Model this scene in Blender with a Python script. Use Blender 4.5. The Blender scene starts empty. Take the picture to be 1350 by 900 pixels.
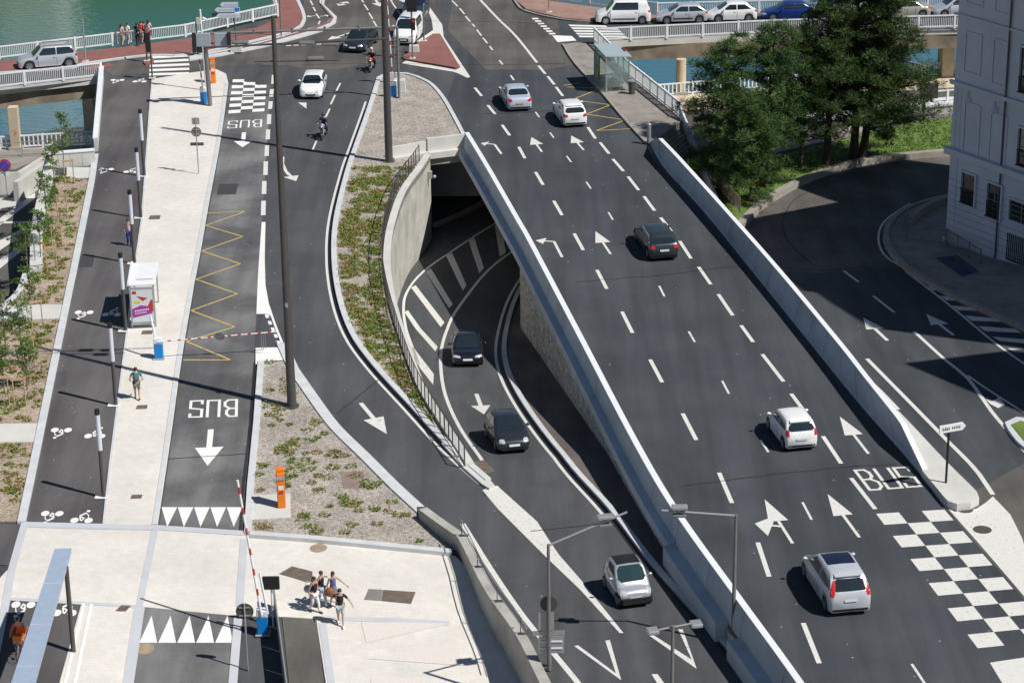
import bpy, bmesh, math, random
from mathutils import Vector, Matrix, noise
from mathutils.bvhtree import BVHTree
from mathutils.geometry import delaunay_2d_cdt
R = math.radians
random.seed(7)
scene = bpy.context.scene
C = scene.collection

# ------------------------------------------------------------------ camera, world, sun, exposure
FPX, CX, CY, PITCH, ROLL, CAMH = 3150.0, 675.0, 450.0, R(21.33), R(0.71), 45.0
_F = Vector((0, math.cos(PITCH), -math.sin(PITCH)))
_U0 = Vector((0, math.sin(PITCH), math.cos(PITCH)))
_R0 = Vector((1, 0, 0))
_Rt = _R0*math.cos(ROLL) - _U0*math.sin(ROLL)
_Up = _U0*math.cos(ROLL) + _R0*math.sin(ROLL)
CAM = Vector((0, 0, CAMH))
cd = bpy.data.cameras.new('camera'); cam = bpy.data.objects.new('camera', cd); C.objects.link(cam)
cd.sensor_width = 36.0; cd.lens = FPX/1350.0*36.0
cd.clip_start = 0.5; cd.clip_end = 6000
cam.matrix_world = Matrix.Translation(CAM) @ Matrix(((_Rt.x, _Up.x, -_F.x), (_Rt.y, _Up.y, -_F.y), (_Rt.z, _Up.z, -_F.z))).to_4x4()
scene.camera = cam

SUN_EL = R(51)
SUN_DIR = Vector((0.88*math.cos(SUN_EL), -0.475*math.cos(SUN_EL), math.sin(SUN_EL))).normalized()   # towards the sun
w = bpy.data.worlds.new('World'); scene.world = w; w.use_nodes = True
nt = w.node_tree
sky = nt.nodes.new('ShaderNodeTexSky'); sky.sky_type = 'NISHITA'; sky.sun_disc = False
sky.sun_elevation = SUN_EL; sky.sun_rotation = math.atan2(SUN_DIR.x, SUN_DIR.y)
sky.air_density = 1.0; sky.dust_density = 0.05; sky.ozone_density = 2.5
bg = nt.nodes['Background']; bg.inputs['Strength'].default_value = 0.055
nt.links.new(sky.outputs[0], bg.inputs['Color'])
sl = bpy.data.lights.new('sun', 'SUN'); sl.energy = 5.0; sl.angle = R(0.5); sl.color = (1.0, 0.97, 0.925)
so = bpy.data.objects.new('sun', sl); C.objects.link(so)
so.rotation_euler = SUN_DIR.to_track_quat('Z', 'Y').to_euler(); so.location = (60, -40, 90)
vs = scene.view_settings
vs.view_transform = 'Standard'; vs.look = 'None'; vs.exposure = 0.0; vs.gamma = 1.0; vs.use_curve_mapping = False

# ------------------------------------------------------------------ levels of the ground (height as a function of the distance Y)
SURF = {
 'D': [(-100, 0), (900, 0)],
 'L': [(40, -6.5), (84, -2.7), (92, -1.75), (100, -1.3), (125, 0), (900, 0)],
 'A': [(40, -0.8), (85, -1.05), (96, -1.25), (100, -1.3), (125, 0), (900, 0)],
 'R': [(40, -0.8), (85, -1.05), (96, -1.25), (104, -1.6), (116, -3.15), (130, -4.9), (145, -5.5), (900, -5.5)],
 'T': [(-100, 0), (98, 0), (115, -1.2), (150, -3.8), (165, -4.2), (900, -4.2)],
 'Q': [(-100, -4.2), (900, -4.2)],
 'W': [(40, -1.2), (100, -1.4), (130, -1.8), (160, -4.2), (900, -4.2)],
 'N': [(-100, -7.5), (900, -7.5)],
}
def zs(s, Y):
    if not isinstance(s, str): return float(s)
    t = SURF[s]
    if Y <= t[0][0]: return t[0][1]
    for (a, za), (b, zb) in zip(t, t[1:]):
        if Y <= b: return za + (zb-za)*(Y-a)/(b-a)
    return t[-1][1]
def ray(px, py): return _F*FPX + _Rt*(px-CX) - _Up*(py-CY)
def P(px, py, s='D', up=0.0):
    """point on surface s (+up) seen at photo pixel px,py"""
    d = ray(px, py)
    if not isinstance(s, str):
        return CAM + d*((s+up-CAM.z)/d.z)
    lo, hi = 1e-4, 400.0/d.y
    f = lambda t: CAM.z + d.z*t - zs(s, d.y*t) - up
    for _ in range(60):
        m = (lo+hi)/2
        if f(m) > 0: lo = m
        else: hi = m
    t = (lo+hi)/2
    return CAM + d*t
def PY(px, py, Y):
    d = ray(px, py); return CAM + d*(Y/d.y)
def PP(pts, s='D', up=0.0): return [P(x, y, s, up) for x, y in pts]

# ------------------------------------------------------------------ materials
def mat(name, col, rough=0.6, metal=0.0, var=0.0, vscale=3.0, bump=0.0, bscale=40.0, spec=0.5, fine=0.0, col2=None, coat=0.0, c2scale=None, c2lo=0.45, c2hi=0.6):
    m = bpy.data.materials.get(name)
    if m: return m
    m = bpy.data.materials.new(name); m.use_nodes = True
    n = m.node_tree.nodes; l = m.node_tree.links; b = n['Principled BSDF']
    b.inputs['Base Color'].default_value = (*col, 1); b.inputs['Roughness'].default_value = rough
    b.inputs['Metallic'].default_value = metal; b.inputs['Specular IOR Level'].default_value = spec
    if coat: b.inputs['Coat Weight'].default_value = coat; b.inputs['Coat Roughness'].default_value = 0.05
    m.diffuse_color = (*col, 1)
    if var or fine or bump or col2:
        g = n.new('ShaderNodeNewGeometry'); src = g.outputs['Position']; cur = None
        def nz(sc, det=4.0):
            t = n.new('ShaderNodeTexNoise'); t.inputs['Scale'].default_value = sc; t.inputs['Detail'].default_value = det
            l.new(src, t.inputs['Vector']); return t.outputs[0]
        rgb = n.new('ShaderNodeRGB'); rgb.outputs[0].default_value = (*col, 1); cur = rgb.outputs[0]
        if col2:
            r = n.new('ShaderNodeMapRange'); l.new(nz(c2scale or vscale), r.inputs[0]); r.inputs[1].default_value = c2lo; r.inputs[2].default_value = c2hi
            mx = n.new('ShaderNodeMix'); mx.data_type = 'RGBA'; l.new(r.outputs[0], mx.inputs[0]); l.new(cur, mx.inputs[6]); mx.inputs[7].default_value = (*col2, 1); cur = mx.outputs[2]
        for amt, sc in ((var, vscale), (fine, 28.0)):
            if amt:
                r = n.new('ShaderNodeMapRange'); l.new(nz(sc), r.inputs[0]); r.inputs[1].default_value = 0.3; r.inputs[2].default_value = 0.7
                r.inputs[3].default_value = 1-amt; r.inputs[4].default_value = 1+amt
                mx = n.new('ShaderNodeVectorMath'); mx.operation = 'SCALE'; l.new(cur, mx.inputs[0]); l.new(r.outputs[0], mx.inputs['Scale']); cur = mx.outputs[0]
        l.new(cur, b.inputs['Base Color'])
        if bump:
            bp = n.new('ShaderNodeBump'); bp.inputs['Strength'].default_value = bump; bp.inputs['Distance'].default_value = 0.02
            l.new(nz(bscale, 3.0), bp.inputs['Height']); l.new(bp.outputs[0], b.inputs['Normal'])
    return m
def asphalt(name, base, tint2, wear=None):
    """asphalt: fine grain, broad tone changes, scattered pale specks and long worn streaks"""
    m = bpy.data.materials.new(name); m.use_nodes = True
    n = m.node_tree.nodes; l = m.node_tree.links; b = n['Principled BSDF']; b.inputs['Roughness'].default_value = 0.88; b.inputs['Specular IOR Level'].default_value = 0.25
    g = n.new('ShaderNodeNewGeometry'); src = g.outputs['Position']
    def nz(sc, det=4.0, vec=src, ro=0.55):
        t = n.new('ShaderNodeTexNoise'); t.inputs['Scale'].default_value = sc; t.inputs['Detail'].default_value = det; t.inputs['Roughness'].default_value = ro
        l.new(vec, t.inputs['Vector']); return t.outputs[0]
    def rng(s, a, c, d, e):
        r = n.new('ShaderNodeMapRange'); l.new(s, r.inputs[0])
        for i, v in enumerate((a, c, d, e)): r.inputs[i+1].default_value = v
        return r.outputs[0]
    def mixc(f, c1, c2):
        mx = n.new('ShaderNodeMix'); mx.data_type = 'RGBA'; l.new(f, mx.inputs[0])
        for i, c in ((6, c1), (7, c2)):
            if isinstance(c, tuple): mx.inputs[i].default_value = (*c, 1)
            else: l.new(c, mx.inputs[i])
        return mx.outputs[2]
    def scale(c, f):
        v = n.new('ShaderNodeVectorMath'); v.operation = 'SCALE'; l.new(c, v.inputs[0]); l.new(f, v.inputs['Scale']); return v.outputs[0]
    c = mixc(rng(nz(0.22, 5.0), 0.4, 0.62, 0, 1), base, tint2)
    mp = n.new('ShaderNodeMapping'); mp.inputs['Scale'].default_value = (0.75, 0.05, 1); mp.inputs['Rotation'].default_value = (0, 0, R(wear if wear is not None else -8)); l.new(src, mp.inputs['Vector'])
    c = scale(c, rng(nz(1.0, 3.0, mp.outputs[0]), 0.33, 0.67, 0.78, 1.2))
    c = scale(c, rng(nz(9.0, 5.0, ro=0.7), 0.3, 0.7, 0.9, 1.1))
    c = scale(c, rng(nz(60.0, 2.0), 0.3, 0.7, 0.82, 1.18))
    v = n.new('ShaderNodeTexVoronoi'); v.inputs['Scale'].default_value = 0.9; l.new(src, v.inputs['Vector'])
    c = mixc(rng(v.outputs['Distance'], 0.035, 0.05, 1, 0), c, (0.28, 0.27, 0.25))
    c = mixc(rng(nz(0.8, 6.0, ro=0.75), 0.66, 0.74, 0, 0.35), c, (0.2, 0.19, 0.175))
    l.new(c, b.inputs['Base Color'])
    bp = n.new('ShaderNodeBump'); bp.inputs['Strength'].default_value = 0.35; bp.inputs['Distance'].default_value = 0.01
    l.new(nz(45.0, 3.0), bp.inputs['Height']); l.new(bp.outputs[0], b.inputs['Normal'])
    return m
M = {}
M['asphalt'] = asphalt('asphalt', (0.066, 0.069, 0.073), (0.081, 0.083, 0.086), -8)
M['asphalt_deck'] = asphalt('asphalt_deck', (0.052, 0.057, 0.065), (0.063, 0.068, 0.075), -11.5)
M['asphalt_old'] = asphalt('asphalt_old', (0.085, 0.080, 0.074), (0.12, 0.112, 0.10), -14)
M['asphalt_new'] = asphalt('asphalt_new', (0.098, 0.097, 0.099), (0.185, 0.182, 0.18), -6.4)
M['asphalt_bike'] = asphalt('asphalt_bike', (0.086, 0.081, 0.083), (0.108, 0.100, 0.100), -4)
M['asphalt_brown'] = asphalt('asphalt_brown', (0.115, 0.095, 0.085), (0.15, 0.125, 0.11), 10)
def paving():
    m = bpy.data.materials.new('pale_paving'); m.use_nodes = True
    n = m.node_tree.nodes; l = m.node_tree.links; b = n['Principled BSDF']; b.inputs['Roughness'].default_value = 0.8
    g = n.new('ShaderNodeNewGeometry')
    mp = n.new('ShaderNodeMapping'); mp.inputs['Rotation'].default_value = (0, 0, R(8)); l.new(g.outputs['Position'], mp.inputs['Vector'])
    br = n.new('ShaderNodeTexBrick'); l.new(mp.outputs[0], br.inputs['Vector'])
    br.inputs['Scale'].default_value = 1.0; br.inputs['Brick Width'].default_value = 0.4; br.inputs['Row Height'].default_value = 0.2
    br.inputs['Mortar Size'].default_value = 0.012; br.inputs['Mortar Smooth'].default_value = 0.6
    br.inputs['Color1'].default_value = (0.68, 0.645, 0.59, 1); br.inputs['Color2'].default_value = (0.65, 0.61, 0.55, 1); br.inputs['Mortar'].default_value = (0.60, 0.56, 0.50, 1)
    cur = br.outputs[0]
    for sc, a in ((0.35, 0.07), (2.5, 0.05), (30, 0.05)):
        t = n.new('ShaderNodeTexNoise'); t.inputs['Scale'].default_value = sc; t.inputs['Detail'].default_value = 5; l.new(g.outputs['Position'], t.inputs['Vector'])
        r = n.new('ShaderNodeMapRange'); l.new(t.outputs[0], r.inputs[0]); r.inputs[1].default_value = .3; r.inputs[2].default_value = .7; r.inputs[3].default_value = 1-a; r.inputs[4].default_value = 1+a
        v = n.new('ShaderNodeVectorMath'); v.operation = 'SCALE'; l.new(cur, v.inputs[0]); l.new(r.outputs[0], v.inputs['Scale']); cur = v.outputs[0]
    l.new(cur, b.inputs['Base Color']); return m
M['paving'] = paving()
def gravel(name='gravel', c=((0.21, 0.18, 0.155, 1), (0.36, 0.32, 0.275, 1), (0.50, 0.45, 0.39, 1))):
    m = bpy.data.materials.new(name); m.use_nodes = True
    n = m.node_tree.nodes; l = m.node_tree.links; b = n['Principled BSDF']; b.inputs['Roughness'].default_value = 0.95
    g = n.new('ShaderNodeNewGeometry')
    v = n.new('ShaderNodeTexVoronoi'); v.inputs['Scale'].default_value = 14.0; l.new(g.outputs['Position'], v.inputs['Vector'])
    sp = n.new('ShaderNodeSeparateColor'); l.new(v.outputs['Color'], sp.inputs[0])
    cr = n.new('ShaderNodeValToRGB'); l.new(sp.outputs[0], cr.inputs[0]); e = cr.color_ramp
    e.elements[0].color = c[0]; e.elements[1].color = c[2]; x = e.elements.new(0.5); x.color = c[1]
    t = n.new('ShaderNodeTexNoise'); t.inputs['Scale'].default_value = 0.7; t.inputs['Detail'].default_value = 4; l.new(g.outputs['Position'], t.inputs['Vector'])
    r = n.new('ShaderNodeMapRange'); l.new(t.outputs[0], r.inputs[0]); r.inputs[1].default_value = .35; r.inputs[2].default_value = .65; r.inputs[3].default_value = .85; r.inputs[4].default_value = 1.15
    s = n.new('ShaderNodeVectorMath'); s.operation = 'SCALE'; l.new(cr.outputs[0], s.inputs[0]); l.new(r.outputs[0], s.inputs['Scale']); l.new(s.outputs[0], b.inputs['Base Color'])
    bp = n.new('ShaderNodeBump'); bp.inputs['Strength'].default_value = 0.8; bp.inputs['Distance'].default_value = 0.04; bp.invert = True; l.new(v.outputs['Distance'], bp.inputs['Height']); l.new(bp.outputs[0], b.inputs['Normal'])
    return m
M['gravel'] = gravel()
M['gravel_warm'] = gravel('warm_gravel', ((0.21, 0.155, 0.115, 1), (0.37, 0.285, 0.215, 1), (0.50, 0.41, 0.32, 1)))
def rubble():
    m = bpy.data.materials.new('rubble_stone'); m.use_nodes = True
    n = m.node_tree.nodes; l = m.node_tree.links; b = n['Principled BSDF']; b.inputs['Roughness'].default_value = 0.95
    g = n.new('ShaderNodeNewGeometry')
    mp = n.new('ShaderNodeMapping'); mp.inputs['Scale'].default_value = (1, 1, 1.8); l.new(g.outputs['Position'], mp.inputs['Vector'])
    v = n.new('ShaderNodeTexVoronoi'); v.inputs['Scale'].default_value = 2.3; l.new(mp.outputs[0], v.inputs['Vector'])
    ve = n.new('ShaderNodeTexVoronoi'); ve.feature = 'DISTANCE_TO_EDGE'; ve.inputs['Scale'].default_value = 2.3; l.new(mp.outputs[0], ve.inputs['Vector'])
    sp = n.new('ShaderNodeSeparateColor'); l.new(v.outputs['Color'], sp.inputs[0])
    cr = n.new('ShaderNodeValToRGB'); l.new(sp.outputs[0], cr.inputs[0]); e = cr.color_ramp
    e.elements[0].color = (0.42, 0.38, 0.33, 1); e.elements[1].color = (0.74, 0.70, 0.63, 1)
    r = n.new('ShaderNodeMapRange'); l.new(ve.outputs['Distance'], r.inputs[0]); r.inputs[1].default_value = 0.01; r.inputs[2].default_value = 0.05
    mx = n.new('ShaderNodeMix'); mx.data_type = 'RGBA'; l.new(r.outputs[0], mx.inputs[0]); mx.inputs[6].default_value = (0.30, 0.28, 0.25, 1); l.new(cr.outputs[0], mx.inputs[7]); l.new(mx.outputs[2], b.inputs['Base Color'])
    bp = n.new('ShaderNodeBump'); bp.inputs['Strength'].default_value = 0.9; bp.inputs['Distance'].default_value = 0.06; l.new(r.outputs[0], bp.inputs['Height']); l.new(bp.outputs[0], b.inputs['Normal'])
    return m
M['rubble'] = rubble()
def water():
    m = bpy.data.materials.new('river_water'); m.use_nodes = True
    n = m.node_tree.nodes; l = m.node_tree.links; b = n['Principled BSDF']
    b.inputs['Roughness'].default_value = 0.07; b.inputs['IOR'].default_value = 1.65
    g = n.new('ShaderNodeNewGeometry')
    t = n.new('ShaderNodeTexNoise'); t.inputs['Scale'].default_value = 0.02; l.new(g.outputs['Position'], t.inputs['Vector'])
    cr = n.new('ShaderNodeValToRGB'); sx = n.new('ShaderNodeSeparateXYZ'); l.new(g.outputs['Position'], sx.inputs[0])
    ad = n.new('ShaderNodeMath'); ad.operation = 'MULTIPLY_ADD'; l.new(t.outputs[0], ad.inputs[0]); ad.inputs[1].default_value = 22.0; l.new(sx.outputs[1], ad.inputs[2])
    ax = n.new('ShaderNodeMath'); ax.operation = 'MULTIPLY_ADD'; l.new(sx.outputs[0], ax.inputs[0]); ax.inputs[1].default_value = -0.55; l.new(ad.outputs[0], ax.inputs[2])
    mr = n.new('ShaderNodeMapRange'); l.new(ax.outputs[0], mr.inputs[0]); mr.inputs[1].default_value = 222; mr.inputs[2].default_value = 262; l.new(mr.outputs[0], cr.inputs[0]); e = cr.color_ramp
    e.elements[0].color = (0.05, 0.15, 0.20, 1); e.elements[1].color = (0.028, 0.10, 0.052, 1); l.new(cr.outputs[0], b.inputs['Base Color'])  # sky-blue and bank-green reflection tones painted into the base colour by position
    mp = n.new('ShaderNodeMapping'); mp.inputs['Scale'].default_value = (0.5, 1.2, 1); l.new(g.outputs['Position'], mp.inputs['Vector'])
    w1 = n.new('ShaderNodeTexNoise'); w1.inputs['Scale'].default_value = 1.6; w1.inputs['Detail'].default_value = 5; l.new(mp.outputs[0], w1.inputs['Vector'])
    bp = n.new('ShaderNodeBump'); bp.inputs['Strength'].default_value = 0.55; bp.inputs['Distance'].default_value = 0.12; l.new(w1.outputs[0], bp.inputs['Height']); l.new(bp.outputs[0], b.inputs['Normal'])
    return m
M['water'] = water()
M['paint'] = mat('road_paint', (0.66, 0.645, 0.60), 0.7, fine=0.05, col2=(0.30, 0.29, 0.27), c2scale=7.0, c2lo=0.58, c2hi=0.78)
M['paint_fresh'] = mat('road_paint_fresh', (0.78, 0.765, 0.73), 0.7, var=0.05, vscale=2.5, fine=0.03)
M['paint_yellow'] = mat('road_paint_yellow', (0.56, 0.42, 0.13), 0.7, fine=0.1, col2=(0.2, 0.16, 0.09), c2scale=5.0, c2lo=0.55, c2hi=0.8)
M['kerb'] = mat('pale_kerb_stone', (0.55, 0.56, 0.56), 0.8, var=0.08, vscale=1.5, fine=0.06)
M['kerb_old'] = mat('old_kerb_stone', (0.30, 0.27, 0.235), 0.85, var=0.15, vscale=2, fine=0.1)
M['band'] = mat('grey_stone_band', (0.50, 0.51, 0.53), 0.8, var=0.05, vscale=1.0, fine=0.05)
M['conc'] = mat('concrete', (0.40, 0.385, 0.35), 0.85, var=0.14, vscale=0.9, fine=0.06, col2=(0.29, 0.275, 0.24), c2scale=0.8, c2lo=0.5, c2hi=0.75, bump=0.2, bscale=12)
M['conc_pale'] = mat('pale_concrete', (0.56, 0.55, 0.51), 0.8, var=0.09, vscale=0.8, fine=0.05, bump=0.12, bscale=10)
M['conc_par'] = mat('parapet_concrete', (0.49, 0.52, 0.56), 0.75, var=0.10, vscale=0.6, fine=0.05, bump=0.12, bscale=8, col2=(0.38, 0.39, 0.41), c2scale=0.5, c2lo=0.55, c2hi=0.8)
M['conc_brown'] = mat('weathered_girder', (0.27, 0.215, 0.155), 0.9, var=0.2, vscale=0.7, fine=0.08, col2=(0.13, 0.11, 0.085), c2scale=0.6, c2lo=0.45, c2hi=0.7)
M['conc_wall'] = mat('shuttered_concrete', (0.50, 0.485, 0.43), 0.85, var=0.1, vscale=1.2, fine=0.06, col2=(0.36, 0.345, 0.30), c2scale=0.45, c2lo=0.45, c2hi=0.7, bump=0.1, bscale=10)
M['tan_conc'] = mat('tan_concrete', (0.56, 0.47, 0.33), 0.85, var=0.12, vscale=1.0, fine=0.05)
M['brick_red'] = mat('red_paving', (0.235, 0.098, 0.085), 0.9, var=0.12, vscale=0.8, fine=0.15, bump=0.2, bscale=20)
M['brick_pink'] = mat('faded_red_paving', (0.31, 0.19, 0.155), 0.9, var=0.15, vscale=0.9, fine=0.12)
M['side_old'] = mat('old_pavement', (0.27, 0.245, 0.215), 0.9, var=0.15, vscale=0.8, fine=0.1, col2=(0.19, 0.17, 0.15), c2scale=1.2, c2lo=0.5, c2hi=0.75)
M['grass'] = mat('lawn', (0.10, 0.18, 0.028), 0.95, var=0.25, vscale=0.8, fine=0.35, col2=(0.13, 0.15, 0.04), c2scale=1.6, c2lo=0.5, c2hi=0.75, bump=0.6, bscale=18)
M['soil'] = mat('soil', (0.20, 0.155, 0.105), 0.95, var=0.25, vscale=2, fine=0.2)
M['white'] = mat('white_paint', (0.76, 0.77, 0.77), 0.5, var=0.04, vscale=1.5)
M['steel'] = mat('galvanised_steel', (0.42, 0.43, 0.44), 0.45, 0.5, var=0.06, vscale=4)
M['dark_pole'] = mat('dark_grey_paint', (0.075, 0.068, 0.068), 0.45, var=0.06, vscale=3)
M['mid_pole'] = mat('mid_grey_paint', (0.17, 0.165, 0.165), 0.5, var=0.08, vscale=3)
M['black'] = mat('black_plastic', (0.015, 0.015, 0.017), 0.5)
M['rubber'] = mat('tyre_rubber', (0.018, 0.018, 0.018), 0.85)
M['rim'] = mat('alloy_rim', (0.45, 0.46, 0.48), 0.35, 0.8)
M['glass'] = mat('dark_car_glass', (0.018, 0.026, 0.030), 0.05, spec=0.9, metal=0.15, coat=1.0)
M['glass_green'] = mat('tinted_car_glass', (0.02, 0.045, 0.045), 0.05, spec=0.8)
M['sunroof'] = mat('glass_roof', (0.01, 0.014, 0.035), 0.04, spec=0.9)
M['red_lamp'] = mat('red_lamp_lens', (0.55, 0.02, 0.02), 0.2, coat=0.6)
M['clear_lamp'] = mat('headlamp_lens', (0.62, 0.66, 0.68), 0.12, 0.3, coat=0.6)
M['plate'] = mat('number_plate_white', (0.72, 0.73, 0.72), 0.4)
M['plate_y'] = mat('number_plate_yellow', (0.65, 0.42, 0.05), 0.4)
M['orange'] = mat('orange_paint', (0.80, 0.20, 0.01), 0.45, var=0.04, vscale=4)
M['blue_sign'] = mat('bright_blue_paint', (0.0, 0.22, 0.62), 0.45)
M['red'] = mat('red_paint', (0.52, 0.03, 0.03), 0.5)
M['rust'] = mat('rusty_cover', (0.14, 0.105, 0.08), 0.8, var=0.2, vscale=4, fine=0.15)
M['wood'] = mat('stake_wood', (0.46, 0.33, 0.20), 0.85, var=0.15, vscale=6)
M['bark'] = mat('bark', (0.075, 0.052, 0.038), 0.95, var=0.25, vscale=5, bump=0.5, bscale=15)
M['bark_pale'] = mat('young_bark', (0.17, 0.145, 0.11), 0.9, var=0.2, vscale=6)
def leafmat(name, c1, c2, c3, sc=1.2, trans=0.15):
    m = bpy.data.materials.new(name); m.use_nodes = True
    n = m.node_tree.nodes; l = m.node_tree.links; b = n['Principled BSDF']; b.inputs['Roughness'].default_value = 0.6
    b.inputs['Specular IOR Level'].default_value = 0.3
    g = n.new('ShaderNodeNewGeometry')
    t = n.new('ShaderNodeTexNoise'); t.inputs['Scale'].default_value = sc; t.inputs['Detail'].default_value = 4; l.new(g.outputs['Position'], t.inputs['Vector'])
    ad = n.new('ShaderNodeMath'); ad.operation = 'MULTIPLY_ADD'; l.new(g.outputs['Random Per Island'], ad.inputs[0]); ad.inputs[1].default_value = 0.35
    l.new(t.outputs[0], ad.inputs[2])
    cr = n.new('ShaderNodeValToRGB'); l.new(ad.outputs[0], cr.inputs[0]); e = cr.color_ramp
    e.elements[0].position = 0.42; e.elements[0].color = (*c1, 1); e.elements[1].position = 0.92; e.elements[1].color = (*c3, 1)
    x = e.elements.new(0.66); x.color = (*c2, 1)
    l.new(cr.outputs[0], b.inputs['Base Color'])
    if trans:
        tr = n.new('ShaderNodeBsdfTranslucent'); l.new(cr.outputs[0], tr.inputs[0]); mx = n.new('ShaderNodeMixShader'); mx.inputs[0].default_value = trans
        l.new(b.outputs[0], mx.inputs[1]); l.new(tr.outputs[0], mx.inputs[2]); l.new(mx.outputs[0], n['Material Output'].inputs[0])
    return m
M['sedum'] = leafmat('sedum', (0.13, 0.20, 0.035), (0.20, 0.26, 0.05), (0.36, 0.17, 0.11), 1.3)
M['pine'] = leafmat('pine_needles', (0.025, 0.068, 0.018), (0.06, 0.12, 0.03), (0.11, 0.17, 0.045), 0.8)
M['cypress'] = leafmat('dark_conifer_needles', (0.022, 0.052, 0.015), (0.05, 0.09, 0.022), (0.085, 0.125, 0.032), 0.7)
M['lawn_blades'] = leafmat('grass_blades', (0.06, 0.12, 0.02), (0.10, 0.17, 0.03), (0.17, 0.20, 0.06), 1.2, 0.2)
M['sapling'] = leafmat('sapling_leaves', (0.07, 0.14, 0.025), (0.12, 0.21, 0.04), (0.19, 0.27, 0.07), 1.5, 0.3)
M['skin'] = mat('skin', (0.52, 0.30, 0.21), 0.55)
M['hair'] = mat('brown_hair', (0.035, 0.02, 0.014), 0.6)

# ------------------------------------------------------------------ object helpers
def tag(o, label=None, cat=None, group=None, kind=None):
    if label: o['label'] = label
    if cat: o['category'] = cat
    if group: o['group'] = group
    if kind: o['kind'] = kind
    return o
def thing(name, label, cat, loc=(0, 0, 0), rotz=0.0, group=None):
    o = bpy.data.objects.new(name, None); C.objects.link(o)
    o.location = loc; o.rotation_euler = (0, 0, rotz); o.empty_display_size = 0.3
    return tag(o, label, cat, group)
class MB:
    def __init__(s): s.v = []; s.f = []; s.smooth = False
    def poly(s, pts):
        i = len(s.v); s.v += [tuple(p) for p in pts]; s.f.append(tuple(range(i, i+len(pts))))
    def hexa(s, b, t):
        """bottom 4 and top 4 points, counter-clockwise from above"""
        i = len(s.v); s.v += [tuple(p) for p in list(b)+list(t)]
        s.f += [(i+3, i+2, i+1, i), (i+4, i+5, i+6, i+7)] + [(i+k, i+(k+1) % 4, i+4+(k+1) % 4, i+4+k) for k in range(4)]
    def box(s, c, d, rz=0.0, M4=None):
        x, y, z = d[0]/2, d[1]/2, d[2]/2; cc = Vector(c); m = Matrix.Rotation(rz, 3, 'Z')
        q = [cc + m @ Vector(p) for p in ((-x, -y, -z), (x, -y, -z), (x, y, -z), (-x, y, -z), (-x, -y, z), (x, -y, z), (x, y, z), (-x, y, z))]
        if M4: q = [M4 @ p for p in q]
        s.hexa(q[:4], q[4:])
    def prism(s, pts, z0, z1):
        n = len(pts); i = len(s.v)
        s.v += [(p[0], p[1], z0) for p in pts] + [(p[0], p[1], z1) for p in pts]
        s.f += [tuple(i+k for k in reversed(range(n))), tuple(i+n+k for k in range(n))] + [(i+k, i+(k+1) % n, i+n+(k+1) % n, i+n+k) for k in range(n)]
    def tube(s, pts, rad, n=8, cap=True):
        pts = [Vector(p) for p in pts]
        if not isinstance(rad, (list, tuple)): rad = [rad]*len(pts)
        i0 = len(s.v); up = None
        for k, p in enumerate(pts):
            d = (pts[min(k+1, len(pts)-1)] - pts[max(k-1, 0)]).normalized()
            a = Vector((1, 0, 0)) if abs(d.x) < 0.9 else Vector((0, 1, 0))
            u = d.cross(a).normalized() if up is None else (up - d*up.dot(d)).normalized()
            up = u; v = d.cross(u)
            for j in range(n):
                t = 2*math.pi*j/n; s.v.append(tuple(p + (u*math.cos(t) + v*math.sin(t))*rad[k]))
        for k in range(len(pts)-1):
            for j in range(n):
                a = i0+k*n+j; b = i0+k*n+(j+1) % n; s.f.append((a, b, b+n, a+n))
        if cap:
            s.f.append(tuple(i0+j for j in reversed(range(n)))); s.f.append(tuple(i0+(len(pts)-1)*n+j for j in range(n)))
    def ball(s, c, r, n=10, m=7):
        if not isinstance(r, (tuple, list)): r = (r, r, r)
        c = Vector(c); i0 = len(s.v)
        for a in range(m+1):
            ph = math.pi*a/m - math.pi/2
            for b in range(n):
                t = 2*math.pi*b/n
                s.v.append((c.x+r[0]*math.cos(ph)*math.cos(t), c.y+r[1]*math.cos(ph)*math.sin(t), c.z+r[2]*math.sin(ph)))
        for a in range(m):
            for b in range(n):
                p = i0+a*n+b; q = i0+a*n+(b+1) % n; s.f.append((p, q, q+n, p+n))
    def disc(s, c, nrm, r, n=20, th=0.02):
        c = Vector(c); nrm = Vector(nrm).normalized(); s.tube([c - nrm*th/2, c + nrm*th/2], r, n)
    def build(s, name, m=None, parent=None, smooth=False, loc=None, bevel=0.0):
        me = bpy.data.meshes.new(name); me.from_pydata(s.v, [], s.f); me.update()
        if isinstance(m, str): m = M[m]
        if m: me.materials.append(m)
        if smooth:
            me.polygons.foreach_set('use_smooth', [True]*len(me.polygons)); me.set_sharp_from_angle(angle=R(38))
        o = bpy.data.objects.new(name, me); C.objects.link(o)
        if parent: o.parent = parent
        if loc is not None: o.location = loc
        if bevel:
            b = o.modifiers.new('bevel', 'BEVEL'); b.width = bevel; b.segments = 2; b.limit_method = 'ANGLE'
        return o
def in_poly(x, y, poly):
    c = False; j = len(poly)-1
    for i in range(len(poly)):
        xi, yi = poly[i][0], poly[i][1]; xj, yj = poly[j][0], poly[j][1]
        if (yi > y) != (yj > y) and x < (xj-xi)*(y-yi)/(yj-yi)+xi: c = not c
        j = i
    return c
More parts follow.
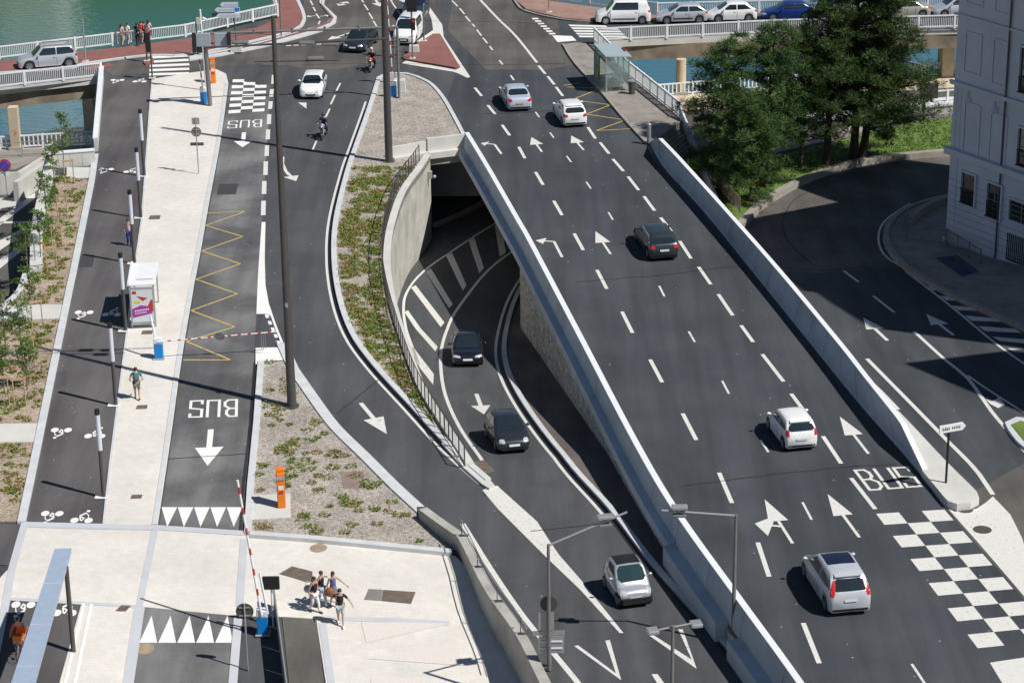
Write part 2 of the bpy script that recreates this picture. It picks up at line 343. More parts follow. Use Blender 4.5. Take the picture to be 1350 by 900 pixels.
def tri_poly(mb, poly, s, dz=0.0, holes=()):
    """triangulate world-xy polygon on surface s, split where the surface bends"""
    ys = [p[1] for p in poly]; xs = [p[0] for p in poly]
    v = []; e = []
    for pl in [poly]+list(holes):
        i = len(v); v += [Vector((p[0], p[1])) for p in pl]; e += [(i+k, i+(k+1) % len(pl)) for k in range(len(pl))]
    br = [b for b, _ in SURF[s]] if isinstance(s, str) else []
    for b in br:
        if min(ys)+1e-3 < b < max(ys)-1e-3:
            i = len(v); v += [Vector((min(xs)-1, b)), Vector((max(xs)+1, b))]; e.append((i, i+1))
    r = delaunay_2d_cdt(v, e, [], 0, 1e-5)
    vv, ff = r[0], r[2]; i0 = len(mb.v)
    mb.v += [(p.x, p.y, zs(s, p.y)+dz) for p in vv]
    for f in ff:
        cx = sum(vv[k].x for k in f)/len(f); cy = sum(vv[k].y for k in f)/len(f)
        if in_poly(cx, cy, poly) and not any(in_poly(cx, cy, h) for h in holes):
            a = sum(vv[f[k]].x*vv[f[(k+1) % len(f)]].y - vv[f[(k+1) % len(f)]].x*vv[f[k]].y for k in range(len(f)))
            mb.f.append(tuple(i0+k for k in (f if a > 0 else reversed(f))))
def sheet(name, poly, s, m, dz=0.0, kind='structure', holes=(), parent=None):
    mb = MB(); tri_poly(mb, poly, s, dz, holes); o = mb.build(name, m, parent)
    if kind: o['kind'] = kind
    return o
def smooth_path(pts, step=1.0, closed=False):
    """Catmull-Rom through world points, resampled"""
    pts = [Vector(p) for p in pts]; out = []; n = len(pts)
    for i in range(n-1 if not closed else n):
        p0 = pts[(i-1) % n] if closed or i > 0 else pts[0]*2-pts[1]
        p1 = pts[i]; p2 = pts[(i+1) % n]
        p3 = pts[(i+2) % n] if closed or i+2 < n else p2*2-p1
        k = max(1, int((p2-p1).length/step))
        for j in range(k):
            t = j/k
            out.append(0.5*((2*p1)+(-p0+p2)*t+(2*p0-5*p1+4*p2-p3)*t*t+(-p0+3*p1-3*p2+p3)*t*t*t))
    if not closed: out.append(pts[-1])
    return out
def offset_path(path, d):
    """offset to the left of the travel direction in plan (positive d = left)"""
    out = []
    for i, p in enumerate(path):
        a = path[max(i-1, 0)]; b = path[min(i+1, len(path)-1)]
        t = Vector((b[0]-a[0], b[1]-a[1])); t.normalize()
        out.append(Vector((p[0]-t.y*d, p[1]+t.x*d, p[2] if len(p) > 2 else 0)))
    return out
def band(mb, path, s, w0, w1, dz=0.004):
    """flat painted band along a path, between offsets w0 and w1"""
    a = offset_path(path, w0); b = offset_path(path, w1)
    tri_poly(mb, [(p.x, p.y) for p in a]+[(p.x, p.y) for p in reversed(b)], s, dz)
def solid_strip(mb, path, s, w0, w1, h, depth=0.3, hs=None):
    """raised strip (kerb, wall) between offsets w0..w1 rising h above surface s"""
    if hs is None:
        q = [Vector(path[0])]
        for u_, v_ in zip(path, path[1:]):
            u_, v_ = Vector(u_), Vector(v_); k_ = max(1, int((v_-u_).length/1.5)); q += [u_.lerp(v_, (i_+1)/k_) for i_ in range(k_)]
        path = q
    a = offset_path(path, w0); b = offset_path(path, w1); i0 = len(mb.v)
    for k, (p, q) in enumerate(zip(a, b)):
        hh = hs[k] if hs else h
        zp, zq = zs(s, p.y), zs(s, q.y)
        mb.v += [(p.x, p.y, zp-depth), (q.x, q.y, zq-depth), (q.x, q.y, zq+hh), (p.x, p.y, zp+hh)]
    n = len(a)
    for k in range(n-1):
        for j in range(4):
            u = i0+4*k+j; v = i0+4*k+(j+1) % 4; mb.f.append((u, u+4, v+4, v))
    mb.f.append((i0, i0+1, i0+2, i0+3)); e = i0+4*(n-1); mb.f.append((e+3, e+2, e+1, e))
def fixnormals(o):
    bm = bmesh.new(); bm.from_mesh(o.data); bmesh.ops.recalc_face_normals(bm, faces=bm.faces); bm.to_mesh(o.data); bm.free(); return o
def xy(pts): return [(p[0], p[1]) for p in pts]
def cyc(o, root_children=True): pass
def copy_tree(o, parent=None):
    c = o.copy(); C.objects.link(c); c.parent = parent
    for ch in [x for x in TREE.get(o.name, [])]: copy_tree(ch, c)
    return c
def kids(o):
    return [x for x in C.objects if x.parent == o]
def dup(root, loc, rotz, label=None, group=None):
    r = root.copy(); C.objects.link(r); r.location = loc; r.rotation_euler = (0, 0, rotz)
    if label: r['label'] = label
    if group: r['group'] = group
    for ch in list(root.children):
        c = ch.copy(); C.objects.link(c); c.parent = r
        for g in ch.children:
            d = g.copy(); C.objects.link(d); d.parent = c
    return r
# ================================================================== THE SETTING
# ---- guide lines (photo pixels -> world)
deckL = smooth_path(PP([(613, 175), (640, 220), (680, 290), (697, 320), (761, 442), (833, 580), (887, 672), (966, 783), (1020, 857), (1052, 902), (1110, 985)], 'D', 1.0), 1.0)
deckR = smooth_path(PP([(856, 188), (874, 220), (905, 254), (936, 289), (1020, 393), (1066, 450), (1130, 529), (1189, 596), (1240, 657)], 'D'), 1.5)
rwall = smooth_path(PP([(567, 204), (557, 220), (534, 253), (519, 297), (514, 335), (516.5, 373), (529, 425), (557, 504), (585, 552), (608, 587), (624, 612)], 'L', 0.15), 0.7)
pwall = smooth_path(PP([(552, 671), (578, 690), (603, 707), (611, 722), (640, 779), (680, 836), (712, 900), (760, 985)], 'A', 0.35), 1.0)
nose = P(648, 652, 'A')
def flat(p): return (p[0], p[1])
P1, P2 = P(546, 655, 'L'), P(650, 655, 'L')
# left high ground (asphalt base): intersection, bike path, promenade, bus lane
Lpoly = xy(PP([(620, -80), (600, 100), (566, 190)], 'D')) + xy(rwall) + [flat(P(640, 640, 'L')), flat(P2), flat(P1)] + xy(pwall) + \
    xy(PP([(700, 1010), (-90, 1010), (-90, 440), (0, 402), (20, 385), (34, 356), (38, 335), (40, 300), (50, 252), (59, 210), (64, 202), (127, 200), (135, 104), (0, 121), (-70, 128), (-70, 86), (0, 81), (248, 51), (366, 22), (352, -40), (345, -80)], 'L'))
underpass_edge = [flat(P(563, 201, 'D')), flat(P(612, 195, 'D'))]
sheet('road', Lpoly, 'L', 'asphalt')
Dpoly = [flat(P(566, 190))] + xy(PP([(600, 100), (620, -80), (770, -80), (733, 3), (866, 21), (1420, 9), (1420, 35), (1260, 40), (1020, 46.5), (783, 58), (830, 104), (897, 158), (862, 184)])) + \
    xy(offset_path(deckR, 0.3)) + xy(PP([(1248, 671), (1290, 720), (1350, 790), (1430, 880), (1430, 1010), (1120, 1010)])) + xy(reversed(deckL)) + [flat(P(612, 195)), flat(P(563, 201))]
sheet('road', Dpoly, 'D', 'asphalt_deck')
# merged slip road (left of the white divider) and underpass road (right of it)
Apoly = [flat(P1), flat(P2)] + xy(PP([(664, 672), (735, 735), (820, 832), (940, 1010)], 'A')) + xy(reversed(pwall))
sheet('road', Apoly, 'A', 'asphalt')
rr = smooth_path(PP([(690, 437), (724, 487), (757, 535), (800, 597), (838, 662), (869, 724), (905, 775), (951, 834), (1000, 890), (1060, 970)], 'R'), 2.0)
def dRx(y): 
    q = min(deckR, key=lambda p: abs(p.y-y)); return q.x if y < deckR[0].y else deckR[0].x-0.15*(y-deckR[0].y)
XR = [(dRx(y)-0.5, y) for y in (rr[0].y+1, 135, 140, 145, 150, 158, 166)]
under = XR + [(rwall[0].x-1, 166), flat(rwall[0])]
Rpoly = xy(rwall) + [flat(P(641, 640, 'R')), flat(P2)] + xy(PP([(664, 672), (735, 735), (820, 832), (940, 1010)], 'A')) + [(rr[-1].x+1.5, rr[-1].y)] + [(p.x+0.6, p.y) for p in reversed(rr)] + under
sheet('road', Rpoly, 'R', 'asphalt')
# right-hand lower road and lower quays
Tl = [(p.x+0.3, p.y) for p in deckR]
q_edge_r = [flat(P(x, y, 'Q')) for x, y in ((640, 146), (868, 128), (1220, 100), (1500, 78))]
Tpoly = [(Tl[0][0]-3, q_edge_r[0][1])] + [( Tl[0][0]-3, Tl[0][1]+6)] + [(x-(1.6 if y > 103 else 0), y) for x, y in Tl] + xy(PP([(1248, 671), (1290, 720), (1350, 790), (1430, 880)], 'T')) + [(70, 60), (90, 60), (90, q_edge_r[3][1]+2)] + [q_edge_r[3], q_edge_r[2], q_edge_r[1], q_edge_r[0]]
sheet('road', Tpoly, 'T', 'asphalt_old')
q_edge_l = [flat(P(x, y, 'Q')) for x, y in ((-220, 212), (0, 197.5), (114, 191), (200, 186))]
Wpoly = [(q_edge_l[0][0], 100)] + [flat(P(0, 470, 'W')), flat(P(60, 380, 'W')), (q_edge_l[3][0], P(60, 380, 'W').y+4)] + list(reversed(q_edge_l))
sheet('road', Wpoly, 'W', 'asphalt_old')
# ground closing the gaps far below, and the river
sheet('ground', [(-200, -60), (200, -60), (200, 162), (-200, 162)], 'N', 'soil', dz=-0.6)
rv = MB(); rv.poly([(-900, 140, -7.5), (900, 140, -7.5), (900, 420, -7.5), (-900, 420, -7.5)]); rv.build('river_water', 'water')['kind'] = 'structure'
# quay walls down to the water
for nm, e in (('quay_wall', q_edge_r), ('quay_wall', q_edge_l)):
    mb = MB()
    for a, b in zip(e, e[1:]):
        mb.hexa([(a[0], a[1]-0.6, -9), (b[0], b[1]-0.6, -9), (b[0], b[1], -9), (a[0], a[1], -9)], [(a[0], a[1]-0.6, -4.19), (b[0], b[1]-0.6, -4.19), (b[0], b[1], -4.19), (a[0], a[1], -4.19)])
    mb.build(nm, 'conc')['kind'] = 'structure'
# far bank: a wooded hillside whose dark green stands in the water's reflection
def hill(name, x0, x1, y, h, m, d=90, seed=1, kind='structure'):
    mb = MB(); nx = 50; ny = 12; random.seed(seed); i0 = 0
    for j in range(ny+1):
        for i in range(nx+1):
            fx = i/nx; fy = j/ny; x = x0+(x1-x0)*fx; z = -7.5+h*math.sin(min(1, fy*1.15)*math.pi/2)*min(1, math.sin(math.pi*fx)*4)*(0.8+0.35*noise.noise(Vector((x*0.03, fy*3, seed))))
            mb.v.append((x, y+d*fy+4*noise.noise(Vector((x*0.1, 5, fy*4))), z+1.6*noise.noise(Vector((x*0.25, fy*9, 2)))))
    for j in range(ny):
        for i in range(nx):
            a = j*(nx+1)+i; mb.f.append((a, a+1, a+nx+2, a+nx+1))
    o = mb.build(name, m); o['kind'] = kind; return o
M['hill'] = mat('wooded_bank', (0.022, 0.075, 0.026), 0.95, var=0.5, vscale=0.15, col2=(0.04, 0.10, 0.03), c2scale=0.3)
hill('hill', -210, -22, 330, 62, 'hill')
bp = thing('reflected_tower', 'unseen pale tower block added on the far river bank for its streak in the water', 'building', (-64, 318, -7.5))  # added out of view so its pale reflection streaks the river
mb = MB(); mb.box((0, 0, 34), (9, 9, 68)); mb.build('wall', mat('pale_render', (.75, .73, .68), .8), bp)
mb = MB(); mb.box((0, 0, 68.4), (10, 10, .8)); mb.build('roof', 'dark_pole', bp)
for k in range(18):
    for j in range(3): mb = MB(); mb.box((-2.8+2.8*j, -4.52, 3+3.6*k), (1.2, .05, 1.6)); mb.build('window', 'glass', bp)
hill('hill', -60, 420, 470, 26, 'hill', seed=4)

# ---- deck structure: girders, columns, abutments of the upper quay and bridge
def girder(name, a, b, z0=-1.45, z1=-0.12, back=14.0, m='conc_brown', label=None):
    mb = MB(); a = Vector(a); b = Vector(b); d = (b-a).normalized(); nrm = Vector((-d.y, d.x, 0))
    if nrm.y < 0: nrm = -nrm
    def ext(o0, o1, za, zb):
        p = [a+nrm*o0, b+nrm*o0, b+nrm*o1, a+nrm*o1]
        mb.hexa([(q.x, q.y, za) for q in p], [(q.x, q.y, zb) for q in p])
    ext(0.35, back, z0, z1-0.2)
    return mb.build(name, m), (a, b, nrm, ext)
ga, gb = P(783, 58), P(1420, 35)
o, _ = girder('bridge_girder', ga, gb, back=(P(1000, 18).y - P(1000, 47).y)-0.6); tag(o, 'weathered brown concrete girder carrying the upper quay at right', 'bridge deck')
def fascia(name, pts, label, z0=-0.34, z1=0.16, th=0.45, m='conc_pale'):
    mb = MB(); pts = [Vector((p[0], p[1], 0)) for p in pts]
    solid_strip(mb, pts, 'D', 0, th, z1, -z0); o = fixnormals(mb.build(name, m)); return tag(o, label, 'deck edge')
fascia('deck_edge', [ga, P(1020, 46.5), gb], 'pale concrete edge beam under the right quay railing')
la, lb = P(-70, 127), P(135, 104)
o, _ = girder('bridge_girder', la, lb, back=P(0, 83).y - P(0, 120).y - 0.6); tag(o, 'dark stained concrete girder carrying the quay road at left', 'bridge deck')
fascia('deck_edge', [la, lb], 'pale concrete edge beam under the left quay railing')
def column(px, py, wpx, label, m='tan_conc', z1=-1.45, round_=True, dims=None):
    b = P(px, py, 'Q'); t = thing('bridge_column', label, 'column', b)
    mb = MB(); s_ = FPX/((b-CAM).dot(_F)); r = wpx/2/s_
    if round_: mb.tube([(0, 0, -0.1), (0, 0, z1+4.2)], r, 20)
    else: mb.box((0, 0, (z1+4.2)/2), (2*r, dims or 1.2, z1+4.2))
    mb.build('shaft', m, t, smooth=round_)
    c = MB(); c.box((0, 0, 0.12), (2*r+0.3, 2*r+0.3, 0.24)); c.build('footing', 'conc', t)
column(897.5, 124, 13, 'round tan column under the right quay beside the pines')
column(22, 196.5, 12, 'tan column with red graffiti under the left quay road', round_=False, dims=0.7, z1=-1.05)
column(1246, 98, 15, 'square tan pier under the right quay next to the grey building', round_=False, dims=2.2)
column(120, 176, 14, 'tan pier at the end of the left quay road by the bike path', round_=False, dims=0.8)
g = MB(); gb0 = P(22, 198, 'Q'); gx, gy = gb0.x, gb0.y-0.38
random.seed(3)
for k in range(9):
    a = random.uniform(0, 3.1); x = gx+random.uniform(-.16, .16); z = gb0.z+1.35+random.uniform(-.28, .28)
    g.tube([(x-.13*math.cos(a), gy, z-.13*math.sin(a)), (x+.03, gy, z+.05), (x+.13*math.cos(a), gy, z+.13*math.sin(a))], .014, 5)
tag(g.build('graffiti', 'red'), 'red scrawled graffiti on the tan column at left', 'graffiti')

# retaining walls under the high ground (mostly hidden) and under the deck
def deepwall(name, path, s, label, h=0.0, depth=5.5, w0=0.0, w1=0.4, m='conc_wall', hs=None):
    mb = MB(); solid_strip(mb, path, s, w0, w1, h, depth, hs=hs); o = fixnormals(mb.build(name, m)); return tag(o, label, 'wall')
deepwall('retaining_wall', PP([(135, 103), (127, 198)], 'L'), 'L', 'retaining wall below the left edge of the bike path', h=-0.03, w0=0.0, w1=-0.4)
# curved retaining wall of the underpass
t = thing('curved_retaining_wall', 'curved pale concrete retaining wall beside the underpass road', 'wall')
mb = MB(); n = len(rwall)
solid_strip(mb, rwall, 'L', -0.32, 0.0, 0.12, 6.2); fixnormals(mb.build('wall_face', 'conc_wall', t))
mb = MB(); solid_strip(mb, rwall, 'L', -0.37, 0.05, 0.22, -0.122); fixnormals(mb.build('coping', 'conc_pale', t))
# headwall of the underpass mouth
t = thing('underpass_headwall', 'concrete headwall and beam over the dark mouth of the underpass', 'wall')
h0, h1 = P(563, 201), P(614, 195)
mb = MB(); solid_strip(mb, [h0, h1], 'D', -0.15, 0.12, 0.95, -0.02); fixnormals(mb.build('parapet', 'conc_pale', t))
mb = MB(); solid_strip(mb, [h0, h1], 'D', -0.55, -0.155, 0.1, 0.3); fixnormals(mb.build('ledge', 'conc_pale', t))
mb = MB(); solid_strip(mb, [h0-Vector((.3, 0, 0)), h1], 'D', -0.35, 0.3, -0.32, 0.8); fixnormals(mb.build('beam', 'conc', t))
mb = MB(); solid_strip(mb, [Vector((rwall[0].x-1, 166, 0)), rwall[0]], 'D', -0.6, 0.0, -0.5, 5.2); fixnormals(mb.build('side_wall', 'conc', t))
t = thing('low_wall', 'low pale concrete wall between gravel bed and tall dark mast', 'wall')
mb = MB(); solid_strip(mb, PP([(516, 209), (561, 201)], 'D'), 'D', -0.1, 0.15, 0.75, 0.1); fixnormals(mb.build('wall_face', 'conc_pale', t))
mb = MB(); solid_strip(mb, PP([(516, 209), (561, 201)], 'D'), 'D', -0.45, -0.102, 0.12, 0.1); fixnormals(mb.build('ledge', 'conc_pale', t))
# inner side of the underpass (far wall under the deck, kerb)
mb = MB(); solid_strip(mb, [Vector((x, y, 0)) for x, y in XR], 'D', -0.6, 0.0, -0.78, 5.2)
o = fixnormals(mb.build('tunnel_wall', 'conc_pale')); tag(o, 'dark concrete wall deep inside the underpass', 'wall')
mb = MB(); solid_strip(mb, [Vector((rwall[0].x-1, 156, 0)), Vector((XR[-1][0], 156, 0))], 'D', 0, 0.5, -0.78, 5.2)
o = fixnormals(mb.build('tunnel_end_wall', 'conc_pale')); tag(o, 'end wall at the back of the dark underpass', 'wall')
mb = MB(); pts = [flat(h0), flat(h1)] + [flat(p) for p in deckL if p.y > rr[0].y+0.0] + XR + [(rwall[0].x-1, 166)]
tri_poly(mb, pts, 'D', -0.75)
tag(mb.build('deck_soffit', 'conc'), 'underside of the road deck above the underpass', 'bridge deck')

# left parapet of the deck with its ledge and rubble wall
t = thing('stone_viaduct_wall', 'long rubble stone wall carrying the deck above the underpass road', 'wall')
dl = [p for p in deckL]
lower = [p for p in dl if p.y < rr[0].y+0.6]
mb = MB(); solid_strip(mb, lower, 'D', -0.25, 0.2, -0.45, 5.2); fixnormals(mb.build('stone_face', 'rubble', t))
mb = MB(); e = lower[0]; xe = XR[0][0]; mb.hexa([(e.x-0.2, e.y+0.0, -5.4), (xe, e.y+0.0, -5.4), (xe, e.y+0.7, -5.4), (e.x-0.2, e.y+0.7, -5.4)], [(e.x-0.2, e.y, -0.79), (xe, e.y, -0.79), (xe, e.y+0.7, -0.79), (e.x-0.2, e.y+0.7, -0.79)])
mb.build('end_wall', 'conc', t)
t = thing('concrete_parapet', 'long pale topped concrete parapet on the left edge of the deck above the underpass', 'parapet')
def profile_sweep(mb, path, prof, closed=True):
    """prof: list of (offset to the right of travel is negative, z)"""
    i0 = len(mb.v); k = len(prof)
    offs = [offset_path(path, o_) for o_, _ in prof]
    for i in range(len(path)):
        for j, (o_, z) in enumerate(prof): mb.v.append((offs[j][i].x, offs[j][i].y, zs('D', offs[j][i].y)+z))
    for i in range(len(path)-1):
        for j in range(k):
            a = i0+i*k+j; b = i0+i*k+(j+1) % k; mb.f.append((a, a+k, b+k, b))
    mb.f.append(tuple(i0+j for j in range(k))); mb.f.append(tuple(i0+(len(path)-1)*k+j for j in reversed(range(k))))
# travel runs towards the camera, so offset + (left of travel) = away from the underpass (east)
mb = MB(); prof = [(0.26, -0.3), (0.26, 1.0), (0.0, 1.0), (-0.16, 0.12), (-0.16, -0.3)]
brk = min(range(len(dl)), key=lambda i: (dl[i]-P(968, 786, 'D', 1)).length)
profile_sweep(mb, dl, prof); fixnormals(mb.build('parapet_wall', 'conc_par', t))
mb = MB(); profile_sweep(mb, dl, [(0.27, 0.985), (0.27, 1.018), (-0.012, 1.018), (-0.012, 0.985)]); fixnormals(mb.build('coping', 'white', t))
for i in range(4, len(dl)-2, 4):
    p_, q_ = dl[i], dl[i]+(dl[i+1]-dl[i]).normalized()*0.025; mb = MB(); profile_sweep(mb, [p_, q_], [(0.0, -0.3), (0.0, 0.98), (-0.008, 0.98), (-0.166, 0.12), (-0.166, -0.3)]); fixnormals(mb.build('joint', 'mid_pole', t))
def ledge(path, w, zt, zb, name='ledge'):
    mb = MB(); profile_sweep(mb, path, [(-0.161, zb), (-0.161, zt), (-0.161-w, zt-0.04), (-0.161-w, zb)]); return fixnormals(mb.build(name, 'conc_par', t))
i2 = min(range(len(dl)), key=lambda i: abs(dl[i].y - P(892, 690, 'D', 1).y))
ledge(dl[:i2+1], 0.38, 0.06, -0.44)
# widened block sections further down
ledge(dl[i2:brk+1], 0.55, -0.12, -1.6, 'ledge_block')
ledge(dl[min(brk+1, len(dl)-2):], 0.55, -0.14, -1.7, 'ledge_block')
# right parapet
t = thing('concrete_parapet', 'long dark shaded concrete parapet on the right edge of the deck', 'parapet')
dr = list(deckR)
top = smooth_path(PP([(868, 183), (902, 219), (1010, 340), (1102, 450), (1138, 496), (1186, 556)], 'D', 1.3), 1.5)
mb = MB(); i0 = 0; cols = []
Lr = len(top)
def at(path, f):
    x = f*(len(path)-1); i = min(int(x), len(path)-2); return path[i].lerp(path[i+1], x-i)
NP = 60
for k in range(NP+1):
    f = k/NP; b = at(dr, f*0.985); tt = at(top, min(1, f/0.93)) if f < 0.93 else at(top, 1).lerp(P(1216, 619, 'D', 0.36), (f-0.93)/0.07)
    z = 1.3 if f < 0.93 else 1.3+(0.36-1.3)*(f-0.93)/0.07
    d = (at(dr, min(1, f+0.01))-at(dr, max(0, f-0.01))).normalized(); nn = Vector((-d.y, d.x, 0))
    q = tt+nn*0.26
    mb.v += [(b.x, b.y, -0.4), (b.x, b.y, 0.0), (b.x+nn.x*0.08, b.y+nn.y*0.08, 0.14), (tt.x, tt.y, z), (q.x, q.y, z), (q.x+nn.x*0.1, q.y+nn.y*0.1, -3.6)]
for k in range(NP):
    for j in range(6):
        a = k*6+j; b = k*6+(j+1) % 6; mb.f.append((a, a+6, b+6, b))
mb.f.append(tuple(range(6))); mb.f.append(tuple(NP*6+j for j in reversed(range(6))))
fixnormals(mb.build('parapet_wall', 'conc_par', t))
cp = MB()
for k in range(NP):
    u = [Vector(mb.v[k*6+3]), Vector(mb.v[(k+1)*6+3]), Vector(mb.v[(k+1)*6+4]), Vector(mb.v[k*6+4])]
    cp.hexa([q+Vector((0, 0, .001)) for q in u], [q+Vector((0, 0, .022)) for q in u])
cp.build('coping', 'white', t)
for k in range(3, NP-4, 3):
    j_ = MB(); A_ = [Vector(mb.v[k*6+q]) for q in (1, 2, 3)]; d_ = (Vector(mb.v[(k+1)*6+2])-Vector(mb.v[k*6+2])).normalized(); nn = Vector((d_.y, -d_.x, 0))
    if nn.x > 0: nn = -nn
    for u, v in zip(A_, A_[1:]):
        j_.poly([u+nn*.008, u+d_*.03+nn*.008, v+d_*.03+nn*.008, v+nn*.008])
    j_.build('joint', 'dark_pole', t)
mb = MB(); band(mb, dr[:-2], 'D', -0.28, -0.02, 0.006); mb.build('drain_gutter', 'black', t)

# ---- kerbs, islands, paving
def strip_obj(name, path, s, w0, w1, h, m, label=None, depth=0.25):
    mb = MB(); solid_strip(mb, path, s, w0, w1, h, depth); o = fixnormals(mb.build(name, m)); o['kind'] = 'structure'; return o
def slab(name, poly, s, h, m, depth=0.3, kind='structure'):
    mb = MB(); tri_poly(mb, poly, s, h); i0 = len(mb.v); n = len(poly)
    for p in poly: mb.v += [(p[0], p[1], zs(s, p[1])-depth), (p[0], p[1], zs(s, p[1])+h)]
    for k in range(n):
        a = i0+2*k; b = i0+2*((k+1) % n); mb.f.append((a, b, b+1, a+1))
    o = mb.build(name, m)
    if kind: o['kind'] = kind
    return o
# gravel bed 1 with kerb
bed1_l = smooth_path(PP([(497, 104), (484, 145), (467, 193), (455, 228), (440, 290), (437, 340), (443, 390), (460, 440), (490, 483), (540, 538), (590, 592), (640, 636)], 'L'), 1.0)
bed1_r = smooth_path(PP([(497, 104), (509, 98), (536, 98), (566, 109), (585, 128), (601, 155), (614, 180)], 'L'), 1.0)
bed1 = xy(bed1_l) + xy(reversed(rwall)) + [flat(h0), flat(h1)] + xy(reversed(bed1_r))
slab('gravel_bed', bed1, 'L', 0.06, 'gravel')
strip_obj('kerb', bed1_l, 'L', 0.0, 0.3, 0.16, 'kerb')
strip_obj('kerb', bed1_r, 'L', 0.0, -0.26, 0.14, 'kerb')
mk = MB()
band(mk, bed1_l[6:], 'L', -0.36, -0.22)
gt = MB(); band(gt, bed1_l[8:], 'L', -0.2, -0.01, 0.006); gt.build('gutter', 'black')['kind'] = 'structure'
# gravel bed 2
bed2 = smooth_path(PP([(376, 478), (387, 490), (401, 510), (417, 533), (442, 566), (480, 603), (520, 643), (556, 676), (585, 705), (596, 729)], 'L'), 1.0)
bed2p = xy(PP([(345, 478), (376, 477)], 'L')) + xy(bed2) + xy(PP([(560, 726), (470, 717), (400, 711), (322, 706), (326, 660), (334, 560), (341, 500)], 'L'))
slab('gravel_bed', bed2p, 'L', 0.06, 'gravel')
strip_obj('kerb', smooth_path(PP([(372, 455), (381, 475), (388, 490), (402, 510), (418, 533), (443, 566), (481, 603), (521, 643), (556, 675)], 'L'), 1.0), 'L', -0.28, 0.26, 0.13, 'kerb')
strip_obj('kerb', PP([(596, 731), (560, 727.5), (470, 718.5), (400, 712), (330, 707)], 'L'), 'L', -0.14, 0.2, 0.22, 'kerb')
strip_obj('kerb', PP([(340, 478), (334, 560), (326, 640), (322, 703)], 'L'), 'L', 0.0, 0.32, 0.13, 'kerb')
g2 = MB(); band(g2, PP([(338, 478), (332, 560), (323, 640), (319, 703)], 'L'), 'L', -0.16, -0.02, 0.006); g2.build('gutter', 'black')['kind'] = 'structure'
# pale promenade, crossing and plaza
prom = smooth_path(PP([(200, 105), (285, 92), (298, 98), (301, 110), (290, 190), (276, 265), (262, 345), (240, 470), (224, 585), (208, 692)], 'L'), 2.5)
prom_l = PP([(135, 692), (144, 610), (153.5, 536), (166, 440), (177, 350), (186, 288), (190, 235), (196, 150), (200, 105)], 'L')
slab('pavement', xy(prom)+xy(prom_l), 'L', 0.035, 'paving')
strip_obj('kerb', [q for q in prom if q.y < P(301, 110, 'L').y+.1], 'L', -0.02, -0.26, 0.06, 'kerb')
strip_obj('kerb', prom_l, 'L', 0.0, -0.12, 0.05, 'kerb')
plaza = PP([(31, 692), (208, 696), (319, 703), (400, 713), (470, 719.5), (560, 728.5), (600, 733)], 'L')
plw = [p for p in pwall if p.y < P(606, 736, 'L').y]
plaza_poly = xy(plaza) + xy(plw) + xy(PP([(700, 1010), (445, 1010), (417, 816), (371, 813), (311, 812), (187, 800), (110, 796), (14, 790), (0, 860), (-40, 1010), (-90, 1010), (-90, 800), (0, 762), (14, 747)], 'L'))
slab('pavement', plaza_poly, 'L', 0.03, 'paving')
bl = PP([(187, 800), (172, 902), (155, 1010), (50, 1010), (78, 902), (107, 797)], 'L')
slab('pavement', xy(bl), 'L', 0.03, 'paving')
bd = MB()
def bline(pts, w=0.3, dz=0.045, s='L', mb=None): band(mb or bd, PP(pts, s), s, -w/2, w/2, dz)
bline([(30, 691.5), (128, 694), (208, 696), (322, 703.5)], 0.42, 0.0485); bline([(205, 697), (194, 750), (184, 800)]); bline([(184, 801), (169, 902), (155, 1000)], 0.45, 0.042)
bline([(31, 694), (128, 696.5), (203, 698)], 0.22); bline([(14, 790), (107, 795.5), (181, 800)], 0.22, 0.041)
bline([(33, 690), (16, 750), (7, 800), (-8, 860)], 0.34, 0.048); bline([(322, 711), (316, 800)], 0.34, 0.043); bline([(416, 815), (520, 818), (592, 822)], 0.3, 0.041)
bline([(314, 815), (307, 902), (302, 990)], 0.36, 0.05); bline([(425, 822), (437, 902), (450, 990)], 0.3, 0.047)
bd.build('paving_band', 'band')['kind'] = 'structure'
bline_p = MB(); band(bline_p, PP([(109, 796), (84, 902), (66, 1000)], 'L'), 'L', -0.02, 0.12, 0.052); band(bline_p, PP([(119, 797), (97, 902), (80, 1000)], 'L'), 'L', -0.02, 0.12, 0.052)
# asphalt surfaces set apart by tone
sheet('cycle_path', xy(PP([(137, 108), (197, 104), (190, 235), (177, 350), (153, 536), (134, 691), (34, 690), (60, 560), (85, 430), (110, 300), (126, 205)], 'L')), 'L', 'asphalt_bike', 0.012)
sheet('cycle_path', xy(PP([(14, 791), (106, 796), (80, 902), (50, 1010), (-40, 1010), (-8, 880)], 'L')), 'L', 'asphalt_bike', 0.012)
sheet('cycle_path', xy(PP([(-60, 689), (28, 692), (13, 746), (-60, 742)], 'L')), 'L', 'asphalt_bike', 0.038)
sheet('bus_lane', xy(PP([(303, 112), (357, 112), (350, 225), (346, 290), (338, 412), (335, 480), (330, 560), (318, 702), (210, 694), (226, 585), (242, 470), (264, 345), (280, 255), (291, 190)], 'L')), 'L', 'asphalt_new', 0.006)
sheet('bus_lane', xy(PP([(189, 801), (311, 811), (303, 902), (296, 1010), (157, 1010), (174, 902)], 'L')), 'L', 'asphalt_new', 0.012)
sheet('road', xy(PP([(372, 814), (417, 817), (430, 902), (445, 1010), (392, 1010), (381, 900)], 'L')), 'L', 'asphalt_old', 0.04)
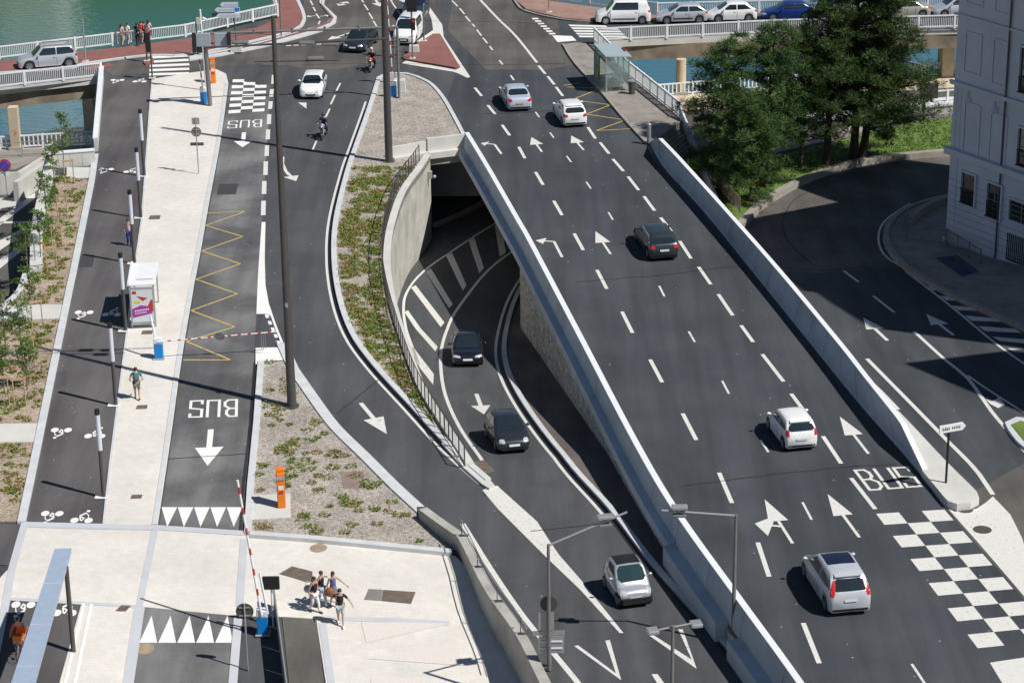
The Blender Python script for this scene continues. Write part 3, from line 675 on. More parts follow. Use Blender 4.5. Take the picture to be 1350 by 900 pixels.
# old tarmac on the bridge and repairs
sheet('road', xy(PP([(378, 55), (390, 40), (400, 10), (410, -60), (560, -60), (575, 10), (520, 78), (440, 92), (330, 84)], 'L')), 'L', 'asphalt_old', 0.004)
sheet('road', xy(PP([(610, -60), (760, -60), (733, 18), (741, 60), (757, 86), (720, 92), (640, 92), (590, 40)], 'D')), 'D', 'asphalt_old', 0.004)
sheet('road', xy(PP([(202, 68), (340, 58), (395, 50), (400, 60), (345, 84), (260, 92), (150, 100), (130, 88)], 'L')), 'L', 'asphalt_old', 0.008)
# left planted strip: gravel and paths
bedL = PP([(122, 240), (110, 302), (97, 365), (84, 428), (70, 495), (56, 560), (43, 628), (30, 688), (-70, 688), (-70, 452), (0, 404), (22, 387), (36, 358), (42, 330), (44, 300), (54, 252), (66, 232), (88, 232)], 'L')
slab('gravel_bed', xy(bedL), 'L', 0.05, 'gravel_warm')
for q in ([(-60, 407), (0, 405), (50, 403), (86, 403), (81, 421), (0, 424), (-60, 426)], [(-60, 560), (53, 559.5), (48, 584), (-60, 585)], [(88, 222), (126, 222), (121, 236), (88, 236)]):
    slab('path', xy(PP(q, 'L')), 'L', 0.075, 'conc_pale')
strip_obj('kerb', PP([(127, 205), (122, 240), (97, 365), (70, 495), (43, 628), (30, 690)], 'L'), 'L', -0.24, 0.14, 0.13, 'kerb')
strip_obj('kerb', smooth_path(PP([(-60, 446), (0, 404), (22, 386), (33, 357)], 'L'), 0.8), 'L', -0.3, 0.05, 0.1, 'kerb')
# retaining wall of that strip (pale coping) and the pale wall at its top
t = thing('planter_wall', 'pale concrete wall between the planted strip and the lower road', 'wall')
pw_ = smooth_path(PP([(39, 355), (41, 300), (51, 252), (60, 212)], 'L', 0.3), 1.0)
mb = MB(); solid_strip(mb, pw_, 'L', -0.7, 0.0, 0.3, 4.5); fixnormals(mb.build('wall_face', 'conc_pale', t))
t = thing('planter_end_wall', 'low pale panelled wall at the top of the planted strip beside the bike path', 'wall')
a_, b_ = P(62, 222, 'L'), P(126, 217, 'L')
mb = MB(); solid_strip(mb, [a_, b_], 'L', -0.15, 0.15, 0.95, 0.2); fixnormals(mb.build('wall_face', 'conc_pale', t))
mb = MB(); solid_strip(mb, [a_, b_], 'L', -0.2, 0.2, 1.05, -0.952); fixnormals(mb.build('coping', 'white', t))
mb = MB()
for k in range(1, 4): p = a_.lerp(b_, k/4); mb.box((p.x, p.y-0.155, 0.5), (0.03, 0.02, 0.85))
mb.build('joint', 'conc', t)
# ramp walls at far left
t = thing('ramp_wall', 'pale concrete ramp wall with sloping coping beside the lower road', 'wall')
def wallpx(mb, pts, s, h, th=0.3, up=None):
    solid_strip(mb, PP(pts, s, h), s, -th/2, th/2, h, 0.3)
mb = MB(); wallpx(mb, [(-40, 229), (0, 228), (24, 227), (60, 205)], 'W', 1.5); fixnormals(mb.build('wall_face', 'conc_pale', t))
mb = MB(); wallpx(mb, [(20, 240), (30, 234), (58, 214)], 'W', 1.4, 0.35); fixnormals(mb.build('ramp_side', 'conc_pale', t))
sheet('pavement', xy(PP([(-40, 262), (0, 262), (32, 262), (24, 272), (0, 276), (-40, 282)], 'W')), 'W', 'conc_pale', 0.05)
mb = MB()
for q in ([(-20, 298), (0, 288), (30, 265), (46, 254), (46, 262), (0, 297), (-20, 306)], [(-20, 325), (0, 317), (50, 290), (50, 296), (0, 330), (-20, 338)], [(-20, 292), (60, 292), (60, 294), (-20, 295)], [(-20, 351), (0, 342), (40, 316), (40, 322), (0, 354), (-20, 362)], [(-20, 276), (5, 273), (0, 277), (-20, 284)]):
    tri_poly(mb, xy(PP(q, 'W')), 'W', 0.01)
mb.build('road_marking', 'paint')['kind'] = 'structure'
sheet('pavement', xy(PP([(-40, 200), (0, 199), (114, 193), (120, 204), (60, 207), (20, 224), (-40, 226)], 'Q')), 'W', 'side_old', 0.03)

# plaza wall (rises above the plaza, slip road behind it)
t = thing('plaza_wall', 'concrete wall climbing between the pale plaza and the slip road', 'wall')
mb = MB(); i0 = 0
pin = offset_path(pwall, 0.42)
for p, q in zip(pwall, pin):
    zt = zs('A', p.y)+0.35; mb.v += [(p.x, p.y, zs('L', p.y)-0.5), (q.x, q.y, zs('L', p.y)-0.5), (q.x, q.y, zt), (p.x, p.y, zt)]
for k in range(len(pwall)-1):
    for j in range(4):
        a = 4*k+j; b = 4*k+(j+1) % 4; mb.f.append((a, a+4, b+4, b))
mb.f.append((0, 1, 2, 3)); e = 4*(len(pwall)-1); mb.f.append((e+3, e+2, e+1, e)); fixnormals(mb.build('wall_face', 'conc', t))
sheet('pavement', xy(offset_path(pwall, 0.42))[2:] + xy(PP([(770, 985), (722, 900), (650, 780), (612, 712)], 'A')), 'A', 'asphalt_brown', 0.05)

# underpass road kerb and brown pavement
rk = smooth_path(PP([(760, 290), (710, 345), (684, 382), (670, 415), (663, 445), (662, 472), (672, 505), (700, 552), (745, 610), (800, 672), (850, 737), (905, 800), (960, 860), (1020, 930), (1050, 970)], 'R'), 1.0)
brown = xy(rk) + [(p.x+0.3, p.y) for p in reversed(rr)] + [(rr[0].x+6, rr[0].y+8)]
slab('pavement', brown, 'R', 0.1, 'asphalt_brown')
strip_obj('kerb', rk, 'R', 0.0, 0.26, 0.2, 'kerb')
g3 = MB(); band(g3, rk, 'R', -0.22, -0.01, 0.006); g3.build('gutter', 'black')['kind'] = 'structure'
band(mk, rk[4:-18], 'R', -0.42, -0.26)
edge_o = smooth_path(PP([(720, 262), (656, 293), (596, 331), (557, 359), (537, 384), (532, 405), (536, 436), (552, 480)], 'R'), 0.8)
band(mk, edge_o, 'R', -0.08, 0.08)
edge_i = smooth_path(PP([(740, 296), (678, 330), (642, 358), (611, 396), (593, 425), (583, 455), (581, 482), (587, 520), (606, 563), (637, 609)], 'R'), 0.8)
band(mk, edge_i, 'R', -0.09, 0.09)
for q in ([(542, 379), (548, 376), (586, 425), (581, 431)], [(533, 411), (538, 409), (577, 457), (574, 463)], [(539, 456), (545, 458), (572, 493), (571, 507), (553, 484)],
          [(561, 358), (568, 354), (597, 401), (592, 406)], [(587.5, 336), (595.5, 332), (615, 376), (610, 383)], [(617.5, 316), (625, 312), (638, 353), (632, 360)], [(652, 297), (660, 294), (667, 333), (659, 338)]):
    tri_poly(mk, xy(PP(q, 'R')), 'R', 0.004)
# far kerb of the underpass seen in its shade
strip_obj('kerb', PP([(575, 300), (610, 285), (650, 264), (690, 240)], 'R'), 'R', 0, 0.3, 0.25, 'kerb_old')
# divider between slip road and underpass road
dv = [(645, 641), (656, 640), (680, 662), (708, 687), (726, 715), (737, 731), (765, 763), (822, 834), (817, 834), (764, 776), (720, 734), (680, 694), (657, 671), (636, 646)]
tri_poly(mk, xy(PP(dv, 'A')), 'A', 0.006)
slab('traffic_island', xy(PP([(582, 586), (608, 589), (628, 617), (640, 628), (652, 642), (645, 646), (636, 641), (610, 618)], 'A')), 'A', 0.12, 'conc_pale')
sheet('drain_cover', xy(PP([(624, 612), (638, 609), (653, 624), (637, 628)], 'A')), 'A', 'rust', 0.13)
# white kerb line under the plaza wall side of the slip road
band(mk, smooth_path(PP([(610, 690), (650, 754), (690, 812), (727, 857), (770, 910), (800, 960)], 'A'), 1.0), 'A', -0.12, 0.12)
for q in ([(757, 851), (762, 850), (812, 887), (798, 844), (804, 843), (819, 896)], [(854, 836), (858, 834.5), (912, 869), (894, 829), (900, 829), (918.5, 881)]):
    tri_poly(mk, xy(PP(q, 'A')), 'A', 0.004)
tri_poly(mk, xy(PP([(859, 888), (867, 888), (880, 906), (870, 906)], 'A')), 'A', 0.004)

# ---- right side: nose island, pavements, lawn
isl = smooth_path(PP([(1176, 542), (1183, 540), (1246, 606), (1288, 648), (1291, 656), (1280, 662), (1262, 664), (1250, 660), (1236, 644), (1216, 620)], 'D', 0.35), 0.5)
slab('traffic_island', xy(isl), 'D', 0.35, 'conc_pale')
wz = PP([(1247, 667), (1258, 674), (1272, 674), (1288, 670), (1300, 662), (1309, 654), (1332, 678), (1348, 710), (1362, 760), (1385, 830), (1354, 790), (1294, 720)], 'D')
tri_poly(mk, xy(wz), 'D', 0.006)
mks = MB()
slab('pavement', xy(PP([(790, 62), (905, 158), (866, 184), (851, 189), (823, 159), (790, 120), (757, 85), (741, 61), (760, 58)], 'D')), 'D', 0.13, 'side_old')
strip_obj('kerb', smooth_path(PP([(741, 60), (757, 85), (790, 121), (823, 160), (851, 190)], 'D'), 1.0), 'D', -0.02, 0.2, 0.14, 'kerb_old')
lawnk = smooth_path(PP([(972, 310), (990, 290), (1015, 268), (1060, 243), (1120, 222), (1180, 212), (1246, 206), (1330, 200)], 'T'), 1.2)
lawnf = PP([(1330, 152), (1246, 160), (1222, 162), (1150, 178), (1080, 196), (1000, 215), (930, 235), (925, 290)], 'T')
slab('lawn', xy(lawnk) + xy(lawnf), 'T', 0.22, 'grass')
strip_obj('kerb', lawnk, 'T', -0.1, 0.42, 0.42, 'kerb_old')
strip_obj('pavement', smooth_path(PP([(930, 228), (1000, 208), (1080, 189), (1150, 171), (1222, 156), (1330, 144)], 'T'), 2), 'T', -0.2, 1.4, 0.14, 'side_old')
strip_obj('kerb', smooth_path(PP([(950, 165), (1100, 158), (1200, 144), (1330, 133)], 'T'), 2), 'T', 0, 1.8, 0.14, 'kerb')
sheet('pavement', xy(PP([(800, 133), (868, 128), (1220, 100), (1330, 92), (1330, 112), (1220, 118), (1000, 135), (800, 160)], 'Q')), 'Q', 'tan_conc', 0.02)
rk2 = smooth_path(PP([(1330, 246), (1246, 262), (1196, 277), (1170, 298), (1165, 320), (1180, 345), (1206, 366), (1260, 396), (1350, 438), (1450, 490)], 'T'), 1.0)
strip_obj('kerb', rk2, 'T', -0.02, 0.32, 0.3, 'kerb_old')
rk3 = offset_path(rk2, 1.3)
slab('pavement', xy(offset_path(rk2, 0.32)) + [(75, rk2[-1].y), (75, rk2[0].y)], 'T', 0.16, 'side_old')
strip_obj('kerb', rk3[:14], 'T', 0, 0.35, 0.7, 'kerb_old')
band(mks, smooth_path(PP([(1200, 268), (1168, 290), (1158, 312), (1165, 335), (1188, 352)], 'T'), 0.8), 'T', -0.07, 0.07)
sheet('bay_marking', xy(PP([(1232, 343), (1262, 340), (1292, 362), (1268, 368)], 'T')), 'T', mat('blue_bay_paint', (0.02, 0.045, 0.12), 0.8, col2=(0.08, 0.08, 0.085), c2scale=1.5), 0.168)
# grassy island at the right frame edge
slab('traffic_island', xy(smooth_path(PP([(1325, 556), (1340, 549), (1370, 552), (1400, 590), (1380, 604), (1345, 585)], 'T', 0.15), 0.6, True)), 'T', 0.15, 'kerb')
slab('grass_island', xy(PP([(1333, 559), (1345, 554), (1372, 560), (1392, 590), (1350, 580)], 'T', 0.18)), 'T', 0.18, 'grass')

# ---- painted markings
def dash(mb, a, b, wd, s, dz=0.014):
    a, b = P(*a, s), P(*b, s); d = (b-a).normalized(); e = b-a; e.z = 0
    n = Vector((-d.y, d.x, 0)).normalized()*wd/2
    tri_poly(mb, xy([a-n, b-n, b+n, a+n]), s, dz)
def pline(mb, pts, wd, s, dz=0.014, sm=True):
    p = smooth_path(PP(pts, s), 1.0) if sm else PP(pts, s); band(mb, p, s, -wd/2, wd/2, dz)
L1 = [((626,116),(635,127)),((643,139),(653,151)),((662,165),(672,179)),((684,194),(692,209)),((706,227),(716,244)),((730,265),(741,284)),((757,308),(769,330)),((787,356),(800,381)),((820,411),(834,439)),((857,474),(873,504)),((900,545),(918,580)),((948,623),(965,663)),((999,715),(1014,760)),((1059,821),(1080,874)),((1112, 930),(1140,990))]
for a, b in L1: dash(mk, a, b, 0.2, 'D')
L2 = [((706,148),(711,155)),((725,175),(730,182)),((747,206),(753,214)),((773,240),(779,249)),((802,280),(808,290)),((832,326),(839,337)),((869,377),(876,391)),((908,437),(916,451)),((952,502),(961,519)),((1003,580),(1013,596)),((1058,662),(1070,685)),((1122,759),(1140,790)),((1202,875),(1220,902))]
for k, (a, b) in enumerate(L2):
    if k not in (5, 11): dash(mk, a, b, 0.11, 'D')
L3 = [((710,87),(719,98)),((722,101),(731,112)),((733,115),(742,127)),((745,132),(753,139)),((757,144),(766,155)),((775,168),(785,183)),((791,188),(803,203)),((808,210),(822,226)),((828,233),(842,251)),((849,259),(863,278)),((871,287),(885,305)),((896,318),(911,341)),((921,352),(937,375)),((947,388),(966,416)),((977,429),(993,451)),((1005,467),(1033,503)),((1043,519),(1061,543)),((1085,575),(1109,611)),((1122,630),(1154,671))]
for a, b in L3: dash(mk, a, b, 0.2, 'D')
pline(mk, [(631, -2), (657, 25.6), (680, 48), (708, 83)], 0.2, 'D')
for a, b in [((1000,5),(1030,35)),((1040,45),(1065,75)),((1070,85),(1095,115)),((1105,125),(1118,140)),((1128,155),(1153,187)),((1160,197),(1183,225)),((1195,240),(1210,260)),((1245,313),(1262,335)),((1303,390),(1320,415))]:
    dash(mk, (340+a[0]/3.91, a[1]/3.91), (340+b[0]/3.91, b[1]/3.91), 0.14, 'D')
for a, b in [((530,-5),(545,15)),((548,25),(568,55)),((572,68),(592,100)),((595,110),(612,138)),((592,185),(608,163)),((685,0),(692,14)),((692,15),(712,45)),((718,55),(738,80)),((270,5),(283,28)),((285,38),(297,60)),((300,72),(317,97)),((312,128),(320,110)),
             ((405,470),(425,430)),((375,540),(398,492)),((350,605),(370,562)),((283,772),(302,727))]:
    dash(mk, (340+a[0]/3.91, a[1]/3.91), (340+b[0]/3.91, b[1]/3.91), 0.13, 'L')
for a, b in [((361,99),(360,111)),((358.5,118),(357.5,128)),((357,134),(356,144)),((355,151),(354.5,164)),((353.5,171),(353,184)),((352,192),(351.5,206)),((350.5,213),(350,231)),((348.5,239),(348,256)),((347.5,265),(347,284))]:
    dash(mk, a, b, 0.28, 'L', 0.012)
mf = MB()
tri_poly(mf, xy(PP([(345, 293), (350, 293), (349, 340), (350, 376), (355, 403), (360, 420), (353, 414), (338, 414), (341, 350)], 'L')), 'L', 0.014)
pline(mf, [(354, 403), (362, 427), (372, 452)], 0.12, 'L', 0.02)
for k in range(5): x = 349+k*3.9; y = 417+k*8.7; tri_poly(mf, xy(PP([(x, y-2.4), (x+4.5, y-2.4), (x+6, y+2), (x+1.5, y+2.4)], 'L')), 'L', 0.014)
tri_poly(mf, xy(PP([(337, 460), (372, 459), (376, 476), (345, 478), (337, 482)], 'L')), 'L', 0.07)
def arrow(mb, tail, tip, s, wd=0.16, head=0.5, hl=0.42, dz=0.014):
    a, b = P(*tail, s), P(*tip, s); a.z = b.z = 0; d = b-a; L_ = d.length; d.normalize(); n = Vector((-d.y, d.x, 0))
    m_ = a+d*(L_*(1-hl))
    tri_poly(mb, xy([a-n*wd/2, m_-n*wd/2, m_+n*wd/2, a+n*wd/2]), s, dz)
    tri_poly(mb, xy([m_-n*head, b, m_+n*head]), s, dz+0.001)
arrow(mf, (278, 566), (273.6, 614), 'L', 0.28, 0.68, 0.5); arrow(mf, (321.7, 175), (319.7, 194.5), 'L', 0.28, 0.62, 0.42)
arrow(mk, (475.5, 531), (510, 572), 'L', 0.22, 0.52, 0.5, 0.006); arrow(mk, (628, 519), (638, 546), 'R', 0.22, 0.5, 0.42, 0.006)
for a, b in (((714.5, 200.5), (700.5, 181)), ((769.5, 198), (753, 179)), ((805, 335), (785, 305)), ((1145, 598), (1107, 549)), ((1133, 708), (1091, 651)), ((1045, 716), (1008, 658))):
    arrow(mk, a, b, 'D', 0.14, 0.44, 0.5, 0.008)
arrow(mk, (1170, 449), (1138, 419), 'T', 0.2, 0.5, 0.5, 0.014); arrow(mk, (1257, 442), (1221, 414), 'T', 0.2, 0.5, 0.5, 0.014)
pline(mk, [(661, 203), (652, 190.5)], 0.16, 'D', 0.006, False); arrow(mk, (652, 190.5), (634, 189), 'D', 0.16, 0.5, 0.45, 0.008)
pline(mk, [(741, 339), (730.5, 318.5)], 0.16, 'D', 0.006, False); arrow(mk, (730.5, 318.5), (706, 317), 'D', 0.16, 0.55, 0.5, 0.008)
arrow(mk, (1032, 694), (995, 690), 'D', 0.16, 1.05, 0.62, 0.011)
pline(mk, [(373, 207), (372.5, 216), (377, 226), (381, 231)], 0.2, 'L', 0.006); arrow(mk, (377, 226), (390.5, 239), 'L', 0.2, 0.5, 0.5, 0.008)
tri_poly(mk, xy(PP([(393, 135.5), (404, 135.5), (404, 143.5)], 'L')), 'L', 0.006)
arrow(mk, (455, 4), (446, 8), 'L', 0.15, 0.5, 0.5, 0.01); arrow(mk, (450, 6.5), (458, 2.5), 'L', 0.15, 0.5, 0.5, 0.012); arrow(mk, (495, 0), (501, 9), 'L', 0.2, 0.5, 0.5, 0.01); arrow(mk, (530, -4), (537, 5), 'L', 0.2, 0.5, 0.5, 0.01)
arrow(mk, (462, 43.5), (432, 53), 'L', 0.2, 0.5, 0.4, 0.01); arrow(mk, (416, 21), (404, 22.5), 'L', 0.12, 0.35, 0.4, 0.01); arrow(mk, (422, 22), (435, 20.5), 'L', 0.12, 0.35, 0.4, 0.01)
for k in range(7): dash(mk, (385+k*10-8, 60.8-k*0.5), (385+k*10-1, 60.4-k*0.5), 0.22, 'L', 0.012)
# right road lines
for a, b in (((1112, 357), (1132, 372)), ((1151, 390), (1179, 412))): dash(mk, a, b, 0.17, 'T')
pline(mk, [(1205, 437), (1248, 476), (1276, 499), (1307, 542), (1322, 560), (1352, 596)], 0.2, 'T')
pline(mk, [(1276, 495), (1300, 512), (1352, 545)], 0.14, 'T', 0.016)
tri_poly(mk, xy(PP([(1299, 526), (1308, 529), (1317, 524), (1325, 533), (1316, 538), (1306, 533)], 'T')), 'T', 0.015)
pline(mk, [(1143, 473), (1208, 539), (1252, 584), (1280, 612), (1309, 652)], 0.22, 'T')
pline(mk, [(1183, 540), (1160, 516), (1143, 500)], 0.3, 'T', 0.016)
pline(mk, [(1194, 358), (1250, 401), (1309, 450), (1352, 481)], 0.15, 'T')
for q in ([(1198,357.5),(1209,357.5),(1212,360.5),(1203,360.5)],[(1210,367),(1229,368),(1233,372),(1216,371)],[(1223,378),(1249,380),(1254,384.5),(1230,383)],[(1239,390),(1270,393),(1278,397.5),(1248,396)],[(1254,403),(1292,406),(1300,410.5),(1264,409)],[(1271,416),(1315,420),(1323,424.5),(1281,423)],[(1289,430),(1338,433.5),(1347,439),(1299,436.5)],[(1308,444),(1352,447.5),(1352,453),(1318,449.5)],[(1328,459),(1352,460.5),(1352,465),(1338,464)]):
    tri_poly(mk, xy(PP(q, 'T')), 'T', 0.014)
pline(mk, [(1213, 622), (1242, 661), (1248, 669)], 0.12, 'D', 0.005)
# checkers
def world_quad(q, s): return [P(x, y, s) for x, y in q]
def bil(q, u, v): return (q[0].lerp(q[1], u)).lerp(q[3].lerp(q[2], u), v)
def checker(mb, q, s, nu, nv, par=0, dz=0.008, skip=()):
    for j in range(nv):
        for i in range(nu):
            if (i+j+par) % 2 == 0 and (i, j) not in skip:
                tri_poly(mb, xy([bil(q, i/nu, j/nv), bil(q, (i+1)/nu, j/nv), bil(q, (i+1)/nu, (j+1)/nv), bil(q, i/nu, (j+1)/nv)]), s, dz)
checker(mk, world_quad([(1155, 677), (1245, 671.5), (1394, 843), (1289, 854)], 'D'), 'D', 3, 11)
checker(mf, world_quad([(307, 105), (352, 105), (348.5, 147), (301, 150)], 'L'), 'L', 3, 11, 0, 0.012, skip=((1, 0), (2, 0), (2, 1)))
tri_poly(mf, xy(PP([(307, 105.5), (313, 105.5), (343, 113.5), (321, 112), (321, 109.5)], 'L')), 'L', 0.016)
tri_poly(mk, xy(PP([(1305, 873), (1365, 864), (1395, 906), (1325, 906)], 'D')), 'D', 0.006)
# rows of triangles on the raised tables
for k in range(5):
    x = 213+k*21.5; tri_poly(mf, xy(PP([(x, 668.5), (x+20.5, 668.5), (x+7.5+k*0.4, 694.5)], 'L')), 'L', 0.014)
    x = 183.7+k*25.0; tri_poly(mf, xy(PP([(x, 847), (x+23.5, 847), (x+16.2, 811.5)], 'L')), 'L', 0.016)
# zebra crossings
for k in range(6): tri_poly(mf, xy(PP([(199-k*0.5+(k < 2)*3, 69+k*5.6), (240+(k > 0)*9, 66+k*5.9), (240+(k > 0)*10, 69+k*5.9), (199-k*0.5, 72.2+k*5.6)], 'L')), 'L', 0.012)
for k in range(5): tri_poly(mf, xy(PP([(749+k*3.2, 33+k*3.6), (810+k*3.5-(k == 0)*12, 34.2+k*3.4), (813+k*3.5-(k == 0)*12, 36.2+k*3.4), (752+k*3.2, 35.2+k*3.6)], 'D')), 'D', 0.012)
tri_poly(mf, xy(PP([(728, 47), (754, 48), (760, 54), (735, 56)], 'D')), 'D', 0.012)
for k in range(7): tri_poly(mf, xy(PP([(701+k*3.7, 24.3+k*3.3), (709+k*3.7, 24+k*3.3), (710.5+k*3.7, 25.8+k*3.3), (702.5+k*3.7, 26.2+k*3.3)], 'D')), 'D', 0.012)
# yellow bus stop zigzags
my = MB()
zl = [(272, 281), (323.5, 279), (271, 297.5), (320, 312), (266, 331), (317, 348), (258, 368.5), (313, 387.5), (252, 409.5), (309.5, 431), (245.5, 450), (304, 474.5), (242, 474.5)]
for a, b in zip(zl, zl[1:]): pline(my, [a, b], 0.1, 'L', 0.013, False)
zr = [(741, 113), (757, 115), (786, 119.5), (754, 132), (805, 138.6), (773, 152), (824.5, 158.5), (786, 172.6), (835, 170)]
zr2 = [((743, 113), (765, 110)), ((748, 115), (790, 117)), ((754, 132), (787, 119)), ((754, 132), (805, 138.6)), ((805, 138.6), (773, 151)), ((773, 151), (824.5, 158.5)), ((824.5, 158.5), (786, 172.6)), ((786, 172.6), (833, 170))]
for a, b in zr2: pline(my, [a, b], 0.1, 'D', 0.013, False)
my.build('yellow_marking', 'paint_yellow')['kind'] = 'structure'
# BUS lettering as painted strokes
GL = {'B': [[(0, 0), (0, 1)], [(0, 1), (.62, 1), (.85, .86), (.85, .66), (.6, .52), (0, .52)], [(.6, .52), (1, .36), (1, .14), (.7, 0), (0, 0)]],
      'U': [[(0, 1), (0, 0), (1, 0), (1, 1)]], 'S': [[(1, .82), (1, 1), (0, 1), (0, .54), (1, .46), (1, 0), (0, 0), (0, .18)]]}
def stroke_text(mb, txt, q, s, wd, gap=0.28, dz=0.012, lib=GL):
    """q: corners bottom-left, bottom-right, top-right, top-left of the whole word as read"""
    q = [P(x, y, s) for x, y in q]; n = len(txt); cw = 1/(n+(n-1)*gap)
    for i, ch in enumerate(txt):
        u0 = i*cw*(1+gap)
        for st in lib[ch]:
            pts = [bil(q, u0+x*cw, y) for x, y in st]
            for a, b in zip(pts, pts[1:]):
                d = (b-a); d.z = 0
                if d.length < 1e-4: continue
                d.normalize(); n_ = Vector((-d.y, d.x, 0))*wd/2; e = d*wd*0.45
                i0 = len(mb.f); tri_poly(mb, xy([a-e-n_, b+e-n_, b+e+n_, a-e+n_]), s, dz); dz += 0.0006
stroke_text(mf, 'BUS', [(312, 527), (252, 529), (250, 550), (311.5, 548.5)], 'L', 0.14, 0.5)
stroke_text(mf, 'BUS', [(344.5, 158), (302, 160.5), (300.5, 169.5), (344, 167.5)], 'L', 0.12, 0.5)
stroke_text(mk, 'BUS', [(1147, 646), (1214, 641), (1196, 616), (1127, 620)], 'D', 0.15, 0.38)
# bicycle symbols
def bike_symbol(mb, px, py, s='L', ang=0.0, sc=1.0, dz=0.02):
    c = P(px, py, s); ca, sa = math.cos(ang), math.sin(ang)
    def w_(x, y): return (c.x+(x*ca-y*sa)*sc, c.y+(x*sa+y*ca)*sc)
    for sx in (-0.46, 0.46):
        tri_poly(mb, [w_(sx+0.27*math.cos(2*math.pi*k/14), 0.27*math.sin(2*math.pi*k/14)*1.3) for k in range(14)], s, dz)
    def ln(a, b, t=0.07, z=0.0):
        d = Vector((b[0]-a[0], b[1]-a[1])).normalized(); n = (-d.y*t/2, d.x*t/2)
        tri_poly(mb, [w_(a[0]-n[0], a[1]-n[1]), w_(b[0]-n[0], b[1]-n[1]), w_(b[0]+n[0], b[1]+n[1]), w_(a[0]+n[0], a[1]+n[1])], s, dz+z)
    ln((-0.05, -0.05), (-0.22, 0.55), 0.1, 0.001); ln((-0.22, 0.6), (0.12, 1.0), 0.17, 0.002); ln((0.12, 0.95), (0.34, 0.66), 0.08, 0.003); ln((0.3, 0.7), (0.46, 0.1), 0.06, 0.004); ln((-0.2, 0.5), (0.1, 0.3), 0.12, 0.005); ln((0.1, 0.32), (0, -0.1), 0.1, 0.006)
    tri_poly(mb, [w_(0.2+0.13*math.cos(2*math.pi*k/10), 1.22+0.15*math.sin(2*math.pi*k/10)) for k in range(10)], s, dz+0.007)
for x, y, a in ((140, 223.5, 180), (173, 227, 0), (111, 412, 180), (147, 415, 0), (81, 567, 180), (125, 575, 0), (69, 677, 180), (107.5, 686, 0), (31, 797, 180), (85, 808, 0), (155, 106, 180), (184, 108, 0)):
    bike_symbol(mf, x, y, 'L', R(a-3), 0.7)
mf.f and mf.build('road_marking', 'paint_fresh').__setitem__('kind', 'structure')
bline_p.build('road_marking', 'paint_fresh')['kind'] = 'structure'
mk.build('road_marking', 'paint')['kind'] = 'structure'
mks.build('road_marking', 'paint')['kind'] = 'structure'

# red paved areas on the bridge side
slab('pavement', xy(PP([(-60, 88), (0, 83), (102, 70.5), (158, 64.5), (248, 52.5), (340, 38.5), (366, 26), (361, 0), (352, -40), (375, -40), (392, 0), (401, 23), (396, 36), (340, 53.5), (252, 72.5), (192, 74), (110, 85), (96, 90), (0, 97), (-60, 101)], 'L')), 'L', 0.12, 'brick_red')
strip_obj('kerb', smooth_path(PP([(-60, 102), (0, 98), (96, 91), (110, 86), (192, 75), (252, 73.5), (340, 54.5), (390, 41), (402, 30), (401.5, 18), (392, -3)], 'L'), 1.0), 'L', -0.02, 0.24, 0.13, 'kerb')
slab('traffic_island', xy(PP([(430, -10), (427, 8), (444, 24), (443, 31), (425, 42), (395, 51), (345, 64), (290, 75), (250, 81), (250, 76), (300, 67), (345, 56.5), (395, 43), (430, 33), (437, 25), (421, 5), (424, -10)], 'L')), 'L', 0.12, 'kerb')
sheet('traffic_island', xy(PP([(427, -10), (424, 7), (440, 25), (436, 32), (410, 42.5), (345, 60.5), (290, 72), (270, 75), (300, 69), (345, 58.5), (405, 41), (432, 31.5), (437, 25), (423, 7)], 'L')), 'L', 'brick_red', 0.125)
slab('traffic_island', xy(PP([(110, 92), (145, 85), (150, 89), (112, 94)], 'L')), 'L', 0.12, 'brick_red')
slab('traffic_island', xy(PP([(189, 84), (200, 77), (203, 80), (203, 84), (192, 87)], 'L')), 'L', 0.12, 'brick_red')
wa = PP([(555, -8), (569, 26), (571, 40), (548, 56), (553, 56), (571, 46), (580, 46), (607, 89), (601, 92.5), (535, 80.5), (530, 84), (598, 95), (606, 98), (616, 103), (620, 102), (585, 49), (583, 33), (565, 8), (560, -8)], 'D')
mb = MB(); tri_poly(mb, xy(wa), 'L', 0.012); mb.build('road_marking', 'paint')['kind'] = 'structure'
slab('traffic_island', xy(PP([(571, 46.5), (580, 46.5), (606, 89.5), (600, 91), (534, 80), (530, 77), (545, 68), (548, 61)], 'D')), 'D', 0.12, 'brick_red')
slab('pavement', xy(PP([(675, -10), (682, 4), (695, 15), (741, 25.5), (782, 29), (866, 27.5), (1000, 20), (1420, 17), (1420, 10.5), (866, 22.5), (733, 4.5), (740, -20)], 'D')), 'D', 0.12, 'brick_pink')
strip_obj('kerb', smooth_path(PP([(670, -16), (682, 5), (695, 16), (741, 26.5), (782, 30)], 'D'), 1.0), 'D', 0.0, -0.2, 0.13, 'kerb_old')
for x, y in ((187, 537.5), (180, 655.5), (204, 287.5), (194, 439)):
    sheet('drain_cover', xy(PP([(x-8, y+2.6), (x-6, y-2.4), (x+8, y-2.8), (x+6.5, y+2.2)], 'L')), 'L', 'rust', 0.05)
sheet('drain_cover', xy(PP([(152, 806), (160, 798.5), (173, 799), (166, 806.5)], 'L')), 'L', 'rust', 0.05)
sheet('drain_cover', xy(PP([(480, 791), (486, 777), (505, 778), (502, 792.5)], 'L')), 'L', mat('grey_cover', (0.2, 0.19, 0.17), 0.8, var=0.1), 0.045)
sheet('drain_cover', xy(PP([(502.5, 792.7), (505.5, 778.2), (548, 781), (542, 796.5)], 'L')), 'L', 'rust', 0.045)
sheet('drain_cover', xy(PP([(368, 757), (385, 747), (412, 754), (412, 768), (404, 768)], 'L')), 'L', 'rust', 0.045)
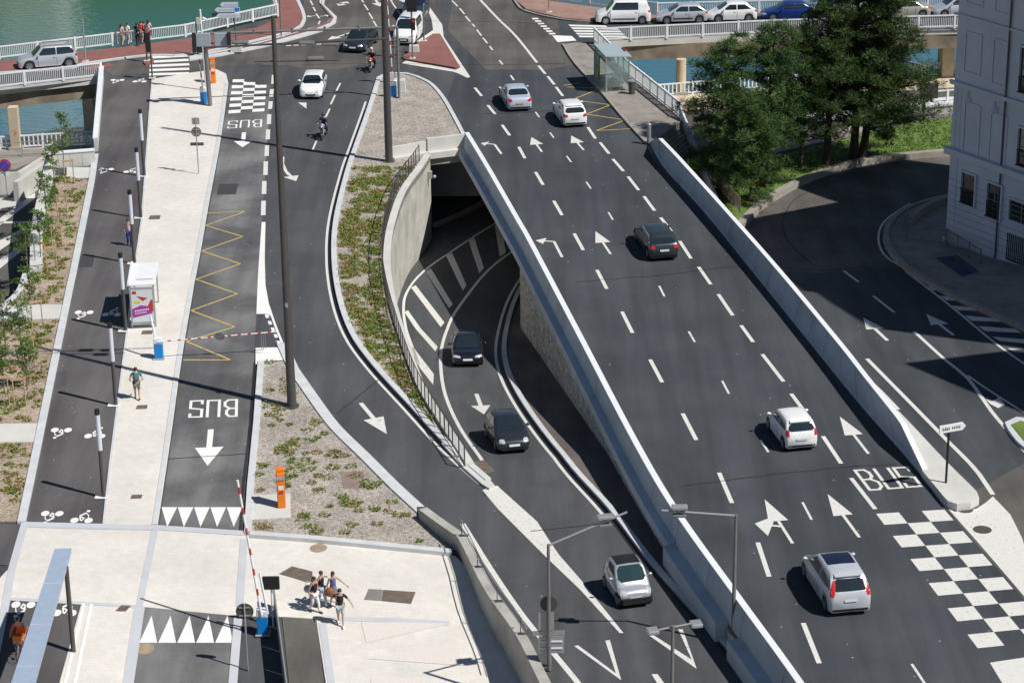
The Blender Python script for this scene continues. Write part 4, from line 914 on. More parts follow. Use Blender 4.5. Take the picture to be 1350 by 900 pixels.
sheet('drain_cover', xy(PP([(449, 623), (479, 622), (482, 645), (453, 645)], 'L')), 'L', mat('brown_cover', (0.24, 0.18, 0.145), 0.9, var=0.2, fine=0.15), 0.068)
def roundcover(px, py, r, s, dz, m): c = P(px, py, s); sheet('manhole_cover', [(c.x+r*math.cos(2*math.pi*k/24), c.y+r*math.sin(2*math.pi*k/24)) for k in range(24)], s, m, dz)
roundcover(420, 723, 0.38, 'L', 0.045, mat('ochre_cover', (0.33, 0.25, 0.17), 0.85, var=0.15)); roundcover(190.5, 855, 0.4, 'L', 0.02, mat('ochre_cover', (0.33, 0.25, 0.17), 0.85)); roundcover(1295, 698, 0.4, 'D', 0.012, mat('dark_cover', (0.07, 0.06, 0.055), 0.85, var=0.3, vscale=9)); roundcover(1272, 671.5, 0.36, 'D', 0.012, mat('dark_cover', (0.08, 0.07, 0.06), 0.85))
roundcover(130, 462, 0.01, 'L', 0.05, 'rust')
slab('paving_pad', xy(PP([(331, 655), (383, 652), (383, 684), (331, 687)], 'L')), 'L', 0.09, 'conc_pale')
# tactile triangles on the plaza
mb = MB()
for q in ([(476, 820), (592, 822.5), (483, 848)], [(486, 869), (600, 846), (612, 878)], [(488, 895), (560, 893), (560, 905), (490, 905)]): tri_poly(mb, xy(PP(q, 'L')), 'L', 0.046)
mb.build('tactile_paving', mat('tactile_paving', (0.66, 0.60, 0.55), 0.8, fine=0.12))['kind'] = 'structure'
# newer surfacing, patches and sealed joints
sheet('road', xy(PP([(1000, 357), (1080, 360), (1192, 352), (1200, 362), (1262, 400), (1352, 444), (1500, 520), (1500, 700), (1352, 610), (1300, 640), (1288, 645), (1246, 604), (1192, 556), (1140, 496), (1104, 450)], 'T')), 'T', 'asphalt_deck', 0.004)
random.seed(5)
M['seam'] = mat('sealed_joint', (0.028, 0.028, 0.03), 0.6)
M['patch'] = mat('asphalt_patch', (0.045, 0.045, 0.047), 0.9, fine=.12, var=.1)
sm = MB()
for pts, s_ in (([(640, 150), (700, 148), (790, 141), (830, 150)], 'D'), ([(760, 372), (880, 362), (960, 352), (985, 352)], 'D'), ([(900, 640), (1000, 628), (1110, 616), (1180, 612)], 'D'), ([(1012, 352), (1080, 356), (1190, 350)], 'T'),
                ([(560, 28), (680, 30), (730, 34)], 'D'), ([(345, 88), (480, 84), (620, 86), (745, 84)], 'L'), ([(205, 606), (330, 598)], 'L'), ([(445, 545), (500, 500)], 'L'), ([(700, 700), (790, 690)], 'A'), ([(1030, 292), (1050, 262), (1100, 240), (1150, 232)], 'T'), ([(1030, 292), (1040, 320), (1075, 352)], 'T')):
    pth = smooth_path(PP(pts, s_), 0.7); pth = [p+Vector((random.gauss(0, .02), random.gauss(0, .03), 0)) for p in pth]; band(sm, pth, s_, -.03, .03, 0.016)
sm.build('sealed_joint', 'seam')['kind'] = 'structure'
for k, (x, y, w1, h1_, s_) in enumerate(((470, 590, 14, 14, 'L'), (610, 200, 1, 1, 'D'), (105, 345, 20, 8, 'L'), (75, 500, 14, 10, 'L'), (300, 250, 14, 7, 'L'), (1150, 520, 22, 10, 'T'))):
    sheet('road_patch', xy(PP([(x-w1, y+h1_), (x-w1+h1_*.5, y-h1_), (x+w1, y-h1_*1.1), (x+w1-h1_*.4, y+h1_*.9)], s_)), s_, 'patch' if k % 3 else 'asphalt', 0.0135 if s_ == 'L' else (0.008 if s_ == 'T' else 0.004))
# stairs from the bridge pavement down towards the lawn
t = thing('outdoor_staircase', 'concrete staircase going down beside the pines from the bridge pavement', 'stairs')
s0, s1 = P(862, 184), P(897, 158); dirn = Vector((s1.x-s0.x, s1.y-s0.y, 0)); wd_ = dirn.length; dirn.normalize(); down = Vector((0.24, -0.97, 0))
mb = MB(); ns = 24
for k in range(ns):
    z = 0.1-(k+1)*4.1/ns; a = s0+down*(k*0.34)+dirn*0.35; b = a+dirn*(wd_-0.6)
    c_ = b+down*0.36; d_ = a+down*0.36
    mb.hexa([(q.x, q.y, -4.4) for q in (a, d_, c_, b)], [(q.x, q.y, z) for q in (a, d_, c_, b)])
fixnormals(mb.build('steps', 'side_old', t))
mb = MB(); a = s0+dirn*(wd_-0.2); pth = [a, a+down*4, a+down*8.3]
i0 = 0
for k, p in enumerate(pth):
    q = p+dirn*0.28; zt = (1.0, -1.0, -3.2)[k]; mb.v += [(p.x, p.y, -4.6), (q.x, q.y, -4.6), (q.x, q.y, zt), (p.x, p.y, zt)]
for k in range(2):
    for j in range(4):
        a_, b_ = 4*k+j, 4*k+(j+1) % 4; mb.f.append((a_, a_+4, b_+4, b_))
mb.f += [(0, 1, 2, 3), (11, 10, 9, 8)]; fixnormals(mb.build('side_wall', 'conc_par', t))
# abutment below the right-hand bridge pavement
deepwall('abutment_wall', PP([(783, 59), (830, 105), (897, 159)], 'D'), 'D', 'concrete abutment wall below the bus shelter pavement', h=-0.06, depth=4.6, w0=0.0, w1=-0.5, m='conc_brown')
# ================================================================== VEHICLES
def pwl(x, pts):
    if x <= pts[0][0]: return pts[0][1]
    for (a, za), (b, zb) in zip(pts, pts[1:]):
        if x <= b: return za+(zb-za)*(x-a)/(b-a)
    return pts[-1][1]
def car(name, label, cat, px, far, surf, L=4.0, W=1.72, H=1.48, col=(0.6, 0.6, 0.62), anchor='rear', group='cars on the roads', hood=None, belt=None,
        wb=1.0, wt=1.75, rt=None, rb=None, tz=None, rw=0.31, metal=0.35, glass='glass', arch=None, wheels=None, roofpanel=None, wr=0.74, nose_z=0.66, van=False, yellow=False,
        tail='std', head='std', third=False, rails=False, spoiler=False, lowtrim=None, roof_col=None, mirror=True, sidewin=2, lab_parts=None):
    """a car; x runs from the front bumper (0) to the rear (L); photo pixel px is the ground point under the anchor end, far a pixel further along the car"""
    a = P(px[0], px[1], surf); b = P(far[0], far[1], surf); d = (b-a); d.z = 0; d.normalize()
    slope = zs(surf, a.y+d.y*3)-zs(surf, a.y)
    if anchor == 'rear': hd = d; c = a+d*L/2
    elif anchor == 'front': hd = -d; c = a+d*L/2
    else: hd = d; c = a
    c.z = zs(surf, c.y)+0.01
    root = thing(name, label, cat, c, math.atan2(hd.y, hd.x), group)
    pitch = -math.atan2(zs(surf, c.y+hd.y*1.3)-zs(surf, c.y-hd.y*1.3), 2.6); root.rotation_euler = (0, pitch, math.atan2(hd.y, hd.x))
    belt = belt or H*0.64; hood = hood or belt+0.0; rt = rt or L-0.75; rb = rb or L-0.14; tz = tz or belt+0.06
    wx = wheels or (0.78, L-0.68)
    topc = [(0, nose_z-0.22), (0.04, nose_z-0.1), (0.14, nose_z), (0.35, nose_z+0.08), (wb, hood), (wt, H-0.05), (wt+0.35, H-0.005), ((wt+rt)/2, H), (rt-0.2, H-0.02), (rt, H-0.06), (rb, tz), (L-0.05, tz-0.12 if not van else tz), (L, belt-0.25)]
    if L-rb > 0.35: topc = topc[:-2]+[(L-0.12, tz-0.03), (L-0.03, tz-0.12), (L, belt-0.3)]
    bl = [(0, nose_z-0.3), (0.12, nose_z-0.1), (0.5, nose_z+0.06), (wb, belt-0.02), (L*0.6, belt+0.02), (L-0.3, belt+0.03), (L-0.06, belt-0.05), (L, belt-0.28)]
    wd = [(0, 0.74), (0.06, 0.85), (0.2, 0.94), (0.5, 0.985), (1.0, 1.0), (L-0.8, 1.0), (L-0.35, 0.975), (L-0.12, 0.93), (L-0.03, 0.86), (L, 0.8)]
    xs = sorted(set([0, .04, .12, .24, .4] + [round(v, 3) for w_ in wx for v in (w_-.37, w_-.33, w_-.25, w_-.13, w_, w_+.13, w_+.25, w_+.33, w_+.37)] + [wb-.08, wb, wb+.12, (wb+wt)/2, wt-.08, wt, wt+.12] + [wt+(rt-wt)*k/5 for k in range(1, 5)] + [rt-.12, rt, rt+(rb-rt)*.35, rt+(rb-rt)*.7, rb, L-.12, L-.05, L]))
    xs = [x for i, x in enumerate(xs) if 0 <= x <= L and (i == 0 or x-xs[i-1] > 0.022 or x == L)]
    hw = W/2; zb = 0.19; AR = rw+0.055
    bm_v = []; nr = 0
    for x in xs:
        w_ = pwl(x, wd)*hw; top = pwl(x, topc); be = min(pwl(x, bl), top-0.03); low = zb+(0.12 if x < 0.03 or x > L-0.03 else 0)
        az = low
        for c_ in wx:
            dx = abs(x-c_)
            if dx < AR-0.001: az = max(az, rw+math.sqrt(AR*AR-dx*dx))
        cab = top > be+0.1
        f = max(0, min(1, (top-be)/(H-belt)))
        p3z = max(low+(be-low)*0.42, az+0.05); p4z = max(be-0.09, p3z+0.03); be2 = max(be, p4z+0.03); top = max(top, be2+0.012)
        if cab:
            ue = w_*0.93*(1-f)+hw*wr*f
            up = [(w_*0.93, be2), (w_*0.93*(1-.5)+ue*.5+0.012, be2+(top-be2)*.5), (ue, top-0.035-0.02*f), (ue*0.86, top-0.008), (ue*.45, top+0.0), (0, top+0.012)]
        else:
            up = [(w_*0.9, be2), (w_*0.84, be2+(top-be2)*.6), (w_*.72, top-0.006), (w_*.6, top), (w_*.35, top+0.008), (0, top+0.012)]
        ring = [(0, low+0.02), (w_*0.82, max(low, az-0.001) if az > low else low), (w_*0.975, az+0.012 if az > low else low+0.05), (w_, p3z), (w_*0.99, p4z)] + up
        full = [(x, y, z) for y, z in ring] + [(x, -y, z) for y, z in reversed(ring[1:-1])]
        nr = len(full); bm_v += full
    mb = MB(); X = lambda p: (L/2-p[0], p[1], p[2]); mb.v = [X(p) for p in bm_v]
    for i in range(len(xs)-1):
        for j in range(nr):
            a_ = i*nr+j; b_ = i*nr+(j+1) % nr; mb.f.append((a_, b_, b_+nr, a_+nr))
    mb.f.append(tuple(reversed(range(nr)))); mb.f.append(tuple((len(xs)-1)*nr+j for j in range(nr)))
    pm = mat('car_paint_%02d%02d%02d_%d' % (int(col[0]*99), int(col[1]*99), int(col[2]*99), int(metal*10)), col, 0.32, metal, coat=0.7, spec=0.5)
    body = mb.build('body', pm, root, smooth=True); fixnormals(body)
    body.data.set_sharp_from_angle(angle=R(50))
    tree = BVHTree.FromPolygons([v.co.copy() for v in body.data.vertices], [tuple(p.vertices) for p in body.data.polygons])
    def patch(nm, quad, d, m, nu=8, nv=5, off=0.008, par=root, round_=0.0, label_=None):
        """quad: 4 points in car space (x from front) ; rays along d land on the body"""
        q = [Vector(X(p)) for p in quad]; dd = Vector((-d[0], d[1], d[2])).normalized()
        v = {}; o2 = MB()
        for j in range(nv+1):
            for i in range(nu+1):
                u, w2 = i/nu, j/nv
                p = (q[0].lerp(q[1], u)).lerp(q[3].lerp(q[2], u), w2)
                h = tree.ray_cast(p-dd*1.5, dd, 6)
                if h[0] is None: continue
                nn = h[1] if h[1].dot(dd) < 0 else -h[1]
                v[i, j] = len(o2.v); o2.v.append(tuple(h[0]-dd*off*0.5+nn*off*0.8))
        for j in range(nv):
            for i in range(nu):
                k = [(i, j), (i+1, j), (i+1, j+1), (i, j+1)]
                if round_ and (i, j) in ((0, 0), (nu-1, 0), (0, nv-1), (nu-1, nv-1)):
                    drop = {(0, 0): 0, (nu-1, 0): 1, (nu-1, nv-1): 2, (0, nv-1): 3}[(i, j)]; k.pop(drop)
                if all(t in v for t in k): o2.f.append(tuple(v[t] for t in k))
        if not o2.f: return None
        e = M[m] if isinstance(m, str) else m
        ob = o2.build(nm, e, par); ob.data.polygons.foreach_set('use_smooth', [True]*len(ob.data.polygons))
        if label_: ob['label'] = label_
        return ob
    zt = H-0.075; ya = hw*0.93-0.10; yt = hw*wr-0.06
    # windscreen, rear window
    patch('windscreen', [(wb+0.05, -ya, hood+0.03), (wb+0.05, ya, hood+0.03), (wt-0.03, yt, H-0.06), (wt-0.03, -yt, H-0.06)], (0.75, 0, -0.75), glass, 10, 5, round_=1)
    if not van or tail == 'vanglass':
        if L-rb > 0.35: patch('rear_window', [(rb-0.04, -ya, tz+0.05), (rb-0.04, ya, tz+0.05), (rt+0.05, yt, H-0.08), (rt+0.05, -yt, H-0.08)], (-0.75, 0, -0.75), glass, 10, 5, round_=1)
        else:
            z0 = tz+0.03; patch('rear_window', [(L, -hw*.80, z0), (L, hw*.80, z0), (L, hw*wr*.88, H-0.13), (L, -hw*wr*.88, H-0.13)], (-1, 0, -0.12), glass, 10, 5, round_=1)
    for s in (-1, 1):
        fx0 = wb+0.34*(wt-wb)+0.12; fx1 = wt+0.12; B_ = wt+(rt-wt)*(0.48 if sidewin == 2 else 0.75); zb_ = belt+0.055; ztp = H-0.11
        dd = (0, -s, 0)
        patch('side_window', [(fx0, s*2, zb_), (B_-0.04, s*2, zb_), (B_-0.04, s*2, ztp), (fx1, s*2, ztp)], dd, glass, 8, 4)
        if sidewin == 2:
            rx1 = min(rb-0.2, rt+0.35); patch('side_window', [(B_+0.04, s*2, zb_), (rx1, s*2, zb_+0.03), (rt-0.12, s*2, ztp-0.01), (B_+0.04, s*2, ztp)], dd, glass, 8, 4)
        if third: patch('side_window', [(rt-0.0, s*2, zb_+0.03), (min(rb-.12, L-.3), s*2, zb_+0.05), (rt+0.28, s*2, ztp-0.08), (rt-0.02, s*2, ztp-0.03)], dd, glass, 4, 4)
        # lamps
        hx = [(0, s*hw*.42, nose_z-0.16), (0, s*hw*.98, nose_z-0.08), (0, s*hw*.97, nose_z+0.08), (0, s*hw*.5, nose_z-0.02)] if head == 'std' else [(0, s*hw*.5, nose_z-0.14), (0, s*hw*.92, nose_z-0.12), (0, s*hw*.92, nose_z+0.12), (0, s*hw*.62, nose_z+0.1)]
        patch('headlight', hx, (1, -s*0.25, -0.35), 'clear_lamp', 6, 4, 0.012, round_=1)
        if tail == 'tall': tq = [(L, s*hw*.72, belt-0.12), (L, s*hw*1.0, belt-0.12), (L, s*hw*.86, H-0.22), (L, s*hw*.74, H-0.22)]
        elif tail == 'round': tq = [(L, s*hw*.74, belt-0.16), (L, s*hw*1.0, belt-0.13), (L, s*hw*.96, belt+0.12), (L, s*hw*.76, belt+0.16)]
        else: tq = [(L, s*hw*.58, belt-0.19), (L, s*hw*1.0, belt-0.17), (L, s*hw*1.0, belt+0.02), (L, s*hw*.66, belt+0.0)]
        patch('taillight', tq, (-1, -s*0.3, 0), 'red_lamp', 5, 4, 0.014, round_=1)
        if mirror:
            m1 = MB(); mx = L/2-(wb+0.34*(wt-wb)+0.16); m1.ball((mx, s*(hw+0.10), belt+0.12), (0.075, 0.105, 0.072), 8, 6); m1.tube([(mx, s*(hw*.93), belt+0.07), (mx, s*(hw+0.06), belt+0.10)], 0.025, 6)
            m1.build('mirror', pm, root, smooth=True)
    if L > 3:
        for s in (-1, 1):
            for xx in (wb+0.34*(wt-wb)+0.1, B_, min(rt-0.05, wx[1]-0.1) if sidewin == 2 else None):
                if xx: patch('door_seam', [(xx-.011, s*2, 0.34), (xx+.011, s*2, 0.34), (xx+.011, s*2, belt-.02), (xx-.011, s*2, belt-.02)], (0, -s, 0), 'black', 1, 5, 0.006)
            patch('door_handle', [(B_-.28, s*2, belt-.16), (B_-.12, s*2, belt-.16), (B_-.12, s*2, belt-.125), (B_-.28, s*2, belt-.125)], (0, -s, 0), 'dark_pole', 2, 1, 0.02)
    # grille, plates, lower trims
    if L < 3: patch('grille', [(0, -hw*.3, 0.30), (0, hw*.3, 0.30), (0, hw*.3, 0.36), (0, -hw*.3, 0.36)], (1, 0, 0), 'black', 8, 1, 0.01)
    else: patch('grille', [(0, -hw*.42, 0.30), (0, hw*.42, 0.30), (0, hw*.46, nose_z-0.24), (0, -hw*.46, nose_z-0.24)], (1, 0, 0), 'black', 8, 3, 0.01, round_=1)
    patch('number_plate', [(0, -.26, 0.40), (0, .26, 0.40), (0, .26, 0.51), (0, -.26, 0.51)], (1, 0, 0), 'plate', 4, 1, 0.03)
    patch('number_plate', [(L, -.26, belt-0.33), (L, .26, belt-0.33), (L, .26, belt-0.22), (L, -.26, belt-0.22)], (-1, 0, 0), 'plate_y' if yellow else 'plate', 4, 1, 0.03)
    patch('rear_bumper_trim', [(L, -hw*.8, 0.27), (L, hw*.8, 0.27), (L, hw*.8, 0.37), (L, -hw*.8, 0.37)], (-1, 0, 0), 'black', 8, 1, 0.012)
    if lowtrim:
        for s in (-1, 1): patch('door_trim', [(wx[0]+.5, s*2, 0.42), (wx[1]-.5, s*2, 0.42), (wx[1]-.5, s*2, 0.5), (wx[0]+.5, s*2, 0.5)], (0, -s, 0), 'black', 4, 1, 0.015)
    if roofpanel:
        x0, x1, m_ = roofpanel; patch('roof_panel', [(x0, -hw*wr*.86, 2), (x0, hw*wr*.86, 2), (x1, hw*wr*.86, 2), (x1, -hw*wr*.86, 2)], (0, 0, -1), m_, 8, 6, 0.01)
    if rails:
        for s in (-1, 1): r_ = MB(); r_.tube([(L/2-wt-.1, s*hw*.66, H-0.02), (L/2-wt-.25, s*hw*.66, H+0.06), (L/2-rt+.2, s*hw*.66, H+0.05), (L/2-rt+.05, s*hw*.66, H-0.04)], 0.022, 6); r_.build('roof_rail', 'black', root)
    if spoiler:
        sp = MB(); sp.hexa([(L/2-rt+0.05, -hw*.62, H-0.07), (L/2-rt-.16, -hw*.6, H-0.12), (L/2-rt-.16, hw*.6, H-0.12), (L/2-rt+.05, hw*.62, H-0.07)], [(L/2-rt+0.05, -hw*.62, H-0.02), (L/2-rt-.18, -hw*.6, H-0.07), (L/2-rt-.18, hw*.6, H-0.07), (L/2-rt+.05, hw*.62, H-0.02)]); sp.build('spoiler', pm, root)
    um = MB(); um.box((L/2-(wx[0]+wx[1])/2, 0, 0.34), (wx[1]-wx[0]+0.9, W*0.78, 0.26)); um.build('chassis', 'black', root)
    for i, x in enumerate(wx):
        for s in (-1, 1):
            t_ = MB(); y = s*(hw-0.02); t_.tube([(0, -s*0.19, 0), (0, -s*.17, 0), (0, -s*0.02, 0), (0, 0, 0)], [rw*.9, rw, rw, rw*.93], 22)
            wh = t_.build('wheel', 'rubber', root, smooth=True, loc=(L/2-x, y, rw))
            r_ = MB(); r_.disc((0, s*0.004, 0), (0, 1, 0), rw*0.66, 18, 0.014)
            rm = r_.build('rim', 'rim', wh)
            sp = MB()
            for k in range(5):
                an = 2*math.pi*k/5+.3; c1 = Vector((math.cos(an)*rw*.42, s*0.013, math.sin(an)*rw*.42)); u = Vector((math.cos(an), 0, math.sin(an)))*rw*.14; v2 = Vector((-math.sin(an), 0, math.cos(an)))*rw*.09
                sp.poly([c1-u-v2*.5, c1+u-v2, c1+u+v2, c1-u+v2*.5])
            sp.build('rim_grille', 'black', wh)
    return root
silver = (0.58, 0.60, 0.63); whitec = (0.80, 0.80, 0.79)
car('hatchback_car', 'black hatchback coming out of the underpass shadow, lights on', 'car', (617, 485), (614.5, 455), 'R', 3.95, 1.74, 1.42, (0.012, 0.014, 0.022), 'front', hood=0.84, wb=0.92, wt=1.82, rt=3.0, wr=.69, metal=0.4, nose_z=0.7)
car('small_car', 'dark grey small car driving down behind the silver two-seater', 'car', (679, 599), (657, 569), 'R', 3.85, 1.67, 1.52, (0.035, 0.038, 0.050), 'front', hood=0.92, wb=0.7, wt=1.68, rt=2.95, wr=.70, metal=0.4, nose_z=0.7, head='round')
car('two_seater_car', 'tiny silver two-seater car with black roof on the slip road', 'car', (839, 801), (818, 771), 'A', 2.5, 1.52, 1.55, (0.40, 0.415, 0.44), 'front', hood=0.92, belt=0.92, wb=0.5, wt=1.05, rt=2.0, rb=2.38, wheels=(0.36, 2.14), rw=0.28, glass='glass_green', roofpanel=(1.12, 2.0, 'black'), nose_z=0.72, sidewin=1, head='round', wr=0.78)
car('people_carrier', 'silver people carrier with glass roof and tall red tail lamps on the deck', 'car', (1121, 813), (1099, 778), 'D', 4.47, 1.83, 1.66, (0.56, 0.585, 0.62), 'rear', metal=0.2, wb=0.75, wt=1.9, rt=3.85, tail='tall', roofpanel=(2.0, 3.05, 'sunroof'), third=True, belt=1.02, hood=1.0, rb=4.38, spoiler=True)
car('small_car', 'white small hatchback with black rear window on the deck', 'car', (1057, 596), (1038, 571), 'D', 3.43, 1.63, 1.47, whitec, 'rear', wb=0.7, wt=1.45, rt=2.95, rb=3.36, tail='round', metal=0.0, spoiler=True, wheels=(0.62, 2.9))
car('estate_car', 'dark grey estate car with lit red tail lamps on the middle lane', 'car', (876, 345), (860, 322), 'D', 4.6, 1.77, 1.47, (0.040, 0.050, 0.055), 'rear', wb=1.15, wt=1.95, rt=3.9, rb=4.5, third=True, metal=0.4, rails=False)
car('hatchback_car', 'white hatchback beside the yellow zigzag heading for the junction', 'car', (759, 169), (745, 151), 'D', 4.0, 1.72, 1.47, whitec, 'rear', wb=1.0, wt=1.8, rt=3.3, rb=3.92, metal=0.0, spoiler=True)
car('saloon_car', 'silver saloon car on the left lane of the deck', 'car', (686, 148), (673, 127), 'D', 4.35, 1.75, 1.42, (0.50, 0.56, 0.66), 'rear', metal=0.2, wb=1.15, wt=1.9, rt=3.15, rb=3.75, tz=1.0, yellow=True)
car('hatchback_car', 'white hatchback approaching between the two motorcycles', 'car', (409.5, 132), (418, 112), 'L', 3.8, 1.65, 1.42, whitec, 'front', metal=0.0, nose_z=0.68, wb=0.95, wt=1.65, rt=3.1, head='std', hood=0.88)
car('coupe_car', 'dark blue grey coupe turning at the junction', 'car', (465, 71), (478.5, 60), 'L', 4.1, 1.75, 1.42, (0.03, 0.04, 0.055), 'front', metal=0.4, wb=1.05, wt=1.75, rt=3.0, rb=3.75, nose_z=0.68)
car('delivery_van', 'white van waiting behind the traffic signal at the junction', 'van', (532, 61), (542, 47.5), 'L', 4.3, 1.8, 1.82, whitec, 'front', metal=0.0, wb=0.9, wt=1.45, rt=4.1, rb=4.25, tz=1.1, belt=1.1, hood=1.05, van=True, nose_z=0.82, sidewin=1)
car('off_road_car', 'dark blue off-road car behind the white van', 'car', (544, 30), (551, 17), 'L', 4.3, 1.8, 1.75, (0.03, 0.06, 0.10), 'front', metal=0.3, wb=1.0, wt=1.6, rt=3.9, rb=4.2, nose_z=0.8, belt=1.1, hood=1.06)
G2 = 'cars queuing along the far right quay'
car('delivery_van', 'white van first in the queue on the right quay', 'van', (821, 29.5), (860, 29), 'D', 4.3, 1.8, 1.82, whitec, 'center', group=G2, metal=0.0, wb=0.85, wt=1.45, rt=4.0, rb=4.22, tz=1.1, belt=1.1, hood=1.05, van=True, nose_z=0.82, sidewin=1, lowtrim=True).rotation_euler[2] += math.pi
car('hatchback_car', 'silver hatchback queuing behind the white van on the right quay', 'car', (898, 29), (940, 28), 'D', 4.0, 1.73, 1.47, silver, 'center', group=G2, wb=0.95, wt=1.75, rt=3.3, rb=3.95, lowtrim=True).rotation_euler[2] += math.pi
car('small_car', 'white rounded small car queuing between silver and blue cars', 'car', (964, 27), (1000, 26), 'D', 3.85, 1.67, 1.5, whitec, 'center', group=G2, metal=0.0, wb=0.8, wt=1.55, rt=3.0, rb=3.75).rotation_euler[2] += math.pi
car('hatchback_car', 'bright blue hatchback in the queue on the right quay', 'car', (1037, 25), (1080, 24), 'D', 4.0, 1.7, 1.42, (0.01, 0.04, 0.22), 'center', group=G2, wb=1.1, wt=1.8, rt=3.3, rb=3.9).rotation_euler[2] += math.pi
car('saloon_car', 'beige saloon car on the right quay behind the big conifer', 'car', (1187, 22), (1230, 21), 'D', 4.5, 1.75, 1.42, (0.50, 0.47, 0.40), 'center', group=G2, wb=1.15, wt=1.95, rt=3.3, rb=3.9, tz=0.98).rotation_euler[2] += math.pi
car('small_car', 'silver car partly hidden by the grey building corner', 'car', (1261, 20.5), (1300, 19), 'D', 4.0, 1.72, 1.5, silver, 'center', group=G2, wb=0.9, wt=1.6, rt=3.3, rb=3.9).rotation_euler[2] += math.pi
car('off_road_car', 'silver estate off-road car with roof rails on the left quay road', 'car', (63, 88), (105, 84.5), 'L', 4.35, 1.75, 1.66, (0.56, 0.58, 0.61), 'center', group=None, rails=True, wb=1.1, wt=1.75, rt=3.95, rb=4.27, third=True, belt=1.0, hood=0.98, nose_z=0.78, rw=0.35).rotation_euler[2] += math.pi

# ================================================================== PEOPLE
DEPS = None
def skinmesh(name, verts, edges, rad, m, parent, sub=1, root=0):
    me = bpy.data.meshes.new(name); me.from_pydata([tuple(v) for v in verts], edges, []); 
    o = bpy.data.objects.new(name, me); C.objects.link(o)
    sk = o.modifiers.new('skin', 'SKIN'); sk.use_smooth_shade = True
    for i, r in enumerate(rad):
        d = me.skin_vertices[0].data[i]; d.radius = (r, r) if not isinstance(r, tuple) else r; d.use_root = (i == root)
    if sub: s_ = o.modifiers.new('sub', 'SUBSURF'); s_.levels = sub; s_.render_levels = sub
    dg = bpy.context.evaluated_depsgraph_get(); ev = o.evaluated_get(dg); nm = bpy.data.meshes.new_from_object(ev)
    bpy.data.objects.remove(o); nm.name = name; nm.materials.clear(); nm.materials.append(M[m] if isinstance(m, str) else m)
    nm.polygons.foreach_set('use_smooth', [True]*len(nm.polygons))
    o = bpy.data.objects.new(name, nm); C.objects.link(o); o.parent = parent; return o
def joinmesh(o, mb):
    bm = bmesh.new(); bm.from_mesh(o.data); me = bpy.data.meshes.new('tmp'); me.from_pydata(mb.v, [], mb.f); bm.from_mesh(me); bm.to_mesh(o.data); bm.free()
    o.data.polygons.foreach_set('use_smooth', [True]*len(o.data.polygons)); bpy.data.meshes.remove(me)
